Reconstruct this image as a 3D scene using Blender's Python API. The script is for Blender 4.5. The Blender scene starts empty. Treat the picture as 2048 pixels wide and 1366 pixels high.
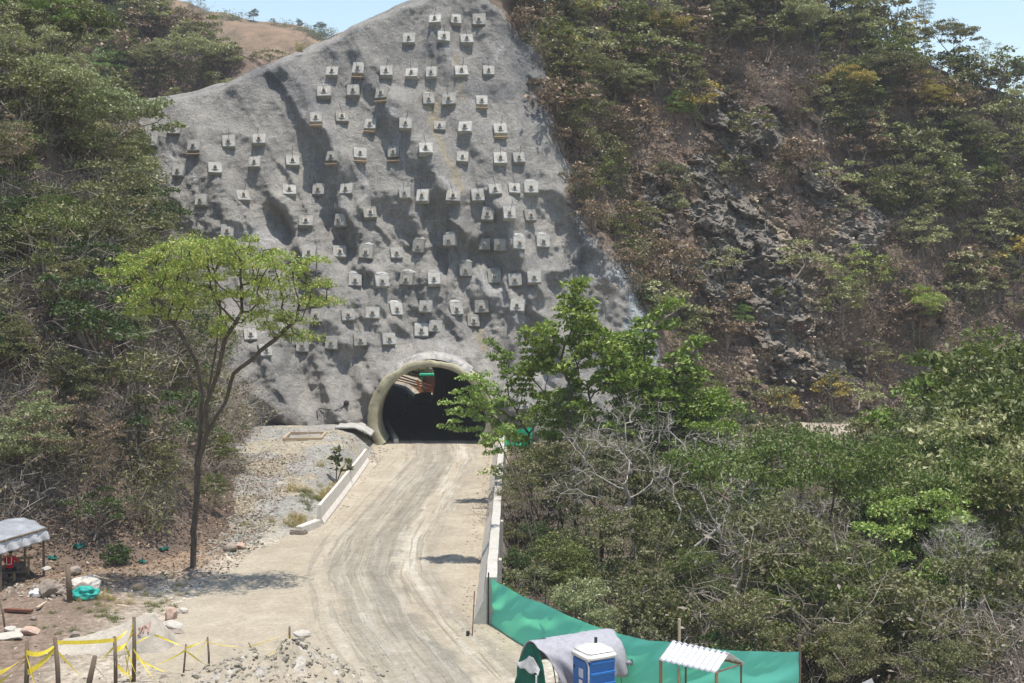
import bpy, bmesh, math, random
import numpy as np
from mathutils import Vector, Matrix, Quaternion

# ---------------------------------------------------------------- camera, sky, sun, exposure
SC = bpy.context.scene
COL = SC.collection
F, CU, CV, CH = 2500.0, 1024.0, 580.0, 13.6      # focal length in px of the 2048 px frame, centre column, horizon row, eye height
cam_d = bpy.data.cameras.new('camera')
cam_d.sensor_width = 36.0
cam_d.lens = 36.0 * F / 2048.0
cam_d.shift_y = -(683.0 - CV) / 2048.0
cam_d.clip_end = 5000.0
cam = bpy.data.objects.new('camera', cam_d)
COL.objects.link(cam)
cam.location = (0, 0, CH)
cam.rotation_euler = (math.radians(90), 0, 0)
SC.camera = cam

SUN_DIR = Vector((0.13, -0.11, 0.985)).normalized()
elev = math.asin(SUN_DIR.z)
azim = math.atan2(SUN_DIR.x, SUN_DIR.y)
W = bpy.data.worlds.new('World')
SC.world = W
W.use_nodes = True
wn = W.node_tree
wn.nodes.clear()
sky = wn.nodes.new('ShaderNodeTexSky')
sky.sky_type = 'NISHITA'
sky.sun_disc = False
sky.sun_elevation = elev
sky.sun_rotation = azim
sky.altitude = 800
sky.air_density = 1.6
sky.dust_density = 1.0
sky.ozone_density = 1.0
bg = wn.nodes.new('ShaderNodeBackground')
bg.inputs['Strength'].default_value = 0.14
wo = wn.nodes.new('ShaderNodeOutputWorld')
wn.links.new(sky.outputs[0], bg.inputs[0])
wn.links.new(bg.outputs[0], wo.inputs[0])
sun_d = bpy.data.lights.new('sun', 'SUN')
sun_d.energy = 4.9
sun_d.angle = math.radians(0.5)
sun_d.color = (1.0, 0.95, 0.87)
sun = bpy.data.objects.new('sun', sun_d)
COL.objects.link(sun)
sun.location = (0, 0, 200)
sun.rotation_euler = SUN_DIR.to_track_quat('Z', 'Y').to_euler()
SC.view_settings.view_transform = 'Standard'
SC.view_settings.look = 'None'
SC.view_settings.exposure = 0.42
SC.view_settings.gamma = 1.0
SC.render.engine = 'CYCLES'
SC.cycles.max_bounces = 6
SC.cycles.diffuse_bounces = 3
SC.cycles.glossy_bounces = 2
SC.cycles.transmission_bounces = 3
SC.cycles.transparent_max_bounces = 4
SC.cycles.volume_bounces = 1

# ---------------------------------------------------------------- small helpers
def px(u, v, Y):
    return Vector(((u - CU) / F * Y, Y, CH - (v - CV) / F * Y))
def gpx(u, v, z=0.0):
    return px(u, v, F * (CH - z) / (v - CV))
def sstep(a, b, x):
    t = np.clip((np.asarray(x, float) - a) / (b - a), 0, 1)
    return t * t * (3 - 2 * t)
def _h(ix, iy, iz, seed):
    n = (ix.astype(np.int64) * 374761393 + iy.astype(np.int64) * 668265263 + iz.astype(np.int64) * 2147483647 + seed * 974634777) & 0xFFFFFFFF
    n = ((n ^ (n >> 13)) * 1274126177) & 0xFFFFFFFF
    n = ((n ^ (n >> 16)) * 2246822519) & 0xFFFFFFFF
    return ((n ^ (n >> 15)) & 0xFFFFFF) / float(0xFFFFFF)
def vnoise(x, y, z=0.0, seed=0):
    x, y, z = np.broadcast_arrays(np.asarray(x, float), np.asarray(y, float), np.asarray(z, float))
    xi, yi, zi = np.floor(x), np.floor(y), np.floor(z)
    fx, fy, fz = x - xi, y - yi, z - zi
    fx = fx**3 * (fx * (fx * 6 - 15) + 10); fy = fy**3 * (fy * (fy * 6 - 15) + 10); fz = fz**3 * (fz * (fz * 6 - 15) + 10)
    r = 0
    for a in (0, 1):
        for b in (0, 1):
            for c in (0, 1):
                w = (fx if a else 1 - fx) * (fy if b else 1 - fy) * (fz if c else 1 - fz)
                r = r + w * _h(xi + a, yi + b, zi + c, seed)
    return r * 2 - 1
def fbm(x, y, z=0.0, seed=0, o=4, g=0.5):
    r, a, f = 0, 1.0, 1.0
    for k in range(o):
        r = r + a * vnoise(x * f + 17.3 * k, y * f - 9.1 * k, np.asarray(z) * f, seed + k)
        a *= g; f *= 2.03
    return r
def worley(x, y, seed=0):
    """nearest jittered cell: distance, cell random, local offset"""
    x, y = np.broadcast_arrays(np.asarray(x, float), np.asarray(y, float))
    xi, yi = np.floor(x), np.floor(y)
    best = np.full(x.shape, 9.0); sec = np.full(x.shape, 9.0)
    rid = np.zeros(x.shape); ox = np.zeros(x.shape); oy = np.zeros(x.shape); r2 = np.zeros(x.shape)
    for a in (-1, 0, 1):
        for b in (-1, 0, 1):
            cx, cy = xi + a, yi + b
            jx = cx + _h(cx, cy, cx * 0, seed); jy = cy + _h(cx, cy, cx * 0 + 1, seed)
            d = np.hypot(x - jx, y - jy)
            m = d < best
            sec = np.where(m, best, np.minimum(sec, d))
            best = np.where(m, d, best)
            rid = np.where(m, _h(cx, cy, cx * 0 + 2, seed), rid); r2 = np.where(m, _h(cx, cy, cx * 0 + 3, seed), r2)
            ox = np.where(m, x - jx, ox); oy = np.where(m, y - jy, oy)
    return best, sec, rid, r2, ox, oy

def build_mesh(name, V, faces, mats=(), midx=None, smooth=True):
    """faces: list of int arrays (n,3) or (n,4)"""
    me = bpy.data.meshes.new(name)
    V = np.asarray(V, np.float32)
    faces = [np.asarray(f, np.int32) for f in faces if len(f)]
    me.vertices.add(len(V)); me.vertices.foreach_set('co', V.ravel())
    tot = np.concatenate([np.full(len(f), f.shape[1], np.int32) for f in faces])
    lv = np.concatenate([f.ravel() for f in faces])
    me.loops.add(len(lv)); me.loops.foreach_set('vertex_index', lv)
    me.polygons.add(len(tot))
    st = np.zeros(len(tot), np.int32); st[1:] = np.cumsum(tot)[:-1]
    me.polygons.foreach_set('loop_start', st); me.polygons.foreach_set('loop_total', tot)
    for m in mats: me.materials.append(m)
    if midx is not None: me.polygons.foreach_set('material_index', np.asarray(midx, np.int32))
    me.polygons.foreach_set('use_smooth', np.full(len(tot), smooth, bool))
    me.update(calc_edges=True); me.validate()
    return me
def link(name, me, parent=None):
    o = bpy.data.objects.new(name, me); COL.objects.link(o)
    if parent is not None: o.parent = parent
    return o
def tag(o, label=None, cat=None, kind=None, group=None):
    if label: o['label'] = label
    if cat: o['category'] = cat
    if kind: o['kind'] = kind
    if group: o['group'] = group
    return o
def empty(name, loc, label, cat, rz=0.0, group=None):
    o = bpy.data.objects.new(name, None); COL.objects.link(o)
    o.location = loc; o.rotation_euler = (0, 0, rz); o.empty_display_size = 0.2
    return tag(o, label, cat, None, group)
def grid_faces(nr, nc):
    i = np.arange(nr * nc).reshape(nr, nc)
    return np.stack([i[:-1, :-1], i[:-1, 1:], i[1:, 1:], i[1:, :-1]], -1).reshape(-1, 4)
def set_attr(me, name, arr):
    a = me.attributes.new(name, 'FLOAT', 'POINT'); a.data.foreach_set('value', np.asarray(arr, np.float32).ravel())
def set_col(me, name, arr):
    a = me.attributes.new(name, 'FLOAT_COLOR', 'POINT')
    c = np.ones((len(arr), 4), np.float32); c[:, :3] = arr
    a.data.foreach_set('color', c.ravel())

class MB:
    """collects boxes, tubes, sheets; build() links them as one mesh object"""
    def __init__(s): s.V = []; s.Q = []; s.n = 0
    def add(s, V, Fs):
        V = np.asarray(V, float).reshape(-1, 3)
        for f in Fs: s.Q.append(tuple(int(k) + s.n for k in f))
        s.V.append(V); s.n += len(V); return s
    def box(s, c, size, M=None, bev=0.0):
        bm = bmesh.new(); bmesh.ops.create_cube(bm, size=1.0)
        for v in bm.verts: v.co = Vector((v.co.x * size[0], v.co.y * size[1], v.co.z * size[2]))
        if bev > 0: bmesh.ops.bevel(bm, geom=bm.edges[:], offset=bev, segments=2, affect='EDGES')
        bm.verts.ensure_lookup_table()
        V = []
        for v in bm.verts:
            p = v.co.copy()
            if M is not None: p = M @ p
            V.append(p + Vector(c))
        Fs = [[v.index for v in f.verts] for f in bm.faces]; bm.verts.index_update()
        Fs = [[v.index for v in f.verts] for f in bm.faces]
        bm.free(); return s.add(V, Fs)
    def tube(s, pts, r, n=6, cap=True):
        pts = [Vector(p) for p in pts]; rs = r if isinstance(r, (list, tuple)) else [r] * len(pts)
        V = []; Fs = []
        for i, p in enumerate(pts):
            d = (pts[min(i + 1, len(pts) - 1)] - pts[max(i - 1, 0)]).normalized()
            a = d.cross(Vector((0.31, 0.11, 1)) if abs(d.z) < 0.9 else Vector((1, 0.2, 0))).normalized(); b = d.cross(a)
            for k in range(n):
                t = 2 * math.pi * k / n
                V.append(p + (a * math.cos(t) + b * math.sin(t)) * rs[i])
        for i in range(len(pts) - 1):
            for k in range(n):
                Fs.append((i * n + k, i * n + (k + 1) % n, (i + 1) * n + (k + 1) % n, (i + 1) * n + k))
        if cap:
            Fs.append(tuple(range(n))[::-1]); Fs.append(tuple((len(pts) - 1) * n + k for k in range(n)))
        return s.add(V, Fs)
    def grid(s, P):
        P = np.asarray(P, float); nr, nc = P.shape[:2]
        return s.add(P.reshape(-1, 3), grid_faces(nr, nc))
    def mesh(s, name, mat, smooth=False):
        me = bpy.data.meshes.new(name)
        me.from_pydata([tuple(v) for v in np.concatenate(s.V)], [], s.Q)
        me.materials.append(mat)
        if smooth: me.polygons.foreach_set('use_smooth', np.ones(len(me.polygons), bool))
        me.update(); return me
    def build(s, name, mat, parent=None, smooth=False):
        return link(name, s.mesh(name, mat, smooth), parent)
def solidify(o, t, off=0):
    m = o.modifiers.new('thickness', 'SOLIDIFY'); m.thickness = t; m.offset = off; return o

# ---------------------------------------------------------------- materials
def nmat(name):
    m = bpy.data.materials.new(name); m.use_nodes = True
    nt = m.node_tree; nt.nodes.clear()
    out = nt.nodes.new('ShaderNodeOutputMaterial')
    return m, nt, out
def N(nt, t, **kw):
    n = nt.nodes.new(t)
    for k, v in kw.items():
        if k in n.inputs: n.inputs[k].default_value = v
        else: setattr(n, k, v)
    return n
def noise(nt, scale, detail=5, rough=0.6, vec=None, dist=0.0):
    n = N(nt, 'ShaderNodeTexNoise', Scale=scale, Detail=detail, Roughness=rough, Distortion=dist)
    if vec is not None: nt.links.new(vec, n.inputs['Vector'])
    return n.outputs['Fac']
def ramp(nt, fac, stops, interp='LINEAR'):
    r = nt.nodes.new('ShaderNodeValToRGB'); r.color_ramp.interpolation = interp
    el = r.color_ramp.elements
    while len(el) < len(stops): el.new(0.5)
    for e, (p, c) in zip(el, stops):
        e.position = p; e.color = (c[0], c[1], c[2], 1) if not isinstance(c, (int, float)) else (c, c, c, 1)
    nt.links.new(fac, r.inputs[0]); return r.outputs[0]
def mix(nt, fac, a, b, mode='MIX'):
    m = nt.nodes.new('ShaderNodeMix'); m.data_type = 'RGBA'; m.blend_type = mode
    for inp, v in ((m.inputs[0], fac), (m.inputs[6], a), (m.inputs[7], b)):
        if hasattr(v, 'links') or hasattr(v, 'is_linked'): nt.links.new(v, inp)
        elif isinstance(v, (int, float)): inp.default_value = v
        else: inp.default_value = (v[0], v[1], v[2], 1)
    return m.outputs[2]
def math_(nt, op, a, b=None):
    m = N(nt, 'ShaderNodeMath', operation=op)
    for i, v in enumerate((a, b)):
        if v is None: continue
        if isinstance(v, (int, float)): m.inputs[i].default_value = v
        else: nt.links.new(v, m.inputs[i])
    return m.outputs[0]
def gpos(nt): return N(nt, 'ShaderNodeNewGeometry').outputs['Position']
def mapping(nt, vec, scale=(1, 1, 1), rot=(0, 0, 0)):
    m = nt.nodes.new('ShaderNodeMapping'); m.inputs['Scale'].default_value = scale; m.inputs['Rotation'].default_value = rot
    nt.links.new(vec, m.inputs[0]); return m.outputs[0]
def attr(nt, name, col=False):
    a = N(nt, 'ShaderNodeAttribute', attribute_name=name)
    return a.outputs['Color'] if col else a.outputs['Fac']
def bump(nt, h, strength=0.5, dist=0.1):
    b = N(nt, 'ShaderNodeBump'); b.inputs['Strength'].default_value = strength; b.inputs['Distance'].default_value = dist
    nt.links.new(h, b.inputs['Height']); return b.outputs[0]
def bsdf(nt, out, col, rough=0.9, spec=0.25, nrm=None, metal=0.0):
    p = nt.nodes.new('ShaderNodeBsdfPrincipled')
    if hasattr(col, 'is_linked'): nt.links.new(col, p.inputs['Base Color'])
    else: p.inputs['Base Color'].default_value = (*col, 1)
    p.inputs['Roughness'].default_value = rough; p.inputs['Specular IOR Level'].default_value = spec; p.inputs['Metallic'].default_value = metal
    if nrm is not None: nt.links.new(nrm, p.inputs['Normal'])
    nt.links.new(p.outputs[0], out.inputs[0]); return p
def simple(name, a, b=None, scale=6.0, rough=0.85, spec=0.25, bmp=0.3, bd=0.02, metal=0.0, stretch=(1, 1, 1)):
    """two-tone noisy material in object space"""
    m, nt, out = nmat(name)
    b = b or tuple(c * 0.75 for c in a)
    v = N(nt, 'ShaderNodeTexCoord').outputs['Object']
    v = mapping(nt, v, stretch)
    f = noise(nt, scale, 6, 0.65, v)
    c = ramp(nt, f, [(0.3, a), (0.7, b)])
    g = noise(nt, scale * 7, 3, 0.6, v)
    c = mix(nt, 0.35, c, ramp(nt, g, [(0.3, 0.55), (0.7, 1.3)]), 'MULTIPLY')
    bsdf(nt, out, c, rough, spec, bump(nt, g, bmp, bd), metal); return m
def leafmat(name, a, b, c3=None, trans=0.18, gloss=0.5):
    m, nt, out = nmat(name)
    r = N(nt, 'ShaderNodeNewGeometry').outputs['Random Per Island']
    o = N(nt, 'ShaderNodeObjectInfo').outputs['Random']
    st = [(0.0, a), (0.75, b)] + ([(1.0, c3)] if c3 else [])
    c = ramp(nt, r, st)
    c = mix(nt, 0.45, c, ramp(nt, o, [(0.0, (0.72, 0.8, 0.75)), (1.0, (1.3, 1.15, 1.0))]), 'MULTIPLY')
    p = N(nt, 'ShaderNodeBsdfPrincipled'); nt.links.new(c, p.inputs['Base Color'])
    p.inputs['Roughness'].default_value = gloss; p.inputs['Specular IOR Level'].default_value = 0.35
    t = N(nt, 'ShaderNodeBsdfTranslucent'); nt.links.new(mix(nt, 1.0, c, (1.5, 1.6, 0.9), 'MULTIPLY'), t.inputs[0])
    mx = N(nt, 'ShaderNodeMixShader'); mx.inputs[0].default_value = trans
    nt.links.new(p.outputs[0], mx.inputs[1]); nt.links.new(t.outputs[0], mx.inputs[2])
    nt.links.new(mx.outputs[0], out.inputs[0]); return m

M = {}
M['bright_leaf'] = leafmat('bright_leaf', (0.095, 0.150, 0.022), (0.165, 0.235, 0.036), (0.29, 0.34, 0.085))
M['yellow_green_leaf'] = leafmat('yellow_green_leaf', (0.17, 0.25, 0.045), (0.26, 0.325, 0.075), (0.38, 0.33, 0.11))
M['fresh_leaf'] = leafmat('fresh_leaf', (0.15, 0.23, 0.05), (0.22, 0.31, 0.08), (0.32, 0.38, 0.14))
M['mid_leaf'] = leafmat('mid_leaf', (0.068, 0.093, 0.019), (0.119, 0.141, 0.037), (0.214, 0.217, 0.081))
M['olive_leaf'] = leafmat('olive_leaf', (0.096, 0.103, 0.042), (0.143, 0.144, 0.062), (0.235, 0.227, 0.118))
M['pale_leaf'] = leafmat('pale_leaf', (0.176, 0.194, 0.092), (0.255, 0.268, 0.134), (0.405, 0.407, 0.235))
M['dark_leaf'] = leafmat('dark_leaf', (0.033, 0.060, 0.014), (0.055, 0.086, 0.022), (0.104, 0.135, 0.049))
M['gold_leaf'] = leafmat('gold_leaf', (0.238, 0.204, 0.051), (0.340, 0.272, 0.060), (0.383, 0.246, 0.076))
M['feather_leaf'] = leafmat('feather_leaf', (0.070, 0.107, 0.021), (0.112, 0.156, 0.031), (0.179, 0.206, 0.069))
M['dry_leaf'] = leafmat('dry_leaf', (0.128, 0.090, 0.059), (0.195, 0.144, 0.098), (0.315, 0.245, 0.175), 0.12)
M['straw'] = leafmat('straw', (0.28, 0.22, 0.10), (0.42, 0.34, 0.18), (0.25, 0.27, 0.10), 0.15)
M['litter_leaf'] = leafmat('litter_leaf', (0.11, 0.07, 0.045), (0.20, 0.13, 0.08), (0.38, 0.29, 0.2), 0.05)
def twigmat(name, a, b):
    m, nt, out = nmat(name)
    r = N(nt, 'ShaderNodeNewGeometry').outputs['Random Per Island']
    bsdf(nt, out, ramp(nt, r, [(0.0, a), (1.0, b)]), 0.9, 0.15); return m
M['pale_twig'] = twigmat('pale_twig', (0.17, 0.145, 0.12), (0.33, 0.295, 0.25))
M['twig'] = twigmat('twig', (0.15, 0.125, 0.10), (0.32, 0.28, 0.235))
M['grey_twig'] = twigmat('grey_twig', (0.2, 0.17, 0.14), (0.38, 0.34, 0.29))
M['bark'] = simple('bark', (0.12, 0.085, 0.06), (0.22, 0.17, 0.13), 3.0, stretch=(2, 2, 0.5), bmp=0.6, bd=0.05)
M['dark_bark'] = simple('dark_bark', (0.055, 0.045, 0.035), (0.12, 0.10, 0.08), 3.0, stretch=(2, 2, 0.5), bmp=0.6, bd=0.05)
M['white_bark'] = simple('white_bark', (0.30, 0.26, 0.22), (0.48, 0.44, 0.39), 3.0, stretch=(2, 2, 0.5), bmp=0.4, bd=0.03)
M['concrete'] = simple('concrete', (0.46, 0.43, 0.38), (0.37, 0.345, 0.30), 1.3, bmp=0.25)
M['white_concrete'] = simple('white_concrete', (0.62, 0.58, 0.52), (0.52, 0.47, 0.40), 1.1, bmp=0.25)
M['pad_concrete'] = simple('pad_concrete', (0.46, 0.45, 0.42), (0.36, 0.35, 0.325), 1.6, bmp=0.25)
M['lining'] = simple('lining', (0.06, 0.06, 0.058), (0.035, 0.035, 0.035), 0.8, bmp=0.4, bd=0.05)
M['portal_cream'] = simple('portal_cream', (0.46, 0.42, 0.28), (0.25, 0.22, 0.15), 0.9, bmp=0.5, bd=0.06)
M['steel'] = simple('steel', (0.20, 0.175, 0.145), (0.29, 0.25, 0.21), 5.0, 0.6, 0.4)
M['rust'] = simple('rust', (0.19, 0.075, 0.045), (0.12, 0.055, 0.04), 2.0, 0.8)
M['wood'] = simple('wood', (0.34, 0.22, 0.12), (0.24, 0.15, 0.085), 2.0, stretch=(3, 3, 0.4))
M['old_wood'] = simple('old_wood', (0.17, 0.125, 0.09), (0.10, 0.075, 0.055), 2.0, stretch=(3, 3, 0.4))
M['pale_wood'] = simple('pale_wood', (0.48, 0.38, 0.27), (0.36, 0.27, 0.18), 2.0)
M['teal_mesh'] = leafmat('teal_mesh', (0.13, 0.55, 0.51), (0.16, 0.60, 0.56), None, 0.5, 0.7)
M['teal_tarp'] = simple('teal_tarp', (0.03, 0.36, 0.30), (0.02, 0.25, 0.21), 2.0, 0.5)
M['dull_teal'] = simple('dull_teal', (0.03, 0.17, 0.14), (0.02, 0.11, 0.095), 3.0, 0.7)
M['green_mesh'] = simple('green_mesh', (0.014, 0.15, 0.10), (0.008, 0.07, 0.048), 2.5, 0.8)
M['mint_mesh'] = leafmat('mint_mesh', (0.02, 0.42, 0.22), (0.03, 0.5, 0.28), None, 0.25, 0.6)
M['grey_tarp'] = simple('grey_tarp', (0.34, 0.33, 0.355), (0.27, 0.26, 0.285), 1.5, 0.55, 0.3, 0.15)
M['tent_cloth'] = simple('tent_cloth', (0.38, 0.365, 0.36), (0.29, 0.28, 0.275), 2.0, 0.7)
M['shack_tarp'] = simple('shack_tarp', (0.33, 0.34, 0.36), (0.20, 0.205, 0.22), 1.8, 0.45, 0.4, 0.3)
M['silver_tarp'] = simple('silver_tarp', (0.55, 0.54, 0.55), (0.40, 0.39, 0.40), 3.0, 0.45, 0.4, 0.4, 0.04)
M['black_sheet'] = simple('black_sheet', (0.02, 0.025, 0.03), (0.035, 0.035, 0.04), 2.0, 0.6)
M['blue_plastic'] = simple('blue_plastic', (0.016, 0.13, 0.38), (0.013, 0.105, 0.32), 1.2, 0.45, 0.4, 0.05)
M['white_plastic'] = simple('white_plastic', (0.78, 0.76, 0.72), (0.68, 0.65, 0.60), 2.0, 0.45, 0.4, 0.05)
M['zinc'] = simple('zinc', (0.60, 0.60, 0.61), (0.46, 0.46, 0.48), 1.2, 0.4, 0.5, 0.05, 0.01, 0.35)
M['red_cloth'] = simple('red_cloth', (0.5, 0.012, 0.015), (0.36, 0.01, 0.012), 4.0, 0.8)
M['white_strip'] = simple('white_strip', (0.75, 0.73, 0.7), (0.65, 0.63, 0.6), 4.0, 0.5)
M['dark_cloth'] = simple('dark_cloth', (0.02, 0.02, 0.03), (0.03, 0.028, 0.035), 4.0, 0.9)
M['skin'] = simple('skin', (0.32, 0.17, 0.10), (0.27, 0.14, 0.085), 4.0, 0.6)
M['hair'] = simple('hair', (0.015, 0.012, 0.01), (0.022, 0.018, 0.014), 8.0, 0.6)
M['tape'] = simple('tape', (0.72, 0.56, 0.04), (0.60, 0.47, 0.05), 5.0, 0.45, 0.4, 0.1)
M['red_plastic'] = simple('red_plastic', (0.5, 0.10, 0.085), (0.36, 0.06, 0.055), 5.0, 0.6)
M['stone'] = simple('stone', (0.33, 0.27, 0.215), (0.20, 0.165, 0.135), 2.5, bmp=0.7, bd=0.05)
M['pale_stone'] = simple('pale_stone', (0.50, 0.46, 0.40), (0.38, 0.34, 0.29), 2.5, bmp=0.6, bd=0.04)
M['brick'] = simple('brick', (0.38, 0.25, 0.19), (0.48, 0.36, 0.28), 4.0)
M['slab_rock'] = simple('slab_rock', (0.42, 0.375, 0.31), (0.33, 0.29, 0.24), 1.1, bmp=0.5, bd=0.05)
M['graffiti'] = simple('graffiti', (0.42, 0.20, 0.17), (0.46, 0.28, 0.24), 9.0)
M['cable'] = simple('cable', (0.03, 0.03, 0.03), (0.05, 0.045, 0.04), 4.0)
M['green_paint'] = simple('green_paint', (0.02, 0.30, 0.16), (0.03, 0.36, 0.22), 2.0, 0.6)
M['orange_paint'] = simple('orange_paint', (0.36, 0.16, 0.05), (0.28, 0.11, 0.035), 2.0, 0.6)
M['sticker'] = simple('sticker', (0.55, 0.58, 0.62), (0.42, 0.45, 0.5), 9.0)
M['gravel_stone'] = leafmat('gravel_stone', (0.20, 0.188, 0.165), (0.29, 0.272, 0.235), (0.40, 0.375, 0.325), 0.0, 0.9)

# pads differ in tone from block to block
m, nt, out = nmat('pad_concrete')
v = N(nt, 'ShaderNodeTexCoord').outputs['Object']; o_ = N(nt, 'ShaderNodeObjectInfo').outputs['Random']
ad = N(nt, 'ShaderNodeVectorMath', operation='ADD'); nt.links.new(v, ad.inputs[0]); sc_ = N(nt, 'ShaderNodeVectorMath', operation='SCALE'); sc_.inputs[0].default_value = (37, 11, 23); nt.links.new(o_, sc_.inputs['Scale']); nt.links.new(sc_.outputs[0], ad.inputs[1])
f = noise(nt, 1.7, 7, 0.7, ad.outputs[0]); g = noise(nt, 9.0, 4, 0.65, ad.outputs[0])
c = ramp(nt, f, [(0.25, (0.23, 0.22, 0.20)), (0.5, (0.36, 0.35, 0.325)), (0.72, (0.46, 0.45, 0.415))])
c = mix(nt, 1.0, c, ramp(nt, o_, [(0.0, (0.68, 0.66, 0.62)), (0.5, (0.95, 0.95, 0.94)), (1.0, (1.15, 1.15, 1.14))]), 'MULTIPLY')
c = mix(nt, 0.5, c, ramp(nt, g, [(0.3, 0.65), (0.7, 1.2)]), 'MULTIPLY')
bsdf(nt, out, c, 0.9, 0.2, bump(nt, g, 0.5, 0.04)); M['pad_concrete'] = m
M['rubble_stone'] = leafmat('rubble_stone', (0.20, 0.165, 0.135), (0.34, 0.29, 0.24), (0.48, 0.42, 0.35), 0.0, 0.9)
def dustmat(name, base_attr='tone', fine=(0.72, 1.25)):
    """earth: zone tone from the sheet's own colour attribute, broken up by pebbles and dust"""
    m, nt, out = nmat(name)
    p = gpos(nt)
    c = attr(nt, base_attr, True)
    f1 = noise(nt, 0.35, 7, 0.7, p); f2 = noise(nt, 2.4, 8, 0.75, p); f3 = noise(nt, 14.0, 3, 0.7, p)
    c = mix(nt, 0.8, c, ramp(nt, f1, [(0.3, (0.78, 0.76, 0.74)), (0.7, (1.2, 1.2, 1.2))]), 'MULTIPLY')
    c = mix(nt, 0.8, c, ramp(nt, f2, [(0.32, (fine[0] * 0.85,) * 3), (0.68, (fine[1],) * 3)]), 'MULTIPLY')
    vo = N(nt, 'ShaderNodeTexVoronoi', Scale=6.5); nt.links.new(p, vo.inputs['Vector'])
    c = mix(nt, 0.6, c, ramp(nt, vo.outputs['Color'], [(0.25, 0.7), (0.8, 1.35)]), 'MULTIPLY')
    h = mix(nt, 0.5, f2, f3)
    bsdf(nt, out, c, 0.95, 0.1, bump(nt, h, 0.55, 0.12)); return m
M['ground'] = dustmat('ground')

# road: pale dust with wheel tracks that follow the bend (uv 'lane' = metres from the track's middle)
m, nt, out = nmat('road')
p = gpos(nt)
ln, al = attr(nt, 'lane'), attr(nt, 'along')
cx = N(nt, 'ShaderNodeCombineXYZ'); nt.links.new(ln, cx.inputs[0]); nt.links.new(al, cx.inputs[1]); lv = cx.outputs[0]
w1 = noise(nt, 1.0, 5, 0.7, mapping(nt, lv, (0.9, 0.05, 1)), 0.6)
w2 = noise(nt, 1.0, 6, 0.7, mapping(nt, lv, (1.7, 0.07, 1)), 0.5)
w3 = noise(nt, 1.0, 5, 0.65, mapping(nt, lv, (3.0, 0.10, 1)), 0.5)
patch = noise(nt, 0.22, 6, 0.65, p)
fine = noise(nt, 5.0, 8, 0.75, p)
grain = noise(nt, 22.0, 4, 0.7, p)
dust = ramp(nt, patch, [(0.3, (0.345, 0.295, 0.225)), (0.7, (0.44, 0.385, 0.30))])
wob = math_(nt, 'ADD', ln, math_(nt, 'MULTIPLY', math_(nt, 'SUBTRACT', noise(nt, 0.25, 5, 0.7, p), 0.5), 3.2))
band = ramp(nt, math_(nt, 'ADD', math_(nt, 'MULTIPLY', wob, 0.07), 0.5),
            [(0.0, 0.0), (0.33, 0.0), (0.40, 0.75), (0.47, 0.55), (0.52, 1.0), (0.57, 0.9), (0.61, 0.0), (0.66, 0.0), (0.70, 0.6), (0.745, 0.15), (0.8, 0.0), (1.0, 0.0)])
band = math_(nt, 'MULTIPLY', band, ramp(nt, w1, [(0.25, 0.35), (0.6, 1.0)]))
grey = ramp(nt, w3, [(0.3, (0.19, 0.172, 0.142)), (0.7, (0.27, 0.245, 0.20))])
c = mix(nt, math_(nt, 'MULTIPLY', band, 1.0), dust, grey)
st = ramp(nt, w2, [(0.46, 0.0), (0.60, 1.0)])
st = math_(nt, 'MULTIPLY', st, ramp(nt, math_(nt, 'ADD', math_(nt, 'MULTIPLY', wob, 0.07), 0.5), [(0.3, 0.0), (0.36, 0.7), (0.55, 0.4), (0.62, 1.0), (0.67, 1.0), (0.72, 0.1), (0.8, 0.0)]))
st = math_(nt, 'MULTIPLY', st, ramp(nt, noise(nt, 0.9, 8, 0.8, p, 1.0), [(0.38, 0.15), (0.58, 1.0)]))
c = mix(nt, math_(nt, 'MULTIPLY', st, 0.7), c, (0.55, 0.52, 0.46))
trk = math_(nt, 'MULTIPLY', ramp(nt, w3, [(0.55, 0.0), (0.60, 1.0)]), ramp(nt, math_(nt, 'ADD', math_(nt, 'MULTIPLY', wob, 0.07), 0.5), [(0.22, 0.0), (0.32, 0.9), (0.66, 1.0), (0.74, 0.15)]))
c = mix(nt, math_(nt, 'MULTIPLY', trk, 0.42), c, (0.20, 0.185, 0.155))
damp = ramp(nt, noise(nt, 0.5, 6, 0.7, mapping(nt, p, (1, 0.5, 1))), [(0.60, 0.0), (0.66, 1.0)])
c = mix(nt, math_(nt, 'MULTIPLY', damp, 0.4), c, (0.34, 0.28, 0.19))
mot = noise(nt, 0.8, 8, 0.75, p, 0.6)
c = mix(nt, 0.55, c, ramp(nt, mot, [(0.3, (0.72, 0.70, 0.66)), (0.7, (1.2, 1.2, 1.18))]), 'MULTIPLY')
tunnel_shade = math_(nt, 'ADD', al, math_(nt, 'MULTIPLY', mot, 1.6))
c = mix(nt, ramp(nt, math_(nt, 'MULTIPLY', math_(nt, 'SUBTRACT', tunnel_shade, 110.0), 0.02), [(0.05, 0.0), (0.075, 0.93), (0.93, 0.93), (0.95, 0.0)]), c, (0.035, 0.034, 0.032))  # shade inside the tunnel, painted near-black into the floor colour
c = mix(nt, 0.7, c, ramp(nt, fine, [(0.3, 0.70), (0.7, 1.22)]), 'MULTIPLY')
c = mix(nt, 0.6, c, ramp(nt, grain, [(0.35, 0.68), (0.7, 1.22)]), 'MULTIPLY')
hh = math_(nt, 'ADD', math_(nt, 'MULTIPLY', w2, 0.5), math_(nt, 'ADD', math_(nt, 'MULTIPLY', fine, 0.7), math_(nt, 'MULTIPLY', trk, 0.3)))
bsdf(nt, out, c, 0.95, 0.1, bump(nt, hh, 0.7, 0.2))
M['road'] = m

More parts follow.
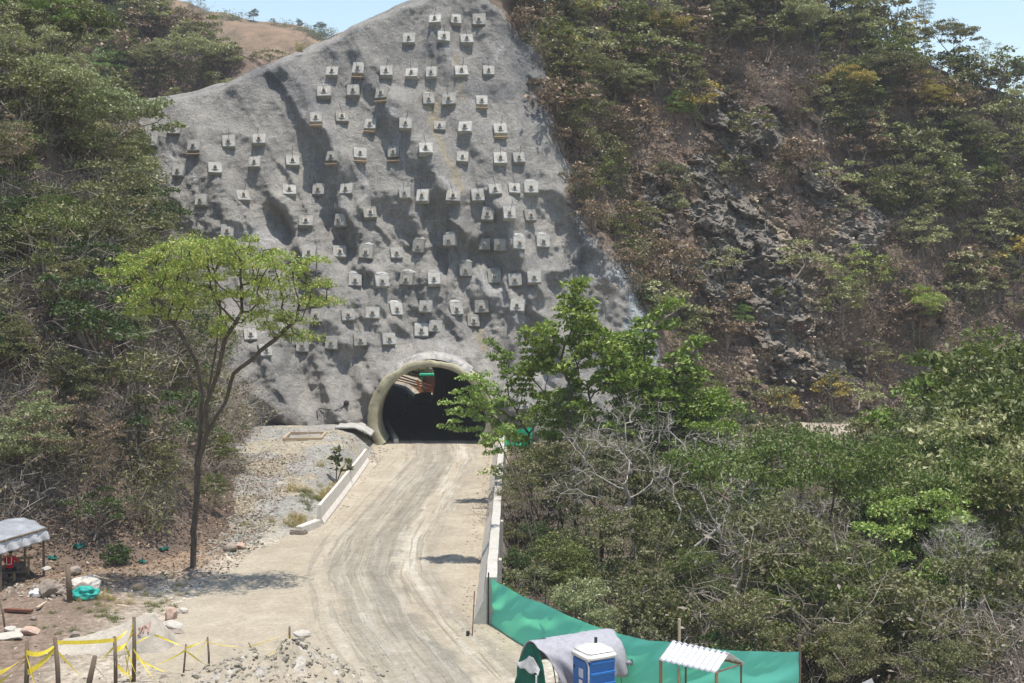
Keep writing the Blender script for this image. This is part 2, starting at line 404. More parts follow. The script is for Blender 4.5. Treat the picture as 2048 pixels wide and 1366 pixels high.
# shotcrete
m, nt, out = nmat('shotcrete')
p = gpos(nt)
big = noise(nt, 0.11, 6, 0.6, p, 0.5)
mid = noise(nt, 0.55, 7, 0.65, p)
stk = noise(nt, 1.0, 6, 0.7, mapping(nt, p, (1.3, 1.3, 0.09)), 0.5)
fin = noise(nt, 3.5, 9, 0.75, p)
grn = noise(nt, 11.0, 4, 0.7, p)
c = ramp(nt, big, [(0.3, (0.30, 0.283, 0.262)), (0.5, (0.385, 0.362, 0.332)), (0.7, (0.46, 0.43, 0.388))])
c = mix(nt, 0.7, c, ramp(nt, mid, [(0.3, (0.62, 0.63, 0.66)), (0.7, (1.25, 1.24, 1.20))]), 'MULTIPLY')
c = mix(nt, math_(nt, 'MULTIPLY', ramp(nt, stk, [(0.56, 0.0), (0.72, 1.0)]), 0.45), c, (0.45, 0.43, 0.40))
c = mix(nt, math_(nt, 'MULTIPLY', ramp(nt, stk, [(0.28, 1.0), (0.42, 0.0)]), 0.35), c, (0.17, 0.17, 0.175))
c = mix(nt, math_(nt, 'MULTIPLY', attr(nt, 'lime'), ramp(nt, fin, [(0.35, 0.2), (0.6, 1.0)])), c, (0.60, 0.59, 0.58))
c = mix(nt, math_(nt, 'MULTIPLY', attr(nt, 'stain'), ramp(nt, fin, [(0.3, 0.3), (0.6, 1.0)])), c, (0.44, 0.35, 0.20))
c = mix(nt, math_(nt, 'MULTIPLY', attr(nt, 'damp'), 0.75), c, (0.12, 0.125, 0.135))  # damp stains, plus shade painted along the upper right edge
run = noise(nt, 1.0, 4, 0.6, mapping(nt, p, (4.2, 4.2, 0.14)), 0.8)
c = mix(nt, math_(nt, 'MULTIPLY', ramp(nt, run, [(0.62, 0.0), (0.68, 1.0)]), 0.5), c, (0.52, 0.50, 0.47))
c = mix(nt, math_(nt, 'MULTIPLY', ramp(nt, run, [(0.33, 1.0), (0.38, 0.0)]), 0.45), c, (0.15, 0.15, 0.155))
blot = noise(nt, 0.32, 5, 0.75, mapping(nt, p, (1, 1, 0.55)), 1.0)
c = mix(nt, math_(nt, 'MULTIPLY', ramp(nt, blot, [(0.60, 0.0), (0.68, 1.0)]), 0.35), c, (0.19, 0.19, 0.195))
c = mix(nt, 0.8, c, ramp(nt, fin, [(0.3, 0.70), (0.7, 1.25)]), 'MULTIPLY')
c = mix(nt, 0.5, c, ramp(nt, grn, [(0.3, 0.72), (0.7, 1.2)]), 'MULTIPLY')
hh = math_(nt, 'ADD', math_(nt, 'MULTIPLY', fin, 1.0), math_(nt, 'MULTIPLY', grn, 0.35))
bsdf(nt, out, c, 0.95, 0.12, bump(nt, hh, 0.95, 0.5))
M['shotcrete'] = m

M['shotcrete_rough'] = simple('shotcrete_rough', (0.44, 0.41, 0.36), (0.24, 0.235, 0.23), 1.6, bmp=0.8, bd=0.08)
# natural hillside: soil, litter, rock and scree by attribute
m, nt, out = nmat('hillside')
p = gpos(nt)
n1 = noise(nt, 0.22, 7, 0.7, p, 0.4); n2 = noise(nt, 1.3, 8, 0.75, p); n3 = noise(nt, 7.0, 5, 0.7, p)
soil = ramp(nt, n1, [(0.3, (0.10, 0.077, 0.062)), (0.5, (0.16, 0.118, 0.092)), (0.7, (0.23, 0.17, 0.125))])
soil = mix(nt, 0.8, soil, ramp(nt, n3, [(0.3, 0.6), (0.7, 1.4)]), 'MULTIPLY')
rock = ramp(nt, n2, [(0.28, (0.085, 0.075, 0.064)), (0.5, (0.165, 0.146, 0.124)), (0.72, (0.31, 0.278, 0.236))])
rock = mix(nt, 0.7, rock, ramp(nt, n3, [(0.3, 0.6), (0.7, 1.45)]), 'MULTIPLY')
scree = ramp(nt, n2, [(0.3, (0.23, 0.185, 0.135)), (0.7, (0.34, 0.28, 0.21))])
grst = ramp(nt, n2, [(0.3, (0.20, 0.215, 0.22)), (0.7, (0.36, 0.375, 0.375))])
k = ramp(nt, math_(nt, 'ADD', attr(nt, 'rock'), math_(nt, 'MULTIPLY', math_(nt, 'SUBTRACT', n2, 0.5), 1.1)), [(0.42, 0.0), (0.56, 1.0)])
c = mix(nt, k, soil, rock)
k = ramp(nt, math_(nt, 'ADD', attr(nt, 'scree'), math_(nt, 'MULTIPLY', math_(nt, 'SUBTRACT', n2, 0.5), 0.9)), [(0.42, 0.0), (0.6, 1.0)])
c = mix(nt, k, c, scree)
k = ramp(nt, math_(nt, 'ADD', attr(nt, 'greystone'), math_(nt, 'MULTIPLY', math_(nt, 'SUBTRACT', n2, 0.5), 0.9)), [(0.42, 0.0), (0.6, 1.0)])
c = mix(nt, k, c, grst)
bsdf(nt, out, c, 0.95, 0.15, bump(nt, math_(nt, 'ADD', n2, math_(nt, 'MULTIPLY', n3, 0.4)), 0.8, 0.35))
M['hillside'] = m
m, nt, out = nmat('far_hill')
p = gpos(nt)
n1 = noise(nt, 0.03, 7, 0.7, p, 0.4); n2 = noise(nt, 0.2, 8, 0.75, p)
c = ramp(nt, n1, [(0.35, (0.13, 0.10, 0.065)), (0.5, (0.235, 0.155, 0.10)), (0.68, (0.30, 0.205, 0.13))])
c = mix(nt, 0.8, c, ramp(nt, n2, [(0.3, (0.55, 0.65, 0.6)), (0.65, (1.2, 1.2, 1.2))]), 'MULTIPLY')
bsdf(nt, out, c, 0.95, 0.1, bump(nt, n2, 0.8, 2.0))
M['far_hill'] = m
# ================================================================ THE SETTING
XEZ = ([-4, 1.5, 14.5, 19.8, 24.7, 35, 43, 60], [12.0, 11.5, 10.6, 7.0, 5.0, 3.3, -1.0, -4])
def xe(z): return np.interp(z, *XEZ)
def face0(z): return 112 + 0.34 * z
def fxz(u, v):
    z = 5.0
    for _ in range(12):
        Y = face0(z); z = CH - (v - CV) / F * Y
    return ((u - CU) / F * face0(z), z)
def seg_d(x, z, pts):
    d = np.full(np.shape(x), 1e9)
    for (ax, az), (bx, bz) in zip(pts[:-1], pts[1:]):
        dx, dz = bx - ax, bz - az
        t = np.clip(((x - ax) * dx + (z - az) * dz) / (dx * dx + dz * dz), 0, 1)
        d = np.minimum(d, np.hypot(x - ax - t * dx, z - az - t * dz))
    return d
TX, TZ, TRO, TRI = -7.05, 2.1, 5.5, 4.75
RIDGES = [([(790, 215), (850, 300), (905, 400), (940, 470)], 1.1, 1.5),
          ([(555, 400), (600, 470), (660, 580), (690, 680)], 1.0, 1.3),
          ([(700, 420), (740, 540), (750, 640), (800, 760)], 0.8, 1.1),
          ([(960, 560), (1020, 620), (1040, 720), (1050, 840)], 0.9, 1.4),
          ([(870, 560), (905, 640), (940, 700)], 0.8, 1.0),
          ([(640, 240), (680, 330), (700, 420)], 0.6, 1.2),
          ([(880, 60), (920, 180), (960, 300), (1000, 420)], 0.5, 1.4),
          ([(540, 690), (580, 770), (600, 860)], 0.9, 1.2), ([(560, 120), (640, 250), (700, 330)], 0.45, 1.3), ([(700, 60), (760, 170), (800, 230)], 0.45, 1.2), ([(400, 250), (430, 350), (480, 440)], 0.7, 1.3), ([(640, 640), (650, 740), (680, 830)], 1.0, 1.2), ([(830, 440), (850, 540), (850, 640)], 0.7, 0.9), ([(1000, 420), (1060, 560), (1100, 680)], 0.9, 1.2), ([(745, 690), (735, 770)], 0.7, 0.9)]
RIDGES = [([fxz(*q) for q in p], a, w) for p, a, w in RIDGES]
HOLLOWS = [([(1150, 420), (1165, 520)], 1.6, 1.9), ([(550, 430), (575, 470)], 0.9, 0.9), ([(1050, 80), (1075, 190)], 1.8, 2.2), ([(520, 140), (535, 165)], 0.8, 1.2)]
HOLLOWS = [([fxz(*q) for q in p], a, w) for p, a, w in HOLLOWS]
# patches of bare rock on the right-hand hillside (px centre, radii in m)
def rxz(u, v):
    z = 5.0
    for _ in range(14):
        Y = 127 + 0.6 * z; z = CH - (v - CV) / F * Y
    return ((u - CU) / F * (127 + 0.6 * z), z)
ROCKS = [((1500, 290), 4.5, 5.0), ((1445, 440), 5.5, 5), ((1500, 560), 5, 6.0), ((1420, 370), 4, 4), ((1700, 440), 4, 4.5), ((1570, 640), 4, 5), ((1640, 380), 4, 3), ((1450, 215), 3, 3), ((1310, 440), 2.5, 6), ((1200, 420), 2, 6), ((1620, 760), 5, 3), ((1880, 610), 2.5, 2.5), ((1400, 520), 3, 3), ((1540, 480), 4, 4), ((1590, 560), 3, 5)]
ROCKS = [(rxz(*c), a, b) for c, a, b in ROCKS]
SCREE = [([(1500, 380), (1560, 470), (1610, 560), (1625, 640), (1690, 760)], 1.1), ([(1700, 385), (1650, 470), (1610, 560)], 1.0), ([(1470, 340), (1530, 430)], 0.8), ([(1590, 690), (1700, 720)], 1.2)]
SCREE = [([rxz(*q) for q in p], w) for p, w in SCREE]
def rock_mask(x, z):
    r = np.zeros(np.shape(x))
    for (cx_, cz_), a, b in ROCKS:
        r = np.maximum(r, 1.25 * np.exp(-(((x - cx_) / a) ** 2 + ((z - cz_) / b) ** 2) * 1.1))
    n = fbm(x / 2.6 + z / 7, z / 2.2, 0, 44, 4)
    return np.clip(r * (0.85 + 0.75 * n), 0, 1)
def scree_mask(x, z):
    r = np.zeros(np.shape(x))
    for p, w in SCREE: r = np.maximum(r, np.exp(-(seg_d(x, z, p) / w) ** 2))
    return r
def facets(a, b, seed):
    d, s, rid, r2, ox, oy = worley(a + 0.35 * vnoise(a * 1.7, b * 1.7, 0, seed), b + 0.35 * vnoise(a * 1.7, b * 1.7, 5, seed), seed)
    return (rid - 0.5) * 0.9 + ox * (r2 - 0.5) * 1.8 + oy * (rid * 7 % 1 - 0.3) * 1.3
def Yf(x, z):
    """distance of the mountain's face, shotcrete and natural slope together, as a function of x and height"""
    x = np.asarray(x, float); z = np.asarray(z, float)
    # shotcrete
    s = x + np.where(x < -6, 0.42, 0.12) * z * sstep(-2, -12, x) + 0.12 * z
    A = 0.5 + 0.75 * sstep(30, 14, z) + 0.25 * sstep(-14, 0, x) * sstep(30, 40, z)
    n1 = fbm(s / 7.5, z / 13, 0, 11, 3)
    wx = s + 0.9 * vnoise(s / 3, z / 3, 0, 31); wz = z + 0.9 * vnoise(s / 3, z / 3, 4, 32)
    n2 = 1 - 2 * np.abs(vnoise(wx / 3.1, wz / 6.5, 0, 12))
    n3 = np.abs(vnoise(wx / 1.9, wz / 4.4, 0, 14))
    n4 = fbm(x / 0.9, z / 1.2, 0, 15, 3)
    Ys = face0(z) - A * (1.0 * n1 + 0.62 * n2 - 0.42 * n3 - 0.13 * np.abs(vnoise(x / 0.75, z / 1.15, 0, 16)) + 0.17 * n4 - 0.16 * np.abs(vnoise(s / 0.8, z / 5.0, 2, 19)) - 0.16 * np.abs(vnoise(x / 0.42, z / 0.6, 3, 18)))
    for p, a, w in RIDGES:
        q = seg_d(x + 0.5 * vnoise(x / 2, z / 2, 3, 8), z, p); Ys = Ys - 1.35 * a * np.exp(-(q / w) ** 2)
    for p, a, w in HOLLOWS:
        q = seg_d(x, z, p); Ys = Ys + a * np.exp(-(q / w) ** 2)
    Ys = Ys - 6.5 * sstep(-18.5, -25, x) * sstep(19, 3, z)          # lower left flank comes forward to meet the bank
    Ys = Ys - 1.6 * sstep(6, 0.5, z) * sstep(-13, -16, x) * (1 - sstep(-18, -22, x))
    dr = np.hypot(x - TX, z - TZ) - TRO
    Ys = Ys - 2.3 * np.exp(-(np.maximum(dr, 0) / 1.3) ** 2) * sstep(1.0, 5, z)
    dk = seg_d(x, z, [(TX + 0.2, 7.6), (TX + 0.5, 9.3)]); Ys = Ys - 0.9 * np.exp(-(dk / 0.9) ** 2)
    # natural slope
    yb = np.interp(x, [-10, 3, 14, 25, 60, 90], [114, 116.5, 121, 127, 133, 136])
    r1 = fbm(x / 19, z / 26, 0, 21, 3); r2 = fbm(x / 5, z / 6, 0, 22, 4)
    rk = rock_mask(x, z); sc = scree_mask(x, z)
    Yr = yb + 0.58 * z - 3.0 * r1 * sstep(2, 14, x - xe(z)) - 0.8 * r2
    Yr = Yr - 0.9 * sstep(0.05, 0.8, rk) - (0.30 + 0.8 * sstep(0.05, 0.5, rk)) * (1.5 * facets(x / 2.9 + z * 0.16, z / 2.0, 41) + 0.85 * facets(x / 1.1 + z * 0.1, z / 0.75, 42) + 0.3 * facets(x / 0.5, z / 0.4, 43)) + 1.3 * sc
    w = sstep(-1.5, 8.0, x - xe(z) - 0.9 * vnoise(x / 2.5, z / 3.5, 2, 9))
    return Ys * (1 - w) + Yr * w
def on_face(u, v, it=40):
    Y = 124.0
    for _ in range(it):
        x = (u - CU) / F * Y; z = CH - (v - CV) / F * Y
        Y = 0.5 * Y + 0.5 * float(Yf(x, z))
    return Vector((x, Y, z))

CR_PX = [(240, 212), (290, 201), (345, 190), (430, 168), (475, 148), (520, 124), (560, 110), (620, 86), (680, 58), (720, 40), (770, 18), (800, 4), (870, -22), (1010, -30)]
_c = [fxz(u, v) for u, v in CR_PX]
ZCX = [-60, -44] + [c[0] for c in _c] + [6, 20, 34, 43, 50, 56, 63, 75]
ZCZ = [27, 30] + [c[1] for c in _c] + [47, 54, 54, 47.5, 43.5, 40.5, 37.5, 34]
def zc(x): return np.interp(x, ZCX, ZCZ) + 0.25 * vnoise(np.asarray(x) / 2.2, 0, 0, 77)

def build_face():
    xs = np.arange(-46, 76.01, 0.145); nr = 330
    t = np.linspace(0, 1, nr)[:, None]
    X = np.repeat(xs[None, :], nr, 0); Z = -3 + t * (zc(xs)[None, :] + 3)
    Y = Yf(X, Z)
    rim = sstep(0.965, 1.0, t) * 1.2                        # the crest rolls back
    Y = Y + rim ** 2
    top = [(1.2, 0.35), (3.5, 0.9), (8, 1.4), (14, 0.2), (22, -9), (27, -22)]
    Xb = [X]; Yb = [Y]; Zb = [Z]
    for dy, dz in top:
        Xb.append(xs[None, :]); Yb.append(Y[-1:, :] + dy); Zb.append(np.maximum(Z[-1:, :] + dz + 0.3 * vnoise(xs / 3, dy, 0, 5)[None, :], 8.2))
    X = np.concatenate(Xb); Y = np.concatenate(Yb); Z = np.concatenate(Zb)
    V = np.stack([X, Y, Z], -1).reshape(-1, 3)
    Q = grid_faces(*X.shape)
    C = V[Q].mean(1)
    hole = (np.hypot(C[:, 0] - TX, C[:, 2] - TZ) < TRO - 0.35) & (C[:, 1] < 121)
    hole |= (np.abs(C[:, 0] - TX) < TRO - 0.9) & (C[:, 2] < TZ)
    e = xe(C[:, 2]) + 1.3 * fbm(C[:, 2] / 2.5, C[:, 0] / 4, 0, 55, 3)
    sh = (C[:, 0] < e)
    out = []
    for nm, keep in (('shotcrete_slope', sh & ~hole), ('rocky_hillside', ~sh & ~hole)):
        q = Q[keep]; used = np.unique(q); remap = np.zeros(len(V), np.int64); remap[used] = np.arange(len(used))
        v = V[used]
        me = build_mesh(nm, v, [remap[q][:, ::-1]], [M['shotcrete' if nm[0] == 's' else 'hillside']], None, nm[0] == 's')
        x, z = v[:, 0], v[:, 2]
        if nm[0] == 's':
            st = np.zeros(len(v))
            for pts, w in (([(848, 190), (872, 260), (900, 330), (925, 385)], 0.32), ([(858, 185), (880, 250)], 0.45), ([(915, 120), (925, 200)], 0.3), ([(950, 640), (965, 700)], 0.3)):
                st = np.maximum(st, np.exp(-(seg_d(x + 0.3 * vnoise(x, z, 0, 3), z, [fxz(*p) for p in pts]) / w) ** 2))
            li = np.zeros(len(v))
            for pts, w in (([(785, 225), (800, 290), (812, 330)], 0.35), ([(640, 160), (642, 260)], 0.2), ([(500, 470), (540, 480)], 0.9), ([(670, 300), (690, 420)], 0.25), ([(725, 310), (730, 400)], 0.2), ([(985, 120), (1000, 90)], 0.4), ([(870, 330), (905, 385)], 0.2), ([(960, 555), (1000, 590), (1040, 640)], 0.7), ([(880, 685), (935, 735)], 0.4), ([(1060, 700), (1100, 760)], 0.8), ([(1180, 540), (1280, 560)], 1.0), ([(350, 300), (330, 360)], 0.5), ([(385, 330), (400, 380)], 0.3), ([(880, 60), (905, 130)], 0.25)):
                li = np.maximum(li, np.exp(-(seg_d(x + 0.4 * vnoise(x, z, 0, 4), z, [fxz(*p) for p in pts]) / w) ** 2))
            damp_shade = np.zeros(len(v))  # upper right edge: shade of the concave painted in; elsewhere damp stains
            for pts, w in (([(500, 130), (560, 165)], 1.1), ([(660, 112), (668, 118)], 0.6), ([(1050, 110), (1085, 230)], 1.6), ([(1020, 60), (1040, 130)], 1.2), ([(940, 175), (1010, 190)], 1.0), ([(1155, 420), (1170, 540)], 0.7), ([(860, 95), (890, 100)], 0.5), ([(600, 180), (640, 210)], 1.5)):
                damp_shade = np.maximum(damp_shade, 0.8 * np.exp(-(seg_d(x + 0.6 * vnoise(x, z, 0, 6), z, [fxz(*p) for p in pts]) / w) ** 2))
            set_attr(me, 'stain', st * 0.75); set_attr(me, 'lime', li * 0.7); set_attr(me, 'damp', damp_shade)
        else:
            set_attr(me, 'rock', rock_mask(x, z)); set_attr(me, 'scree', scree_mask(x, z))
            set_attr(me, 'greystone', 0.75 * np.exp(-((x - xe(z)) / 4.0) ** 2) * sstep(24, 12, z))
        out.append(link(nm, me))
    tag(out[0], 'grey sprayed concrete slope covered with anchor blocks above the tunnel', 'slope', 'structure')
    tag(out[1], 'steep dry hillside with dark rock outcrops right of the concrete slope', 'hillside', 'structure')
build_face()

# ---------------------------------------------------------------- left hillside
def hz(x, y):
    x = np.asarray(x, float); y = np.asarray(y, float)
    xr = np.interp(y, [50, 62, 66, 80, 95, 105, 112, 120], [-15, -15.3, -15.6, -17.2, -20.2, -21.2, -24, -30])
    yf = np.interp(x, [-90, -45, -26, -19, -15], [55, 58, 60.3, 62.5, 66.5])
    dx = xr - x; dy = y - yf
    zx = 1.9 * dx; zy = 1.02 * dy
    k = 3.0
    z = -k * np.logaddexp(-zx / k, -zy / k)
    d = np.minimum(dx, dy)
    z = z * (0.3 + 0.7 * sstep(-1, 7, d)) + 0.35
    z = np.where(z > 34, 34 + 12 * np.tanh((z - 34) / 12), z)
    n = fbm(x / 7, y / 7, 0, 61, 4) * 1.3 + fbm(x / 1.6, y / 1.6, 0, 62, 3) * 0.3
    return z + n * sstep(0.5, 6, d)
def build_left():
    xs = np.arange(-78, -12, 0.4); ys = np.arange(53, 124, 0.4)
    X, Y = np.meshgrid(xs, ys); Z = hz(X, Y)
    V = np.stack([X, Y, Z], -1).reshape(-1, 3); Q = grid_faces(*X.shape)
    keep = V[Q][:, :, 2].max(1) > -0.6
    q = Q[keep]; used = np.unique(q); r = np.zeros(len(V), np.int64); r[used] = np.arange(len(used)); v = V[used]
    me = build_mesh('left_hillside', v, [r[q]], [M['hillside']])
    x, y, z = v.T
    gs = 0.95 * np.exp(-((x + 19.5) / 2.0) ** 2 - ((y - 93) / 8) ** 2) * sstep(7.5, 3.5, z) + 0.9 * np.exp(-((x + 21.5) / 2.5) ** 2 - ((y - 106) / 7) ** 2)
    set_attr(me, 'rock', 0.12 + 0 * x); set_attr(me, 'scree', 0 * x + 0.1 * (z < 3)); set_attr(me, 'greystone', gs)
    tag(link('left_hillside', me), 'steep dry hillside left of the road, covered in brush and leaf litter', 'hillside', 'structure')
build_left()
def on_left(u, v):
    for Y in np.arange(54, 124, 0.2):
        p = px(u, v, Y)
        if float(hz(p.x, Y)) > p.z: return Vector((p.x, Y, float(hz(p.x, Y))))
    return None

# ---------------------------------------------------------------- hills behind
def back_hill(name, crest, y0, slope, zb, mat, label, x0, x1, step, amp, seed):
    xs = np.arange(x0, x1, step)
    cu = [c[0] for c in crest]
    pts = []
    for u, v in crest:
        z = zb
        for _ in range(14):
            Y = y0 + slope * (z - zb); z = CH - (v - CV) / F * Y
        pts.append(((u - CU) / F * Y, z))
    zt = np.interp(xs, [p[0] for p in pts], [p[1] for p in pts]) + amp * 0.25 * vnoise(xs / (step * 5), 0, 0, seed)
    nr = 90
    t = np.linspace(0, 1, nr)[:, None]
    X = np.repeat(xs[None], nr, 0); Z = zb + t * (zt[None] - zb)
    Y = y0 + slope * (Z - zb) - amp * fbm(X / (step * 14), Z / (step * 18), 0, seed, 5) * sstep(1.0, 0.9, t)
    X = np.concatenate([X, xs[None]]); Y = np.concatenate([Y, Y[-1:] + step * 20]); Z = np.concatenate([Z, np.full((1, len(xs)), zb)])
    V = np.stack([X, Y, Z], -1).reshape(-1, 3)
    me = build_mesh(name, V, [grid_faces(*X.shape)], [mat])
    for a in ('rock', 'scree', 'greystone'): set_attr(me, a, np.zeros(len(V)))
    return tag(link(name, me), label, 'hill', 'structure'), (y0, slope, zb)
MID = back_hill('wooded_hill', [(-300, -260), (200, -70), (310, -22), (360, 22), (420, 62), (480, 100), (530, 122), (580, 150), (700, 200)], 168, 0.9, 22, M['hillside'], 'dry wooded hill behind the crest of the concrete slope', -110, -18, 0.8, 3, 81)[1]
FAR = back_hill('far_hill', [(-200, -80), (250, -30), (345, -2), (400, 8), (440, 30), (475, 38), (520, 46), (560, 50), (600, 58), (650, 72), (680, 60), (760, 80), (900, 120)], 410, 1.2, 60, M['far_hill'], 'bare reddish hill far away under the sky', -230, -20, 2.0, 8, 82)[1]
def on_hill(u, v, H):
    y0, sl, zb = H; z = zb
    for _ in range(20):
        Y = y0 + sl * (z - zb); z = CH - (v - CV) / F * Y
    return Vector(((u - CU) / F * Y, Y, z))

# ---------------------------------------------------------------- ground
FX = [-1.0, 1.2, 3.7, 5.5, 7.4, 9.2, 14, 40]; FY = [50.9, 46.4, 42.7, 41.2, 40.5, 40.3, 38, 34]
def road_l(y): return np.interp(y, [30, 43.3, 47, 52, 57, 62, 66, 70, 74, 98, 104, 108, 110, 158, 175], [-12.5, -12.2, -14, -14.2, -14.5, -14.2, -13.2, -12.0, -11.0, -10.9, -11.6, -11.8, -11.75, -19.2, -21.8])
def road_r(y): return np.interp(y, [30, 43, 47, 50.5, 52, 106, 109, 110, 158, 175], [1.5, 1.2, 1.0, -0.4, -1.35, -1.35, -1.8, -2.35, -9.8, -12.4])
def zg(x, y):
    x = np.asarray(x, float); y = np.asarray(y, float)
    te = 1.7 * sstep(64, 100, y) * sstep(-11.7, -13.6, x)
    te = te * (1 - 0.35 * sstep(101, 106, y) * sstep(-15.5, -12.5, x))
    yf = np.interp(x, FX, FY)
    g = sstep(1.0, 9.0, y - yf) * sstep(-0.75, -0.4, x)
    g = np.where(y > 51.5, sstep(-0.75, -0.4, x) * (0.35 + 0.65 * sstep(0, 7, x)) * sstep(49, 58, y), g)
    g = g * (1 - sstep(96, 105, y))
    mound = 1.15 * np.exp(-(((x + 7.6) / 1.9) ** 2 + ((y - 43.0) / 1.7) ** 2)) + 0.45 * np.exp(-(((x + 10.4) / 1.6) ** 2 + ((y - 42.6) / 1.3) ** 2))
    off = np.maximum(sstep(0.2, 2.0, road_l(y) - x), sstep(0.0, 1.5, x - road_r(y)))
    n = 0.10 * fbm(x / 2.2, y / 2.2, 0, 71, 4) + 0.22 * g * fbm(x / 4, y / 4, 0, 73, 3)
    return te - 5.2 * g + mound * (1 + 0.3 * fbm(x / 0.6, y / 0.6, 0, 74, 3)) + n * off
def build_ground():
    xs = np.concatenate([[-690, -400, -250, -160, -110, -80, -65], np.arange(-55, 55, 0.4), [58, 64, 72, 82, 110, 160, 250, 400, 690]])
    ys = np.concatenate([[-20, 0, 15, 25, 31], np.arange(35, 128, 0.4), np.arange(128, 176, 2.0), [190, 230, 300, 450, 690]])
    X, Y = np.meshgrid(xs, ys); Z = zg(X, Y)
    x, y = X.ravel(), Y.ravel()
    me = build_mesh('ground', np.stack([X, Y, Z], -1).reshape(-1, 3), [grid_faces(*X.shape)], [M['ground']])
    n = fbm(x / 3, y / 3, 0, 75, 4) * 0.5
    col = np.tile(np.array([0.185, 0.138, 0.105]), (len(x), 1))
    def put(c, k):
        k = np.clip(k, 0, 1)[:, None]; col[:] = col * (1 - k) + np.array(c) * k
    d = road_l(y) - x
    put((0.385, 0.335, 0.265), sstep(3.5, 0.2, d + n * 2.5))                                  # dust along the road
    put((0.34, 0.295, 0.235), sstep(53, 47, y + n * 4) * sstep(-19, -14, x + n * 3))
    put((0.265, 0.255, 0.232), sstep(66, 73, y + n * 5) * sstep(-11.2, -12.2, x + n))          # grey gravel terrace
    put((0.30, 0.265, 0.20), sstep(66, 73, y) * sstep(0.25, 0.5, fbm(x / 2.4, y / 3.5, 0, 76, 3)) * sstep(-11, -12.5, x))
    put((0.10, 0.08, 0.06), np.where(x > -0.6, sstep(1.5, 4.5, y - np.interp(x, FX, FY) + n), 0) * (1 - sstep(107, 110, y)))
    put((0.38, 0.345, 0.29), sstep(1.5, -0.5, y - np.interp(x, FX, FY) + n) * sstep(-3, -1, x))
    put((0.36, 0.31, 0.25), sstep(109, 111, y + n) * sstep(-2, 0, x))
    put((0.37, 0.34, 0.30), np.exp(-(((x + 8.2) / 3.0) ** 2 + ((y - 42.5) / 2.6) ** 2)) * 1.6)
    put((0.24, 0.175, 0.125), sstep(59, 63, y + n * 2) * sstep(1.2, -0.6, np.interp(y, [55, 62, 66, 80, 95, 105], [-17, -15.5, -15.2, -16.6, -19.4, -20.6]) - x + n) * 0.0 + sstep(58, 62, y + n * 2) * sstep(-14.4, -16.0, x + n) * sstep(74, 66, y + n))
    set_col(me, 'tone', col)
    tag(link('ground', me), 'bare brown and grey earth of the yard, gravel terrace and gully floor', 'ground', 'structure')
    ys = np.arange(36, 172, 0.3); t = np.linspace(0, 1, 61)
    L = road_l(ys)[:, None] + 0.5 * fbm(ys / 1.5, 3.1, 0, 91, 4)[:, None] * sstep(112, 106, ys)[:, None]; R = road_r(ys)[:, None] + 0.12 * vnoise(ys / 1.2, 8, 0, 92)[:, None]
    X = L + (R - L) * t[None]; Y = np.repeat(ys[:, None], 61, 1)
    ctr = np.interp(ys, [36, 43.3, 50.7, 59.6, 68, 81, 100, 110, 160], [-1.0, -2.6, -4.9, -6.9, -7.3, -6.7, -5.9, -6.6, -14])[:, None]
    edge = np.minimum(t, 1 - t)[None] * 2
    Z = np.maximum(zg(X, Y), 0) * 0 + zg(X, Y) * sstep(0.3, 0, edge) * 0.0 + 0.035
    Z = np.where(np.abs(zg(X, Y)) > 0.02, np.maximum(zg(X, Y) + 0.02, 0.035), Z)
    rut = 0.03 * vnoise((X - ctr) / 0.8, Y / 14, 0, 93)
    Z = Z + rut * sstep(0, 0.15, edge) + 0.025 * sstep(0, 0.15, edge)
    Z[:, 0] -= 0.08; Z[:, -1] -= 0.08
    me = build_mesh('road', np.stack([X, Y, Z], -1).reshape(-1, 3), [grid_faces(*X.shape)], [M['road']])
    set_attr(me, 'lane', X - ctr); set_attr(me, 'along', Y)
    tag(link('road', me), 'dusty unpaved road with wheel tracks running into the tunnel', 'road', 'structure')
build_ground()

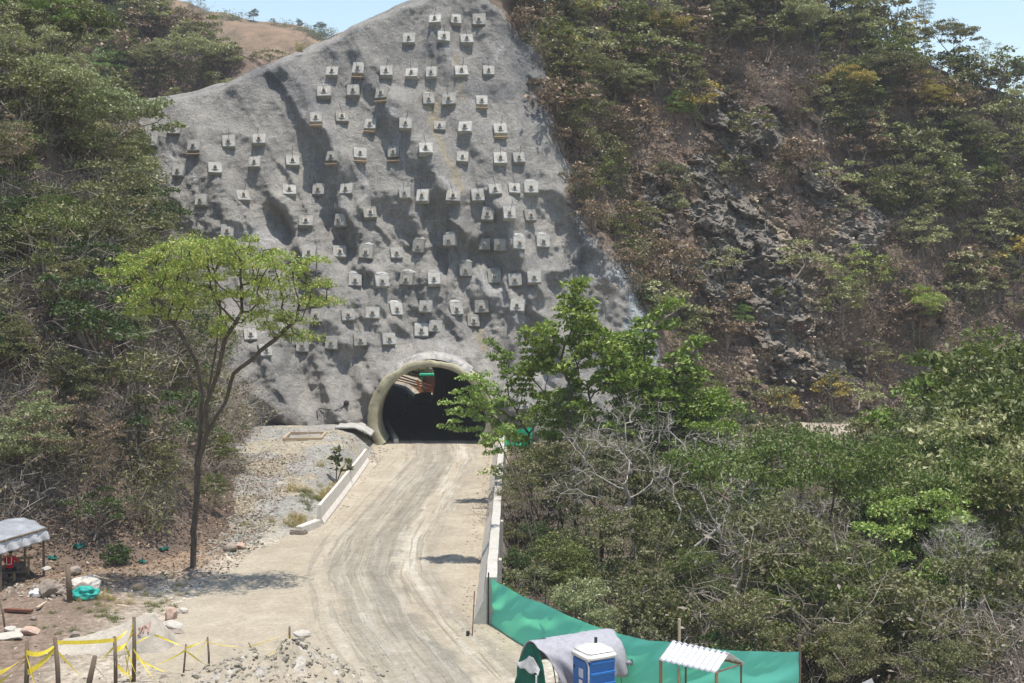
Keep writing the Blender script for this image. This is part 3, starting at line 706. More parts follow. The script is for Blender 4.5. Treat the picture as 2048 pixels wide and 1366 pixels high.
# ---------------------------------------------------------------- tunnel
def tunnel():
    root = empty('tunnel', (TX, 109.5, 0), 'horseshoe road tunnel with cream portal collar at the foot of the grey slope', 'tunnel')
    def arc(n=64):
        a = np.radians(np.linspace(-25, 205, n)); return np.cos(a), np.sin(a)
    ca, sa = arc(); aa = np.linspace(-25, 205, 64)
    rows = []
    wob = 0.12 * vnoise(aa / 14, 0, 0, 3) + 0.05 * vnoise(aa / 4, 4, 0, 4)
    thin = 1 - 0.42 * np.exp(-((aa - 78) / 45) ** 2)
    Rout = TRI + (TRO + 0.12 - TRI) * thin + wob
    prof = [(TRI + 0 * aa, 4.5), (TRI + 0 * aa, 0.12), (TRI + 0.1 + 0 * aa, 0.0), (Rout - 0.12, 0.0 + 0.1 * vnoise(aa / 5, 7, 0, 5)), (Rout, 0.16), (Rout + 0.05, 1.2), (Rout + 0.1, 4.5)]
    for R, y in prof:
        R = R * np.where(aa < 0, 1 - 0.06 * (aa / 25) ** 2, 1) ; R = R * np.where(aa > 180, 1 - 0.06 * ((aa - 180) / 25) ** 2, 1)
        rows.append(np.stack([ca * R, y + 0 * ca, np.maximum(sa * R + TZ, -0.3)], -1))
    b = MB(); b.grid(np.array(rows)); b.build('portal_collar', M['portal_cream'], root, True)
    ys = np.arange(0.3, 49.5, 0.2); rows = []
    for y in ys:
        ph = (y / 1.25) % 1.0
        R = TRI + 0.16 - 0.14 * (1 if ph < 0.22 else 0)
        rows.append(np.stack([ca * R - 0.155 * max(0, y - 0.5), y + 0 * ca, np.maximum(sa * R + TZ, -0.3)], -1))
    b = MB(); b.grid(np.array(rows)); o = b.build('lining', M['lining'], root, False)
    # broken mortar saddle over the crown
    rows = []
    for a in np.radians(np.linspace(52, 140, 110)):
        row = []
        for k in np.linspace(0, 1, 16):
            e = 0.22 + 0.18 * float(vnoise(a * 9, k * 3, 0, 5)) + 0.12 * float(facets(np.array(a * 14), np.array(k * 2.0), 6))
            R = TRO - 0.05 + 0.6 * k + e * math.sin(k * 3.14) * 0.5 - 0.25 * abs(math.degrees(a) - 90) / 52
            row.append((math.cos(a) * R, 0.30 + 1.6 * k ** 1.3 - e * 0.5, TZ + math.sin(a) * R))
        rows.append(row)
    b = MB(); b.grid(rows); b.build('mortar', M['shotcrete_rough'], root)
tunnel()
# ================================================================ VEGETATION
def tubes(P0, P1, R0, R1, n=5, D0=None, D1=None):
    """frustums from P0 to P1 as one vertex/quad pair"""
    P0, P1, R0, R1 = map(lambda a: np.asarray(a, float), (P0, P1, R0, R1))
    d = P1 - P0; d /= np.maximum(np.linalg.norm(d, axis=1, keepdims=True), 1e-6)
    def ring(P, D, R):
        ref = np.where(np.abs(D[:, 2:3]) < 0.9, np.array([[0.1, 0.2, 1.0]]), np.array([[1.0, 0.2, 0.0]]))
        a = np.cross(D, ref); a /= np.linalg.norm(a, axis=1, keepdims=True); b = np.cross(D, a)
        t = 2 * np.pi * np.arange(n) / n
        return P[:, None] + (a[:, None] * np.cos(t)[None, :, None] + b[:, None] * np.sin(t)[None, :, None]) * R[:, None, None]
    A = ring(P0, d if D0 is None else D0, R0); B = ring(P1, d if D1 is None else D1, R1)
    V = np.concatenate([A, B], 1); m = len(P0)
    k = np.arange(n); q = np.stack([k, (k + 1) % n, n + (k + 1) % n, n + k], -1)
    Q = (np.arange(m)[:, None, None] * (2 * n) + q[None]).reshape(-1, 4)
    return V.reshape(-1, 3), Q
def leaves(C, L, Wd, rng, up=0.3, droop=0.0, fold=False):
    """one rhombic leaf at every centre"""
    m = len(C)
    nrm = rng.normal(size=(m, 3)); nrm[:, 2] += up * 2.2
    nrm /= np.linalg.norm(nrm, axis=1, keepdims=True)
    t = rng.normal(size=(m, 3)); t[:, 2] -= droop
    t -= nrm * (t * nrm).sum(1, keepdims=True); t /= np.maximum(np.linalg.norm(t, axis=1, keepdims=True), 1e-6)
    s = np.cross(nrm, t)
    q_ = rng.uniform(0.45, 1.6, m); l = (L * q_)[:, None]; w = (Wd * q_ * rng.uniform(0.75, 1.25, m))[:, None]
    V = np.stack([C - t * l * 0.5, C + s * w * 0.5 - t * l * 0.05, C + t * l * 0.5 - nrm * l * 0.08, C - s * w * 0.5 - t * l * 0.05], 1).reshape(-1, 3)
    return V, np.arange(m * 4).reshape(m, 4)
def clump_leaves(centres, n, r, leaf, rng, flat=0.42):
    m = len(centres); rr = r * rng.uniform(0.7, 1.35, m)
    d = rng.normal(size=(m * n, 3)); d /= np.linalg.norm(d, axis=1, keepdims=True)
    d *= rng.uniform(0.15, 1.0, (m * n, 1)) ** 0.45
    d[:, 2] = np.abs(d[:, 2]) * 1.0 - 0.25
    lump = 1 + 0.35 * np.sin(d[:, 0:1] * 5 + rng.uniform(0, 6, (m, 1)).repeat(n, 0)) * np.sin(d[:, 1:2] * 5)
    C = np.repeat(np.asarray(centres), n, 0) + d * np.repeat(rr, n)[:, None] * lump * np.array([1, 1, flat * 1.4])
    return leaves(C, leaf[0], leaf[1], rng, 0.35)
def ribbons(P0, P1, w, rng):
    d = P1 - P0; s = np.cross(d, rng.normal(size=d.shape)); s /= np.maximum(np.linalg.norm(s, axis=1, keepdims=True), 1e-6)
    w = np.asarray(w)[:, None] if np.ndim(w) else w
    V = np.stack([P0 - s * w / 2, P0 + s * w / 2, P1 + s * w * 0.35, P1 - s * w * 0.35], 1).reshape(-1, 3)
    return V, np.arange(len(P0) * 4).reshape(-1, 4)
def join(parts):
    V, Q, n = [], [], 0
    for v, q in parts:
        V.append(v); Q.append(q + n); n += len(v)
    return np.concatenate(V), np.concatenate(Q)
def colonize(trunks, A, step, di, dk, rng, iters=90, tropism=(0, 0, 0.05), wig=0.12, seeds=None):
    pos, par = [], []
    for poly, root in trunks:
        prev = root
        pl = [np.array(p, float) for p in poly]
        if root >= 0: pl = [pos[root]] + pl
        else: pos.append(pl[0]); par.append(-1); prev = len(pos) - 1
        for a, b in zip(pl[:-1], pl[1:]):
            k = max(1, int(np.linalg.norm(b - a) / step))
            for i in range(1, k + 1):
                pos.append(a + (b - a) * i / k + (rng.normal(size=3) * step * 0.06 if i < k else 0)); par.append(prev); prev = len(pos) - 1
    Pn = np.array(pos); A = np.array(A); alive = np.ones(len(A), bool)
    dmat = np.linalg.norm(A[:, None] - Pn[None], axis=2); nd = dmat.min(1); ni = dmat.argmin(1)
    pos = list(Pn)
    tr = np.array(tropism)
    for it in range(iters):
        act = alive & (nd < di)
        if not act.any(): break
        new = []
        for i in np.unique(ni[act]):
            m = act & (ni == i)
            dv = A[m] - pos[i]; dv /= np.maximum(np.linalg.norm(dv, axis=1, keepdims=True), 1e-6)
            d = dv.mean(0) + tr + rng.normal(size=3) * wig; d /= max(np.linalg.norm(d), 1e-6)
            new.append((pos[i] + d * step, i))
        base = len(pos)
        for p_, i in new: pos.append(p_); par.append(i)
        Np = np.array([q[0] for q in new])
        dm = np.linalg.norm(A[:, None] - Np[None], axis=2); mi = dm.argmin(1); md = dm.min(1)
        b = md < nd; nd = np.where(b, md, nd); ni = np.where(b, mi + base, ni)
        alive &= nd > dk
    return np.array(pos), np.array(par)
def pipe(pos, par, tip, e=2.3):
    n = len(pos); acc = np.zeros(n); kids = np.zeros(n, int)
    for i in range(n):
        if par[i] >= 0: kids[par[i]] += 1
    order = np.arange(n)[::-1]
    for i in order:
        if kids[i] == 0: acc[i] = tip ** e
        if par[i] >= 0: acc[par[i]] += acc[i]
    return acc ** (1 / e), kids
def skeleton_mesh(pos, par, rad, n=5, rmax=1e9):
    e = np.where(par >= 0)[0]
    r1 = np.minimum(rad[e], rmax); r0 = np.minimum(np.minimum(rad[par[e]], rmax), r1 * 1.3)
    return tubes(pos[par[e]], pos[e], r0, r1, n)
def lobes(spec, rng, shell=0.35):
    A = []
    for cx, cy, cz, rx, ry, rz, m in spec:
        d = rng.normal(size=(m, 3)); d /= np.linalg.norm(d, axis=1, keepdims=True)
        r = rng.uniform(shell, 1, m) ** 0.6
        A.append(np.array([cx, cy, cz]) + d * r[:, None] * np.array([rx, ry, rz]))
    return np.concatenate(A)
PROTO = {}
def make_proto(key, trunks, lob, seed, step=0.35, di=3.0, dk=0.55, tip=0.012, leaf=(0.15, 0.08), per=26, sd=0.28, up=0.5, droop=0.0, bark='bark', leafm='mid_leaf', leaf_r=2.2, twigs=0, flat=0.8, rmax=9, trop=(0, 0, 0.05), wig=0.12, shell=0.35, iters=90, clump=0, gap=0.8, cr=0.55):
    rng = np.random.default_rng(seed)
    A = lobes(lob, rng, shell)
    pos, par = colonize(trunks, A, step, di, dk, rng, iters, trop, wig)
    rad, kids = pipe(pos, par, tip)
    tv, tq = skeleton_mesh(pos, par, rad, 6, rmax)
    trunk = build_mesh(key + '_trunk', tv, [tq], [M[bark]])
    sel = np.where(rad < tip * leaf_r)[0]
    parts = []
    if twigs:
        P0 = np.repeat(pos[sel], twigs, 0); d = rng.normal(size=P0.shape) * np.array([1, 1, 0.6]); d[:, 2] += 0.35
        P1 = P0 + d * sd * 1.1
        mid = (P0 + P1) / 2 + rng.normal(size=P0.shape) * sd * 0.15
        parts += [ribbons(P0, mid, 0.010, rng), ribbons(mid, P1, 0.007, rng)]
        P2 = mid + rng.normal(size=P0.shape) * sd * 0.7; parts.append(ribbons(mid, P2, 0.006, rng))
    if clump:
        cand = sel[rng.permutation(len(sel))]; chosen = []
        for i in cand:
            if all(np.linalg.norm((pos[i] - pos[j]) * np.array([1, 1, 1.7])) > gap for j in chosen): chosen.append(i)
        parts.append(clump_leaves(pos[chosen], clump, cr, leaf, rng))
    elif per:
        C = np.repeat(pos[sel], per, 0) + rng.normal(size=(len(sel) * per, 3)) * sd * np.array([1, 1, flat])
        parts.append(leaves(C, leaf[0], leaf[1], rng, up, droop))
    cv, cq = join(parts)
    crown = build_mesh(key + '_crown', cv, [cq], [M[leafm]], smooth=False)
    H = max(cv[:, 2].max(), tv[:, 2].max())
    PROTO[key] = dict(trunk=trunk, crown=crown, H=H)
NTREE = [0]
KINDNAME = {}
def tree(key, loc, label, cat='tree', H=None, s=None, rz=0.0, group=None, leafm=None, bark=None, name=None, squash=1.0, tilt=(0, 0)):
    P = PROTO[key]
    s = s if s else H / P['H']
    nm = name or ('shrub' if cat in ('shrub', 'bush') else 'tree')
    r = empty(nm, loc, label, cat, rz, group)
    r.scale = (s * squash, s * squash, s); r.rotation_euler = (tilt[0], tilt[1], rz)
    t = link('trunk', P['trunk'], r); c = link('crown', P['crown'], r)
    for o, mt in ((c, leafm), (t, bark)):
        if mt: o.material_slots[0].link = 'OBJECT'; o.material_slots[0].material = M[mt]
    return r

# --- prototypes (metres, root at the origin)
# hero: flat-topped tree left of the road
make_proto('umbrella', [([(0, 0, 0), (0.15, 0, 1.6), (0.1, 0.1, 3.2), (0.45, 0.1, 4.6), (0.75, 0, 5.6)], -1)], [], 1) if False else None
def hero_umbrella():
    rng = np.random.default_rng(4)
    T = [([(0, 0, -0.3), (0.05, 0, 1.5), (0.30, 0, 3.1), (0.33, 0.1, 4.2), (0.9, 0, 5.6)], -1)]
    n0 = [None]
    # node indices: step 0.35 -> the fork is the last node of the first polyline
    def cnt(poly): return sum(max(1, int(np.linalg.norm(np.subtract(b, a)) / 0.35)) for a, b in zip(poly[:-1], poly[1:]))
    k = cnt(T[0][0]); k_low = cnt(T[0][0][:4])
    T.append(([(1.7, 0.2, 6.8), (2.1, 0.1, 7.9), (3.6, -0.2, 9.0), (4.9, -0.3, 10.0)], k))
    T.append(([(0.95, -0.3, 6.7), (1.6, -0.6, 8.0), (1.9, -0.5, 9.2), (2.7, -0.6, 10.3)], k))
    T.append(([(0.45, 0.3, 5.4), (0.65, 0.5, 7.0), (0.4, 0.6, 8.4), (-0.5, 0.9, 9.8), (-1.4, 1.0, 10.6)], k_low))
    T.append(([(0.6, 1.0, 6.5), (1.0, 1.6, 8.6), (1.2, 2.0, 10.2)], k_low))
    A = lobes([(-1.3, 0.3, 11.8, 1.9, 1.9, 0.75, 130), (0.4, 0, 12.35, 2.2, 2.2, 0.7, 170), (2.4, 0.2, 12.3, 2.0, 2.2, 0.75, 150), (4.0, 0, 11.9, 1.9, 1.8, 0.8, 130), (5.4, -0.2, 11.0, 1.25, 1.3, 0.7, 80), (4.0, -0.6, 10.1, 1.3, 1.3, 0.5, 60), (1.4, -0.8, 11.2, 1.8, 1.4, 0.5, 80), (-0.4, -0.8, 11.0, 1.5, 1.3, 0.5, 60), (2.8, -0.5, 10.7, 1.4, 1.2, 0.4, 50), (4.6, 0.2, 9.3, 1.0, 1.0, 0.4, 36), (1.9, 0.4, 9.9, 1.0, 1.0, 0.35, 30), (-1.6, 0.4, 10.4, 1.3, 1.2, 0.4, 40)], rng, 0.2)
    pos, par = colonize(T, A, 0.35, 3.2, 0.42, rng, 80, (0, 0, 0.08), 0.15)
    rad, kids = pipe(pos, par, 0.013)
    sc_ = np.minimum(rad * 1.3, 0.24)
    pos[:, 0] += 0.55 * (np.clip(pos[:, 2], 0, 20) / 12.0) ** 2
    pos[:, 1] -= 4.6 * (np.clip(pos[:, 2], 0, 20) / 12.0) ** 1.5
    tv, tq = skeleton_mesh(pos, par, sc_, 6)
    sel = np.where(rad < 0.030)[0]; sel = sel[pos[sel][:, 2] > 8.6]
    cand = sel[rng.permutation(len(sel))]; ch = []
    for k_ in cand:
        if all(np.linalg.norm((pos[k_] - pos[q]) * np.array([1, 1, 1.6])) > 0.78 for q in ch): ch.append(k_)
    P0 = pos[sel]; tw = [ribbons(np.repeat(P0, 2, 0), np.repeat(P0, 2, 0) + rng.normal(size=(len(P0) * 2, 3)) * np.array([0.25, 0.25, 0.12]), 0.008, rng)]
    cv, cq = join(tw + [clump_leaves(pos[ch], 230, 0.62, (0.115, 0.052), rng, 0.40)])
    PROTO['umbrella'] = dict(trunk=build_mesh('umbrella_trunk', tv, [tq], [M['dark_bark']]), crown=build_mesh('umbrella_crown', cv, [cq], [M['yellow_green_leaf']], smooth=False), H=13.0)
hero_umbrella()
make_proto('big_leaf_a', [([(0, 0, 0), (0.1, 0, 5), (-0.1, 0, 6.5), (-0.3, 0.1, 8.5)], -1)],
           [(-1.9, 0, 13.2, 1.3, 1.5, 1.3, 49), (0.1, 0.3, 14.6, 1.3, 1.5, 1.5, 57), (-0.9, 0, 11.6, 2.0, 1.8, 0.9, 53), (1.2, 0, 12.6, 1.5, 1.6, 1.3, 53), (-2.5, 0, 11.3, 0.9, 1, 0.7, 22), (2.0, 0, 10.6, 1.2, 1.2, 1.0, 30), (-0.2, 0, 9.6, 1.6, 1.4, 0.7, 26), (0.3, 0.3, 16.1, 0.6, 0.6, 0.8, 15)],
           11, step=0.4, di=4.5, dk=0.6, tip=0.018, leaf=(0.27, 0.115), per=24, sd=0.26, up=0.18, bark='dark_bark', clump=58, gap=0.47, cr=0.54, leafm='bright_leaf', leaf_r=1.75, wig=0.2, shell=0.3)
make_proto('big_leaf_b', [([(0, 0, 0), (-0.1, 0, 5), (0.15, 0, 6.0), (0.2, 0.1, 7.5)], -1)],
           [(0.2, 0, 11.8, 1.8, 1.6, 1.4, 53), (2.3, 0.2, 12.4, 1.0, 1.2, 1.7, 41), (3.3, 0, 14.0, 0.6, 0.8, 0.8, 19), (-1.2, 0, 13.0, 1.0, 1.2, 1.2, 34), (1.6, 0, 10.0, 1.7, 1.5, 0.9, 41), (3.4, 0, 9.6, 1.5, 1.3, 1.0, 38), (-1.4, 0, 9.6, 1.3, 1.3, 0.9, 26), (4.6, 0, 10.6, 0.9, 0.9, 0.8, 19), (2.4, 0, 8.2, 1.8, 1.4, 0.7, 34)],
           12, step=0.4, di=4.5, dk=0.6, tip=0.018, leaf=(0.27, 0.115), per=24, sd=0.26, up=0.18, bark='dark_bark', clump=58, gap=0.47, cr=0.54, leafm='bright_leaf', leaf_r=1.75, wig=0.2, shell=0.3)
_s = lambda L: [(x - 1.9, y, z + 8.0) + tuple(r) for x, y, z, *r in L]
make_proto('slanting', [([(0, 0, 0)] + _s([(0.9, 0, -3.5), (0.1, 0, 0), (-0.6, 0, 1.6), (-1.5, 0, 3.6), (-2.2, 0, 4.8)]), -1), ([(0.5, 0.3, 0)] + _s([(1.3, 0.3, -3.3), (0.4, 0.2, 0.2), (-0.1, 0.3, 2.0), (-1.3, 0.3, 4.6), (-1.9, 0.3, 5.8)]), -1)],
           _s([(-2.6, 0, 6.0, 1.5, 1.4, 1.2, 46), (-3.6, 0, 4.9, 1.1, 1.2, 0.9, 32), (-2.6, 0.3, 4.2, 1.2, 1.2, 0.9, 26), (-1.7, 0, 5.4, 1.0, 1, 1.0, 22), (-1.9, -0.3, 2.6, 1.1, 1.0, 0.8, 24), (-4.0, 0, 3.9, 0.7, 0.8, 0.6, 14), (-0.9, 0, 3.4, 0.8, 0.8, 0.6, 12)]),
           13, step=0.3, di=3.2, dk=0.45, tip=0.012, bark='bark', leaf=(0.20, 0.09), per=30, sd=0.22, up=0.2, clump=95, gap=0.55, cr=0.5, leafm='fresh_leaf', leaf_r=1.5, wig=0.2)
make_proto('bare_white', [([(0, 0, 0), (0.3, 0, 1.3), (0.8, 0, 2.4), (1.5, 0, 3.6)], -1), ([(0.2, 0.4, 2.6), (0.0, 0.6, 4.2)], 4), ([(1.6, -0.3, 2.6), (3.2, -0.4, 3.9)], 5)],
           [(0, 0, 6.2, 2.6, 2.4, 1.6, 190), (2.4, 0, 5.6, 2.4, 2.2, 1.4, 170), (4.6, 0, 5.6, 1.6, 1.6, 1.2, 100), (-1.8, 0, 5.0, 1.3, 1.3, 0.9, 60)],
           14, step=0.32, di=4.0, dk=0.34, tip=0.009, leaf=(0.1, 0.04), per=1, sd=0.34, bark='white_bark', leafm='pale_twig', leaf_r=2.0, twigs=3, wig=0.25)
make_proto('feather', [([(0, 0, 0), (-0.1, 0, 1.5), (-0.3, 0, 2.6)], -1), ([(-1.2, 0.1, 3.6), (-2.6, 0, 4.4), (-3.6, 0, 4.9)], 6), ([(0.8, 0.2, 3.6), (2.2, 0, 4.3), (3.4, 0, 4.8)], 7), ([(0.1, 0.2, 4.2)], 7)],
           [(-3.2, 0, 5.5, 2.0, 2.0, 0.45, 80), (0, 0, 5.9, 2.4, 2.4, 0.4, 100), (3.0, 0, 5.4, 2.2, 2.0, 0.45, 80), (-1.4, -1.0, 5.4, 2, 1.4, 0.4, 50), (1.6, -1.2, 5.0, 2, 1.4, 0.4, 50), (4.4, 0, 4.6, 1.2, 1.2, 0.4, 30)],
           15, step=0.35, di=3.2, dk=0.5, tip=0.014, leaf=(0.10, 0.045), per=75, sd=0.33, up=0.7, bark='bark', clump=480, gap=0.75, cr=0.75, leafm='feather_leaf', leaf_r=1.4, flat=0.35, wig=0.15)
make_proto('round_a', [([(0, 0, 0), (0.1, 0, 1.4), (-0.1, 0.1, 2.6)], -1)],
           [(-1.1, 0, 4.6, 1.5, 1.5, 1.3, 50), (1.0, 0.3, 5.2, 1.6, 1.5, 1.4, 55), (0.1, -0.8, 4.0, 1.7, 1.3, 1.1, 45), (0.3, 0.9, 6.0, 1.2, 1.2, 0.9, 30), (-1.6, 0.2, 3.3, 1.1, 1.1, 0.8, 25), (1.8, 0, 3.6, 1.0, 1.0, 0.9, 22)],
           16, step=0.32, di=2.8, dk=0.48, tip=0.012, leaf=(0.125, 0.065), per=30, sd=0.27, up=0.18, bark='bark', clump=340, gap=0.75, cr=0.62, leafm='mid_leaf', leaf_r=1.5, wig=0.2, twigs=1)
make_proto('round_b', [([(0, 0, 0), (0.3, 0, 1.8), (0.5, 0.1, 3.0)], -1), ([(-0.7, 0.1, 2.4), (-1.2, 0, 3.6)], 3)],
           [(-1.8, 0, 5.0, 1.2, 1.3, 1.0, 38), (0.4, 0.2, 6.2, 1.5, 1.5, 1.0, 45), (1.7, 0, 5.0, 1.3, 1.3, 1.1, 40), (0, -0.9, 4.6, 1.2, 1.0, 0.8, 24), (2.5, 0, 3.8, 0.9, 0.9, 0.6, 16), (-2.4, 0, 4.0, 0.8, 0.9, 0.6, 14)],
           17, step=0.32, di=2.8, dk=0.5, tip=0.012, leaf=(0.12, 0.06), per=26, sd=0.26, up=0.18, bark='bark', clump=300, gap=0.8, cr=0.6, leafm='olive_leaf', leaf_r=1.5, wig=0.25, twigs=2)
make_proto('spread', [([(0, 0, 0), (0.2, 0, 1.6), (0, 0, 2.8)], -1), ([(-1.0, 0.2, 3.6), (-1.8, 0, 4.4)], 6), ([(1.2, 0, 3.7), (2.2, 0, 4.5)], 7)],
           [(-2.2, 0, 5.3, 1.7, 1.6, 0.6, 60), (0, 0, 6.2, 1.9, 1.8, 0.65, 70), (2.3, 0, 5.5, 1.7, 1.6, 0.6, 60), (0.6, -1.2, 5.0, 1.6, 1.0, 0.5, 40), (-3.4, 0, 4.4, 0.8, 0.8, 0.4, 18), (3.5, 0, 4.5, 0.9, 0.8, 0.4, 18)],
           18, step=0.34, di=2.8, dk=0.45, tip=0.012, leaf=(0.16, 0.075), per=26, sd=0.27, up=0.18, bark='bark', clump=220, gap=0.8, cr=0.66, leafm='olive_leaf', leaf_r=1.5, flat=0.5, wig=0.2, twigs=1)
make_proto('sparse', [([(0, 0, 0), (0.15, 0, 2.0), (-0.1, 0, 3.6), (0.1, 0, 5.0)], -1), ([(0.9, 0.1, 3.6), (1.5, 0, 4.9)], 5), ([(-0.8, -0.1, 4.2), (-1.4, 0, 5.4)], 7)],
           [(-1.6, 0, 6.4, 1.2, 1.2, 1.0, 36), (0.1, 0, 7.4, 1.2, 1.2, 1.0, 36), (1.8, 0, 6.2, 1.2, 1.2, 1.0, 34), (0.4, 0.8, 5.6, 1.4, 1.0, 0.7, 22)],
           19, step=0.34, di=3.0, dk=0.5, tip=0.011, leaf=(0.13, 0.06), per=9, sd=0.36, up=0.18, bark='bark', clump=60, gap=0.8, cr=0.5, leafm='olive_leaf', leaf_r=1.6, twigs=4, wig=0.25)
make_proto('bush', [([(0, 0, 0), (0.1, 0, 0.5)], -1), ([(-0.5, 0, 0.6)], 0), ([(0.5, 0.2, 0.6)], 0)],
           [(-0.6, 0, 1.4, 0.9, 0.9, 0.8, 40), (0.6, 0.1, 1.5, 0.9, 0.9, 0.9, 40), (0, -0.4, 1.0, 1.1, 0.9, 0.7, 36), (0.1, 0.3, 2.1, 0.7, 0.7, 0.6, 24)],
           20, step=0.22, di=2.0, dk=0.32, tip=0.010, leaf=(0.15, 0.075), per=22, sd=0.2, up=0.18, bark='bark', clump=130, gap=0.5, cr=0.42, leafm='mid_leaf', leaf_r=1.7, wig=0.25, twigs=1)
make_proto('bare_shrub', [([(0, 0, 0), (0.1, 0, 0.8)], -1), ([(-0.5, 0.1, 1.0)], 0), ([(0.6, -0.1, 1.0)], 0)],
           [(0, 0, 2.2, 1.6, 1.5, 1.1, 150), (-1.0, 0, 1.6, 1.1, 1.1, 0.8, 80), (1.1, 0, 1.7, 1.1, 1.1, 0.8, 80)],
           21, step=0.24, di=2.4, dk=0.26, tip=0.006, leaf=(0.09, 0.04), per=1, sd=0.28, bark='bark', leafm='twig', leaf_r=2.0, twigs=3, wig=0.3)

# --- brush made of loose stems: pieces for the undergrowth masses
def brush_piece(seed, h, spread, stems, segs, side, nleaf, leaf, up=0.3, arch=0.5):
    up = 0.15
    rng = np.random.default_rng(seed)
    a = rng.uniform(0, 2 * np.pi, stems); r0 = rng.uniform(0, spread * 0.35, stems)
    p = np.stack([np.cos(a) * r0, np.sin(a) * r0, np.zeros(stems) - 0.1], 1)
    a2 = a + rng.normal(size=stems) * 0.7; lean = rng.uniform(0.1, 1.0, stems)
    d = np.stack([np.cos(a2) * lean, np.sin(a2) * lean, np.ones(stems)], 1); d /= np.linalg.norm(d, axis=1, keepdims=True)
    L = h * rng.uniform(0.5, 1.15, stems) / segs
    R = []; tips = []
    for k in range(segs):
        q = p + d * L[:, None]
        R.append(ribbons(p, q, 0.026 * (1 - k / (segs + 1)) + 0.006, rng))
        for _ in range(side):
            f = rng.uniform(0, 1, (stems, 1)); b = p * (1 - f) + q * f
            e = b + (d * 0.5 + rng.normal(size=d.shape) * 0.75) * L[:, None] * rng.uniform(0.5, 1.4, (stems, 1))
            R.append(ribbons(b, e, 0.012, rng)); tips += [e, (b + e) / 2]
        d = d + rng.normal(size=d.shape) * 0.28; d[:, 2] -= arch * 0.35 * k / segs; d /= np.linalg.norm(d, axis=1, keepdims=True)
        p = q; tips.append(q)
    tv = join(R)
    T = np.concatenate(tips)
    if nleaf:
        C = T[rng.integers(0, len(T), nleaf)] + rng.normal(size=(nleaf, 3)) * 0.13 * h / 2
        C[:, 2] = np.abs(C[:, 2])
        lv = leaves(C, leaf, leaf * 0.5, rng, up)
    else: lv = None
    return tv, lv
def tuft_piece(seed, h, n):
    rng = np.random.default_rng(seed)
    a = rng.uniform(0, 6.28, n); p = rng.normal(size=(n, 3)) * np.array([0.14, 0.14, 0]); l = rng.uniform(0.4, 1.0, n)[:, None] * h
    d = np.stack([np.cos(a) * 0.45, np.sin(a) * 0.45, np.ones(n)], 1) + rng.normal(size=(n, 3)) * 0.2
    q = p + d * l * 0.6; r = q + (d * np.array([1.6, 1.6, 0.45])) * l * 0.45
    return None, join([ribbons(p, q, 0.018, rng), ribbons(q, r, 0.014, rng)])
def scatter(name, pieces, spots, tagargs):
    """spots: (piece, x, y, z, scale, rot, squash); pieces: key -> ((twigs, mat), (leaves, mat)); one object"""
    mats, byname = [], {}
    VV, QQ, MM, n = [], [], [], 0
    for key, x, y, z, s, rot, sq in spots:
        c, sn = math.cos(rot), math.sin(rot)
        for geo, mt in pieces[key]:
            if geo is None: continue
            if mt not in byname: byname[mt] = len(mats); mats.append(M[mt])
            v, q = geo
            w = np.empty_like(v); w[:, 0] = (v[:, 0] * c - v[:, 1] * sn) * s * sq + x; w[:, 1] = (v[:, 0] * sn + v[:, 1] * c) * s * sq + y; w[:, 2] = v[:, 2] * s + z
            VV.append(w.astype(np.float32)); QQ.append((q + n).astype(np.int32)); MM.append(np.full(len(q), byname[mt], np.int32)); n += len(v)
    me = build_mesh(name, np.concatenate(VV), [np.concatenate(QQ)], mats, np.concatenate(MM), False)
    return tag(link(name, me), *tagargs)
def P_(seed, tm, lm, **k):
    t, l = brush_piece(seed, **k); return ((t, tm), (l, lm))
PIECES = {}
for i in range(3):
    PIECES['dry%d' % i] = P_(100 + i, 'twig', 'dry_leaf', h=2.2, spread=1.6, stems=16, segs=5, side=3, nleaf=170, leaf=0.12)
    PIECES['olive%d' % i] = P_(110 + i, 'twig', 'olive_leaf', h=2.4, spread=1.7, stems=14, segs=5, side=3, nleaf=650, leaf=0.13)
    PIECES['green%d' % i] = P_(120 + i, 'twig', 'mid_leaf', h=2.4, spread=1.6, stems=12, segs=5, side=2, nleaf=800, leaf=0.14)
    PIECES['dark%d' % i] = P_(130 + i, 'twig', 'dark_leaf', h=2.3, spread=1.6, stems=12, segs=5, side=2, nleaf=800, leaf=0.14)
    PIECES['grey%d' % i] = P_(140 + i, 'grey_twig', 'olive_leaf', h=2.6, spread=1.5, stems=16, segs=6, side=4, nleaf=160, leaf=0.10)
    PIECES['fardry%d' % i] = P_(150 + i, 'twig', 'dry_leaf', h=1.9, spread=1.8, stems=12, segs=4, side=2, nleaf=220, leaf=0.18)
    PIECES['farolive%d' % i] = P_(160 + i, 'twig', 'olive_leaf', h=2.4, spread=1.8, stems=10, segs=4, side=2, nleaf=420, leaf=0.20)
    PIECES['fargreen%d' % i] = P_(170 + i, 'twig', 'mid_leaf', h=2.3, spread=1.8, stems=8, segs=4, side=2, nleaf=420, leaf=0.20)
    PIECES['tuft%d' % i] = tuple((g, mt) for g, mt in zip(tuft_piece(180 + i, 0.6, 70), ('twig', 'straw')))
    PIECES['gtuft%d' % i] = tuple((g, mt) for g, mt in zip(tuft_piece(190 + i, 0.5, 60), ('twig', 'mid_leaf')))
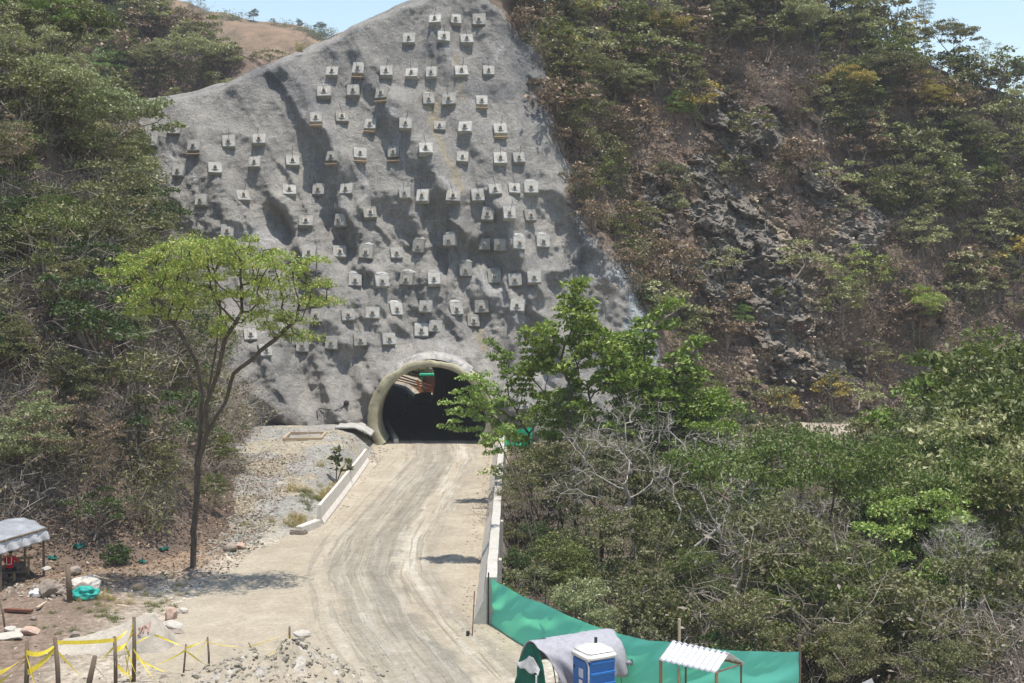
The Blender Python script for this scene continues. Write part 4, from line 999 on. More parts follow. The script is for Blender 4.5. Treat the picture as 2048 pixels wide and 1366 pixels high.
def crown_piece(seed, H, spread, nc, nl, leaf, flat=0.45, cr=0.6):
    rng = np.random.default_rng(seed)
    lean = rng.normal(size=2) * 0.25
    C = []
    for _ in range(400):
        a, r = rng.uniform(0, 6.28), spread * math.sqrt(rng.random()); z = H * rng.uniform(0.42, 1.0) * (1 - 0.35 * (r / spread) ** 2)
        c = np.array([math.cos(a) * r + lean[0] * H * 0.3, math.sin(a) * r + lean[1] * H * 0.3, z])
        if all(np.linalg.norm((c - q) * np.array([1, 1, 1.6])) > cr * 1.15 for q in C): C.append(c)
        if len(C) >= nc: break
    C = np.array(C)
    fork = np.array([[lean[0], lean[1], H * 0.28]]) + rng.normal(size=(len(C), 3)) * np.array([0.08, 0.08, 0.25]); fork[:, 2] = np.abs(fork[:, 2])
    midp = fork * 0.5 + C * 0.5 + rng.normal(size=C.shape) * 0.15
    tv = [tubes(np.zeros((3, 3)) + rng.normal(size=(3, 3)) * np.array([0.12, 0.12, 0]), fork[:3], np.full(3, 0.075), np.full(3, 0.05), 4),
          tubes(fork, midp, np.full(len(C), 0.04), np.full(len(C), 0.026), 4), tubes(midp, C, np.full(len(C), 0.026), np.full(len(C), 0.010), 3)]
    k = 5; P0 = np.repeat(C, k, 0) - np.array([0, 0, 0.05]); P1 = P0 + rng.normal(size=P0.shape) * np.array([cr, cr, cr * 0.5]) * 0.8
    tv.append(ribbons(P0, P1, 0.018, rng))
    return join(tv), clump_leaves(C, nl, cr, leaf, rng, flat)
for i in range(3):
    for nm, lm in (('tolive', 'olive_leaf'), ('tgreen', 'mid_leaf'), ('tdark', 'dark_leaf'), ('tpale', 'pale_leaf')):
        a, b = crown_piece(400 + i * 7 + len(nm), 3.6, 1.7, 13, 200, (0.12, 0.06)); PIECES[nm + str(i)] = ((a, 'twig'), (b, lm))
    for nm, lm in (('ftolive', 'olive_leaf'), ('ftgreen', 'mid_leaf'), ('ftpale', 'pale_leaf'), ('ftgold', 'gold_leaf'), ('ftdry', 'dry_leaf')):
        a, b = crown_piece(450 + i * 7 + len(nm), 4.2, 1.9, 12, 75, (0.25, 0.13), cr=0.7); PIECES[nm + str(i)] = ((a, 'twig'), (b, lm))
def pick(rng, table):
    ks = list(table); w = np.array([table[k] for k in ks], float); return ks[rng.choice(len(ks), p=w / w.sum())] + str(rng.integers(0, 3))

def undergrowth():
    rng = np.random.default_rng(31)
    # left hillside: walk over the slope
    sp = []; tries = 0
    while len(sp) < 760 and tries < 12000:
        tries += 1
        y = rng.uniform(60, 118); x = rng.uniform(-62, -15)
        if x < -0.43 * y - 4: continue
        z = float(hz(x, y))
        if z < 0.9 or (z < 2.2 and rng.random() < 0.5): continue
        gx = float(hz(x + 0.5, y)) - z
        patch = vnoise(x / 6, y / 6 + z / 9, 0, 201)
        low = z < 7
        t = {'dry': 3.6, 'grey': 2.4, 'olive': 0.8, 'tolive': 0.8, 'tdark': 0.5} if patch < 0.0 else {'dry': 2.2, 'grey': 1.6, 'tolive': 0.9, 'tgreen': 0.9, 'tdark': 0.8, 'tpale': 0.35}
        if 8 < z < 24 and x < -21 and rng.random() < 0.6: t = {'dry': 3, 'grey': 2.2, 'tdark': 0.6, 'olive': 0.5}
        if z < 5: t = {'dry': 2.0, 'grey': 1.0, 'olive': 0.6, 'tdark': 0.3}
        if z > 19: t = {'dry': 3.0, 'grey': 2.2, 'tpale': 1.2, 'tolive': 1.0, 'tgreen': 0.4}
        sp.append((pick(rng, t), x, y, z - 0.1, rng.uniform(0.7, 1.7), rng.uniform(0, 6.28), rng.uniform(0.9, 1.4)))
    scatter('undergrowth', PIECES, sp, ('tangled dry and olive brush covering the hillside left of the road', 'undergrowth', 'stuff'))
    # right-hand hillside
    sp = []; tries = 0
    while len(sp) < 820 and tries < 14000:
        tries += 1
        x = rng.uniform(0, 74); z = rng.uniform(0, 56)
        if x < xe(z) + 0.8 or z > zc(x) + 1: continue
        rk = float(rock_mask(x, z)); sc = float(scree_mask(x, z))
        if rk > 0.30 and rng.random() < 0.90: continue
        if sc > 0.4 and rng.random() < 0.8: continue
        if x < xe(z) + 7 and z < 12 and rng.random() < 0.6: continue
        Y = float(Yf(x, z))
        patch = vnoise(x / 8, z / 8, 0, 203)
        t = {'fardry': 4.2, 'farolive': 0.5, 'ftdry': 0.5, 'ftolive': 0.25} if patch * 0.9 + 0.010 * (x - 30) + 0.009 * (z - 22) < 0.0 else {'fardry': 1.6, 'ftolive': 1.5, 'ftgreen': 0.6, 'ftpale': 0.8, 'ftgold': 0.18, 'ftdry': 0.6}
        sp.append((pick(rng, t), x, Y - 0.2, z - 0.2, rng.uniform(0.6, 1.45), rng.uniform(0, 6.28), rng.uniform(0.9, 1.4)))
    for _ in range(150):     # fringe hanging over the edge of the concrete
        z = rng.uniform(11, 46); x = float(xe(z)) + rng.uniform(0.4, 6.5)
        if z > zc(x): continue
        sp.append((pick(rng, {'fardry': 2.2, 'ftdry': 1.2, 'ftolive': 1.2, 'farolive': 1.0, 'ftgreen': 0.3}), x, float(Yf(x, z)) - 0.25, z - 0.3, rng.uniform(0.5, 1.1), rng.uniform(0, 6.28), 1.1))
    scatter('undergrowth', PIECES, sp, ('dry brown scrub spread over the rocky hillside right of the concrete slope', 'undergrowth', 'stuff'))
    # gully beside the road
    sp = []; tries = 0
    while len(sp) < 430 and tries < 6000:
        tries += 1
        y = rng.uniform(44, 110); x = rng.uniform(-0.3, 0.43 * y + 4)
        if y < np.interp(x, FX, FY) + 2.2: continue
        if y > 101 and (x < 3 or 38 < x * 111 / y * 0 + x < 0): continue
        if y > 107 and 18.5 < x < 25: continue
        patch = vnoise(x / 7, y / 9, 0, 207)
        left = x < 12
        t = {'grey': 3.2, 'olive': 1.4, 'tolive': 1.0, 'tdark': 0.5, 'dry': 0.9} if patch < 0.05 or (x < 11 and rng.random() < 0.5) else {'grey': 0.9, 'olive': 0.8, 'tolive': 1.5, 'tgreen': 1.1, 'tdark': 0.9, 'tpale': 0.4}
        z = float(zg(x, y))
        s = rng.uniform(0.65, 1.25) if x > 2.0 else rng.uniform(0.6, 1.0)
        sp.append((pick(rng, t), x, y, z - 0.1, s, rng.uniform(0, 6.28), rng.uniform(0.75, 1.05)))
    scatter('undergrowth', PIECES, sp, ('dense olive and grey brush filling the gully beside the road', 'undergrowth', 'stuff'))
    # hills behind
    sp = []
    for _ in range(260):
        u = rng.uniform(-20, 560); v = rng.uniform(-60, 215)
        p = on_hill(u, v, MID)
        if v < np.interp(u, [-300, 200, 310, 360, 420, 480, 530, 580], [-260, -70, -22, 22, 62, 100, 122, 150]) - 3: continue
        sp.append((pick(rng, {'fardry': 3.2, 'ftolive': 1.5, 'ftpale': 1.0, 'ftdry': 1.6, 'ftgreen': 0.4}), p.x, p.y - 1, p.z - 0.6, rng.uniform(1.0, 1.9) * (1.0 if u < 300 else 0.62), rng.uniform(0, 6.28), 1.3))
    for _ in range(420):
        u = rng.uniform(300, 680); v = rng.uniform(0, 150)
        if v < np.interp(u, [300, 345, 400, 440, 520, 560, 650, 680], [-10, -2, 8, 30, 46, 50, 72, 60]): continue
        if vnoise(u / 30, v / 18, 0, 9) < -0.05: continue
        p = on_hill(u, v, FAR)
        sp.append((pick(rng, {'fardry': 0.8, 'farolive': 2.2, 'fargreen': 2.0}), p.x, p.y, p.z - 0.6, rng.uniform(1.0, 2.2), rng.uniform(0, 6.28), 1.6))
    scatter('undergrowth', PIECES, sp, ('hazy scrub dotted over the hills behind the crest', 'undergrowth', 'stuff'))
    # tufts of grass: along the barrier, on the terrace, around the yard
    sp = []
    for u0, v0, n, su, sv, kind in ((632, 975, 14, 18, 14, 'gtuft'), (655, 965, 10, 14, 12, 'tuft'), (590, 1045, 9, 14, 6, 'tuft'), (690, 935, 12, 14, 10, 'tuft'), (525, 925, 8, 8, 6, 'gtuft'), (480, 1000, 8, 20, 20, 'tuft'),
                                    (600, 960, 12, 30, 20, 'tuft'), (220, 1230, 16, 50, 8, 'gtuft'), (160, 1265, 10, 60, 8, 'gtuft'), (240, 1210, 10, 30, 8, 'tuft'), (440, 1040, 14, 16, 20, 'tuft'), (300, 1215, 10, 30, 10, 'gtuft'), (205, 1195, 10, 14, 6, 'tuft'), (330, 1180, 14, 30, 20, 'tuft')):
        for _ in range(n):
            u = u0 + rng.normal() * su; v = v0 + rng.normal() * sv; p = gpx(u, max(v, 870), 0.0)
            z = float(zg(p.x, p.y)); p = gpx(u, max(v, 870), z); z = float(zg(p.x, p.y))
            if p.x < -15.5 and p.y > 63: continue
            small = v0 > 1150
            sp.append((pick(rng, {kind: 1}), p.x, p.y, z - 0.03, rng.uniform(0.3, 0.6) if small else rng.uniform(0.6, 1.2), rng.uniform(0, 6.28), 1.2))
    scatter('grass', PIECES, sp, ('thin tufts of dry and green grass beside the barrier and around the yard', 'grass', 'stuff'))
    # leaf litter at the foot of the left bank
    n = 42000; x = rng.uniform(-36, -13.0, n); y = rng.uniform(57, 92, n)
    z = np.maximum(hz(x, y), zg(x, y)); d = np.exp(-((hz(x, y) - 1.4) / 3.4) ** 2)
    keep = (rng.random(n) < d) & (x < -13.2 - 0.05 * (y - 60))
    C = np.stack([x, y, z + 0.05], 1)[keep] + rng.normal(size=(keep.sum(), 3)) * 0.03
    v, q = leaves(C, 0.14, 0.08, rng, 1.2)
    tag(link('leaf_litter', build_mesh('leaf_litter', v, [q], [M['litter_leaf']], smooth=False)), 'fallen brown leaves under the trees at the foot of the left bank', 'leaf litter', 'stuff')
undergrowth()
# ---------------------------------------------------------------- single trees and shrubs
def root_at(u, v, where):
    if where == 'L': return on_left(u, v)
    if where == 'R':
        Y = 135.0
        for _ in range(40):
            x = (u - CU) / F * Y; z = min(CH - (v - CV) / F * Y, float(zc(x)) - 0.4)
            Y = 0.6 * Y + 0.4 * float(Yf(x, z))
        return Vector((x, float(Yf(x, z)), z))
    if where == 'M': return on_hill(u, v, MID)
    if where == 'F': return on_hill(u, v, FAR)
def T(where, key, u, v, H, label, cat='tree', leafm=None, bark=None, rz=0, squash=1.0, group=None):
    """rooted at pixel (u, v) of the hillside 'where', H metres tall"""
    p = root_at(u, v, where)
    if p is None: print('no root', label); return
    return tree(key, (p.x, p.y, p.z - 0.15), label, cat, H=H, rz=rz, leafm=leafm, bark=bark, squash=squash, group=group)
def G(key, u, vtop, Y, label, cat='tree', leafm=None, bark=None, rz=0, squash=1.0, H=None, group=None):
    """rooted on the gully floor at distance Y, its top reaching pixel row vtop"""
    x = (u - CU) / F * Y; z0 = float(zg(x, Y)) - 0.1; zt = CH - (vtop - CV) / F * Y
    return tree(key, (x, Y, z0), label, cat, H=(zt - z0), rz=rz, leafm=leafm, bark=bark, squash=squash, group=group)

# left side
p = gpx(386, 1128, 0.2); tree('umbrella', (p.x, p.y, 0.05), 'tall slender tree with forked trunk and flat bright yellow-green crown left of the road', 'tree', s=1.22, squash=0.90)
T('L', 'spread', 190, 420, 9.4, 'bushy tree with pale yellowish blossom crown against the left edge of the concrete slope', leafm='pale_leaf', rz=0.4)
T('L', 'round_b', 265, 400, 6.2, 'dark green leafy tree overhanging the upper left edge of the concrete slope', leafm='mid_leaf', rz=1.2)
T('L', 'spread', 300, 560, 6.0, 'olive tree leaning over the concrete slope just above the flat-topped tree', leafm='olive_leaf', rz=2.2)
T('L', 'sparse', 30, 250, 9.0, 'tall light green tree in the top left corner', leafm='pale_leaf', rz=0.9)
T('L', 'spread', 120, 200, 8.5, 'green tree with long bare limbs below the top edge at upper left', leafm='mid_leaf', rz=2.9)
T('L', 'bare_white', 190, 330, 6.0, 'leafless tree with pale branches reaching up beside the left end of the crest', bark='white_bark', rz=0.3)
T('L', 'feather', 110, 500, 3.6, 'small bright green feathery tree in the shaded part of the left hillside', leafm='feather_leaf', rz=1.1, squash=0.6)
T('L', 'sparse', 30, 480, 8.0, 'thin brownish tree on the dark left hillside at the left edge', leafm='dry_leaf', rz=2.1)
T('L', 'round_a', 65, 1010, 6.0, 'dense light green bushy tree low on the left hillside', leafm='pale_leaf', rz=0.2)
T('L', 'round_b', 270, 760, 4.6, 'grey-green bushy tree halfway up the left hillside behind the flat-topped tree', leafm='pale_leaf', rz=1.9)
T('L', 'sparse', 152, 1085, 7.6, 'slim dark-trunked tree with thin brown twigs behind the tarp shelter', leafm='dry_leaf', bark='dark_bark', rz=0.5)
T('L', 'round_b', 365, 870, 5.0, 'yellowish leafy tree close behind the trunk of the flat-topped tree', leafm='olive_leaf', rz=3.1)
T('L', 'round_a', 440, 960, 3.4, 'leafy green shrub at the right foot of the left bank beside the gravel terrace', 'shrub', leafm='mid_leaf', rz=0.8)
T('L', 'bush', 488, 800, 2.8, 'dark green creeper bush on the lower left edge of the concrete slope', 'shrub', leafm='dark_leaf', rz=0.1)
T('L', 'bush', 478, 880, 2.0, 'small dark bush hanging on the reddish bank left of the gravel terrace', 'shrub', leafm='mid_leaf', rz=1.1)
T('L', 'round_b', 130, 700, 5.2, 'twiggy olive tree in the middle of the left hillside', leafm='olive_leaf', rz=1.4)
T('L', 'bare_shrub', 240, 620, 3.4, 'leafless grey shrub left of the flat-topped crown', 'shrub', rz=1.4)
T('L', 'bare_shrub', 190, 900, 3.6, 'leafless brown shrub between the light green bush and the flat-topped trunk', 'shrub', bark='bark', rz=2.4)
T('L', 'bare_shrub', 70, 640, 3.6, 'leafless twiggy shrub on the dark left hillside near the left edge', 'shrub', bark='bark', rz=0.7)
T('L', 'round_a', 20, 790, 4.4, 'olive shrub at the left edge above the light green bush', 'shrub', leafm='olive_leaf', rz=0.6)
T('L', 'bush', 233, 1135, 1.5, 'small dark shrub on the leaf litter between the tarp shelter and the flat-topped trunk', 'shrub', leafm='dark_leaf', rz=0.6)
T('L', 'sparse', 330, 700, 6.4, 'thin pale-stemmed tree seen through the limbs of the flat-topped tree', leafm='olive_leaf', rz=1.6)
T('L', 'round_b', 335, 520, 4.6, 'light green small tree on the left edge of the concrete slope above the flat-topped crown', leafm='fresh_leaf', rz=0.3)
T('L', 'spread', 95, 330, 7.6, 'pale dusty green tree left of the blossom crown', leafm='pale_leaf', rz=2.6)
T('L', 'round_b', 60, 140, 7.5, 'fresh green tree high at the left edge', leafm='fresh_leaf', rz=0.6)
T('L', 'sparse', 230, 480, 7.0, 'dry tree with thin yellowish leaves below the blossom crown', leafm='pale_leaf', rz=0.6)
T('L', 'round_a', 150, 860, 4.8, 'sunlit yellow-green bush on the lower left hillside', 'shrub', leafm='olive_leaf', rz=2.6)
T('L', 'bare_shrub', 300, 1060, 2.6, 'leafless grey-brown shrub at the foot of the left bank beside the flat-topped trunk', 'shrub', rz=0.9)
T('L', 'round_b', 330, 1010, 3.6, 'dull green bush at the foot of the left bank left of the flat-topped trunk', 'shrub', leafm='olive_leaf', rz=2.0)
T('L', 'round_b', 425, 1030, 2.6, 'low olive bush right of the flat-topped trunk at the road edge', 'shrub', leafm='mid_leaf', rz=1.0)
T('L', 'sparse', 210, 1060, 5.0, 'thin dry sapling on the leaf litter behind the small dark shrub', leafm='dry_leaf', rz=1.7)
# wooded hill behind the crest
T('M', 'spread', 380, 205, 11, 'large olive tree with layered crown just behind the left crest', leafm='pale_leaf', rz=0.3, squash=1.1)
T('M', 'spread', 300, 215, 10, 'brownish olive tree behind the left end of the crest', leafm='olive_leaf', rz=1.7)
T('M', 'round_a', 215, 215, 10, 'light green tree behind the crest at its far left end', leafm='fresh_leaf', rz=0.8)
T('M', 'round_b', 455, 165, 5.5, 'grey-green tree behind the crest at the dark stain', leafm='olive_leaf', rz=2.6)
T('M', 'sparse', 300, 60, 6, 'brown leafless-looking tree high on the wooded hill', leafm='dry_leaf', rz=0.3)
T('M', 'sparse', 370, 90, 5, 'greyish tree below the skyline of the wooded hill', leafm='olive_leaf', rz=1.3)
T('M', 'round_b', 240, 120, 9, 'dark tree in the shaded fold of the wooded hill', leafm='dark_leaf', rz=1.3)
T('M', 'sparse', 420, 120, 4, 'small dry tree on the right flank of the wooded hill', leafm='dry_leaf', rz=2.3)
T('F', 'round_a', 507, 46, 6, 'lone round tree standing on the far reddish skyline', leafm='dark_leaf')
T('F', 'spread', 398, 14, 5, 'small flat tree on the far skyline above the wooded hill', leafm='dark_leaf', rz=1.0)
T('F', 'round_b', 545, 56, 4, 'dark tree on the far skyline right of the lone round tree', leafm='mid_leaf', rz=1.0)
T('F', 'round_a', 600, 62, 5, 'dark bushy tree on the far skyline nearing the concrete crest', leafm='dark_leaf', rz=2.0)
T('F', 'spread', 640, 74, 6, 'spreading tree on the far skyline touching the concrete crest', leafm='dark_leaf', rz=2.4)
T('F', 'round_b', 460, 60, 5, 'dark tree on the far slope below the skyline', leafm='mid_leaf', rz=0.4)
T('F', 'round_a', 545, 90, 5, 'bushy tree low on the far reddish slope', leafm='dark_leaf', rz=1.4)
# right-hand hillside
RT = [
 ('spread', 1180, 235, 7.5, 'grey-olive tree just right of the upper concrete edge', 'tree', 'olive_leaf', 0.3),
 ('round_b', 1075, 60, 6, 'dark olive tree at the top of the concrete slope\'s right edge', 'tree', 'olive_leaf', 1.3),
 ('round_a', 1150, 110, 6.5, 'bushy tree below the top edge right of the highest anchor blocks', 'tree', 'olive_leaf', 2.2),
 ('spread', 1325, 125, 6.5, 'tree with golden yellow crown high on the right hillside', 'tree', 'gold_leaf', 0.1),
 ('spread', 1270, 245, 7.0, 'pale green tree with wide layered crown on the right hillside', 'tree', 'pale_leaf', 0.9),
 ('round_a', 1362, 262, 5.2, 'bright green small tree at the right end of the pale layered crown', 'tree', 'fresh_leaf', 0.5),
 ('feather', 1140, 245, 3.2, 'small dark green feathery tree on the edge of the concrete slope', 'tree', 'feather_leaf', 1.5),
 ('spread', 1330, 400, 4.6, 'grey-green low tree above the left rock outcrop', 'tree', 'olive_leaf', 2.5),
 ('bush', 1350, 430, 3.0, 'pale shrub beside the left rock outcrop', 'shrub', 'pale_leaf', 2.5),
 ('round_b', 1240, 330, 5, 'dull olive tree on the dark slope right of the concrete edge', 'tree', 'olive_leaf', 2.9),
 ('spread', 1460, 110, 7.5, 'olive tree at the top of the right hillside below the frame edge', 'tree', 'olive_leaf', 1.0),
 ('spread', 1600, 130, 8.5, 'broad grey-olive tree near the top of the right hillside', 'tree', 'pale_leaf', 1.9),
 ('sparse', 1400, 160, 7.0, 'bare grey tree between the golden crown and the broad olive tree', 'tree', 'dry_leaf', 0.9),
 ('spread', 1780, 250, 10.0, 'largest olive tree on the upper right hillside', 'tree', 'olive_leaf', 0.2),
 ('spread', 1690, 250, 7.5, 'tree with mustard yellow leaves left of the largest olive tree', 'tree', 'gold_leaf', 2.2),
 ('spread', 1860, 262, 6.5, 'orange-tinged tree right of the largest olive tree', 'tree', 'gold_leaf', 0.7),
 ('sparse', 1850, 80, 8.5, 'bare-looking tree breaking the right skyline', 'tree', 'olive_leaf', 1.2),
 ('sparse', 1760, 50, 8.0, 'thin grey tree on the skyline at the top right', 'tree', 'dry_leaf', 2.2),
 ('spread', 1900, 140, 7.0, 'flat-crowned olive tree on the falling right skyline', 'tree', 'olive_leaf', 0.2),
 ('sparse', 1975, 200, 8.0, 'twiggy tree on the skyline near the right edge', 'tree', 'pale_leaf', 0.2),
 ('round_b', 2035, 200, 5.5, 'green tree on the skyline at the right edge', 'tree', 'mid_leaf', 1.2),
 ('round_a', 1480, 678, 4.2, 'bright green rounded bush at the foot of the rock outcrop', 'shrub', 'fresh_leaf', 0.4),
 ('sparse', 1722, 740, 14.0, 'tall yellow-green tree with slender trunk in front of the scree chute', 'tree', 'yellow_green_leaf', 0.6),
 ('spread', 1840, 700, 7.5, 'yellow-green spreading tree right of the scree chute tree', 'tree', 'yellow_green_leaf', 1.6),
 ('round_b', 1900, 480, 7, 'pale green tree on the right hillside below the yellow trees', 'tree', 'mid_leaf', 0.4),
 ('round_a', 1985, 400, 6.5, 'light green tree at the right edge of the hillside', 'tree', 'mid_leaf', 1.4),
 ('spread', 1930, 340, 7, 'olive tree below the orange-tinged tree', 'tree', 'olive_leaf', 2.0),
 ('round_b', 2020, 520, 6.5, 'olive tree at the right edge halfway down the hillside', 'tree', 'olive_leaf', 2.4),
 ('sparse', 1960, 600, 7, 'brown twiggy tree on the lower right hillside', 'tree', 'dry_leaf', 2.4),
 ('round_b', 1810, 420, 5.5, 'dull green tree right of the upper rock outcrop', 'tree', 'olive_leaf', 1.8),
 ('sparse', 1600, 280, 6.0, 'grey bare tree above the upper rock outcrop', 'tree', 'dry_leaf', 1.1),
 ('bare_shrub', 1480, 170, 3.5, 'leafless grey shrub on the dark slope under the top trees', 'shrub', None, 1.1),
 ('bare_shrub', 1560, 230, 3.5, 'leafless shrub with white stems above the rock outcrop', 'shrub', None, 2.0),
 ('bush', 1290, 620, 2.6, 'dark shrub on the slope behind the big-leaved trees', 'shrub', 'dark_leaf', 2.0),
 ('bush', 1560, 600, 1.8, 'small green shrub in the rocks left of the scree chute', 'shrub', 'mid_leaf', 2.0),
 ('round_b', 1560, 850, 4.4, 'yellowish tree at the foot of the right cliff', 'tree', 'olive_leaf', 1.0),
 ('sparse', 1690, 850, 4.6, 'grey bare tree at the foot of the right cliff', 'tree', 'dry_leaf', 1.0),
 ('bush', 1560, 350, 2.0, 'green shrub growing on the upper rock outcrop', 'shrub', 'olive_leaf', 1.0),
 ('bush', 1390, 250, 2.4, 'grey-green shrub left of the upper rock outcrop', 'shrub', 'pale_leaf', 1.0),
 ('sparse', 1210, 640, 4.2, 'dry brown sapling at the lower right end of the concrete slope', 'tree', 'dry_leaf', 0.2),
]
for k, u, v, H, lab, cat, lm, rz in RT: T('R', k, u, v, H, lab, cat, lm, None, rz)
# gully
def hero(key, u, Y, vtop, label, rz=0, **k): G(key, u, vtop, Y, label, rz=rz, **k)
hero('big_leaf_a', 1150, 76, 548, 'bright green large-leaved tree in front of the concrete slope, nearer the tunnel')
hero('big_leaf_b', 1205, 79, 590, 'bright green large-leaved tree in front of the concrete slope, farther from the tunnel')
G('big_leaf_b', 1062, 672, 80, 'lower bright green tree leaning towards the tunnel mouth', rz=3.3, squash=0.85)
G('big_leaf_a', 1340, 742, 82, 'bright green leafy tree behind the bare white-limbed tree', rz=2.0)
tree('slanting', (1.75, 62, float(zg(1.75, 62))), 'light green small tree leaning across the tunnel mouth on slanting stems', 'tree', s=0.80)
G('bare_white', 1265, 772, 67, 'leafless tree with spreading white limbs in the gully', rz=0.1, squash=0.95)
G('feather', 1660, 852, 60, 'wide dark green feathery umbrella tree in the middle of the gully', rz=0.1, squash=0.85)
GT = [
 ('round_a', 1925, 690, 76, 'bright green tree right of the cliff foot', 'tree', 'bright_leaf', 0.3),
 ('spread', 1990, 640, 72, 'tall pale green tree at the right edge of the gully', 'tree', 'mid_leaf', 1.3),
 ('round_b', 2040, 740, 66, 'green tree with forked trunk at the right edge', 'tree', 'mid_leaf', 0.8),
 ('round_b', 1880, 790, 68, 'olive-green tree left of the forked tree at the right edge', 'tree', 'olive_leaf', 2.1),
 ('spread', 1780, 815, 84, 'grey-green tree below the cliff foot', 'tree', 'olive_leaf', 0.2),
 ('sparse', 1660, 805, 90, 'thin tree with a few pale leaves before the strip of bare road', 'tree', 'olive_leaf', 0.6),
 ('spread', 1560, 822, 92, 'yellowish flat tree before the strip of bare road', 'tree', 'olive_leaf', 1.6),
 ('round_a', 1430, 815, 86, 'bright green tree right of the bare white-limbed tree', 'tree', 'bright_leaf', 2.7),
 ('round_b', 1470, 905, 76, 'light green bush in the sun behind the feathery umbrella tree', 'shrub', 'fresh_leaf', 0.7),
 ('round_a', 1400, 950, 70, 'dark green tree under the white limbs', 'tree', 'mid_leaf', 0.2),
 ('sparse', 1120, 850, 82, 'grey twiggy tree between the road wall and the large-leaved trees', 'tree', 'olive_leaf', 0.2),
 ('bare_shrub', 1060, 905, 74, 'grey leafless shrub leaning over the road wall', 'shrub', None, 0.7),
 ('round_b', 1075, 1040, 66, 'dark leafy tree just behind the road wall', 'tree', 'dark_leaf', 1.7),
 ('round_a', 1045, 1090, 59, 'dark broad-leaved shrub against the outer face of the road wall', 'shrub', 'dark_leaf', 2.7),
 ('sparse', 1180, 930, 68, 'brownish twiggy tree behind the road wall', 'tree', 'olive_leaf', 2.2),
 ('round_b', 1240, 1000, 60, 'olive twiggy tree behind the green net fence', 'tree', 'olive_leaf', 0.9),
 ('round_a', 1140, 1060, 57, 'dull green tree nearest the corner of the net fence and wall', 'tree', 'mid_leaf', 1.9),
 ('sparse', 1330, 1010, 58, 'grey-brown twiggy tree left of the feathery umbrella tree', 'tree', 'olive_leaf', 1.2),
 ('round_b', 1400, 1090, 52, 'dark olive tree behind the middle of the net fence', 'tree', 'mid_leaf', 2.4),
 ('round_a', 1320, 1150, 50, 'grey-green bush close behind the net fence', 'shrub', 'olive_leaf', 0.4),
 ('round_a', 1530, 1080, 52, 'bronze-green tree under the feathery umbrella tree', 'tree', 'olive_leaf', 1.4),
 ('round_b', 1640, 1100, 49, 'dark green tree behind the corrugated shelter', 'tree', 'mid_leaf', 0.1),
 ('round_a', 1740, 1060, 52, 'mid-green tree right of the umbrella tree trunk', 'tree', 'mid_leaf', 2.1),
 ('sparse', 1700, 1180, 46, 'thin tree with grey trunk beyond the right end of the net fence', 'tree', 'olive_leaf', 2.1),
 ('round_b', 1810, 1010, 58, 'dark glossy green tree right of the umbrella crown', 'tree', 'dark_leaf', 0.6),
 ('round_a', 1900, 930, 62, 'olive tree in the right part of the gully', 'tree', 'mid_leaf', 1.6),
 ('round_b', 2010, 890, 58, 'mid-green tree at the right edge below the forked tree', 'tree', 'mid_leaf', 2.6),
 ('round_a', 1850, 1130, 48, 'dull green bush in the lower right', 'shrub', 'olive_leaf', 2.6),
 ('bare_white', 1925, 1020, 52, 'dead tree with pale leaning trunk at lower right', 'tree', None, 1.3),
 ('bare_shrub', 1960, 1195, 44, 'leafless grey shrub in the lower right corner', 'shrub', None, 0.3),
 ('bare_shrub', 2030, 1170, 45, 'leafless white-twigged shrub at the right edge of the lower right corner', 'shrub', None, 1.3),
 ('round_b', 1700, 1240, 43, 'yellowish bush right of the net fence end', 'shrub', 'olive_leaf', 1.0),
 ('round_a', 1880, 1260, 42, 'olive bush at the bottom edge near the lower right corner', 'shrub', 'olive_leaf', 0.2),
 ('round_b', 1960, 1080, 50, 'grey-green tree above the leafless lower right shrubs', 'tree', 'olive_leaf', 0.2),
 ('sparse', 1560, 950, 70, 'thin pale-limbed tree behind the umbrella crown', 'tree', 'olive_leaf', 1.2),
 ('round_a', 1700, 905, 78, 'green tree between the umbrella crown and the cliff foot', 'tree', 'mid_leaf', 1.0),
 ('round_b', 1800, 900, 74, 'leafy tree behind the right end of the umbrella crown', 'tree', 'mid_leaf', 1.9),
 ('round_b', 1500, 1180, 46, 'brownish bush right behind the net fence near the shelter', 'shrub', 'olive_leaf', 1.9),
 ('bare_white', 1500, 940, 58, 'bare tree with pale twisted limbs left of the feathery umbrella trunk', 'tree', None, 0.9),
 ('bare_white', 1780, 935, 64, 'bare pale-limbed tree at the right end of the umbrella crown', 'tree', None, 2.6),
 ('bare_shrub', 1590, 1010, 50, 'leafless reddish-grey shrub below the umbrella crown', 'shrub', None, 0.5),
 ('round_b', 1170, 1150, 50, 'whitish-leaved shrub behind the net fence left half', 'shrub', 'pale_leaf', 1.9),
]
for k, u, vt, Y, lab, cat, lm, rz in GT: G(k, u, vt, Y, lab, cat, lm, None, rz)
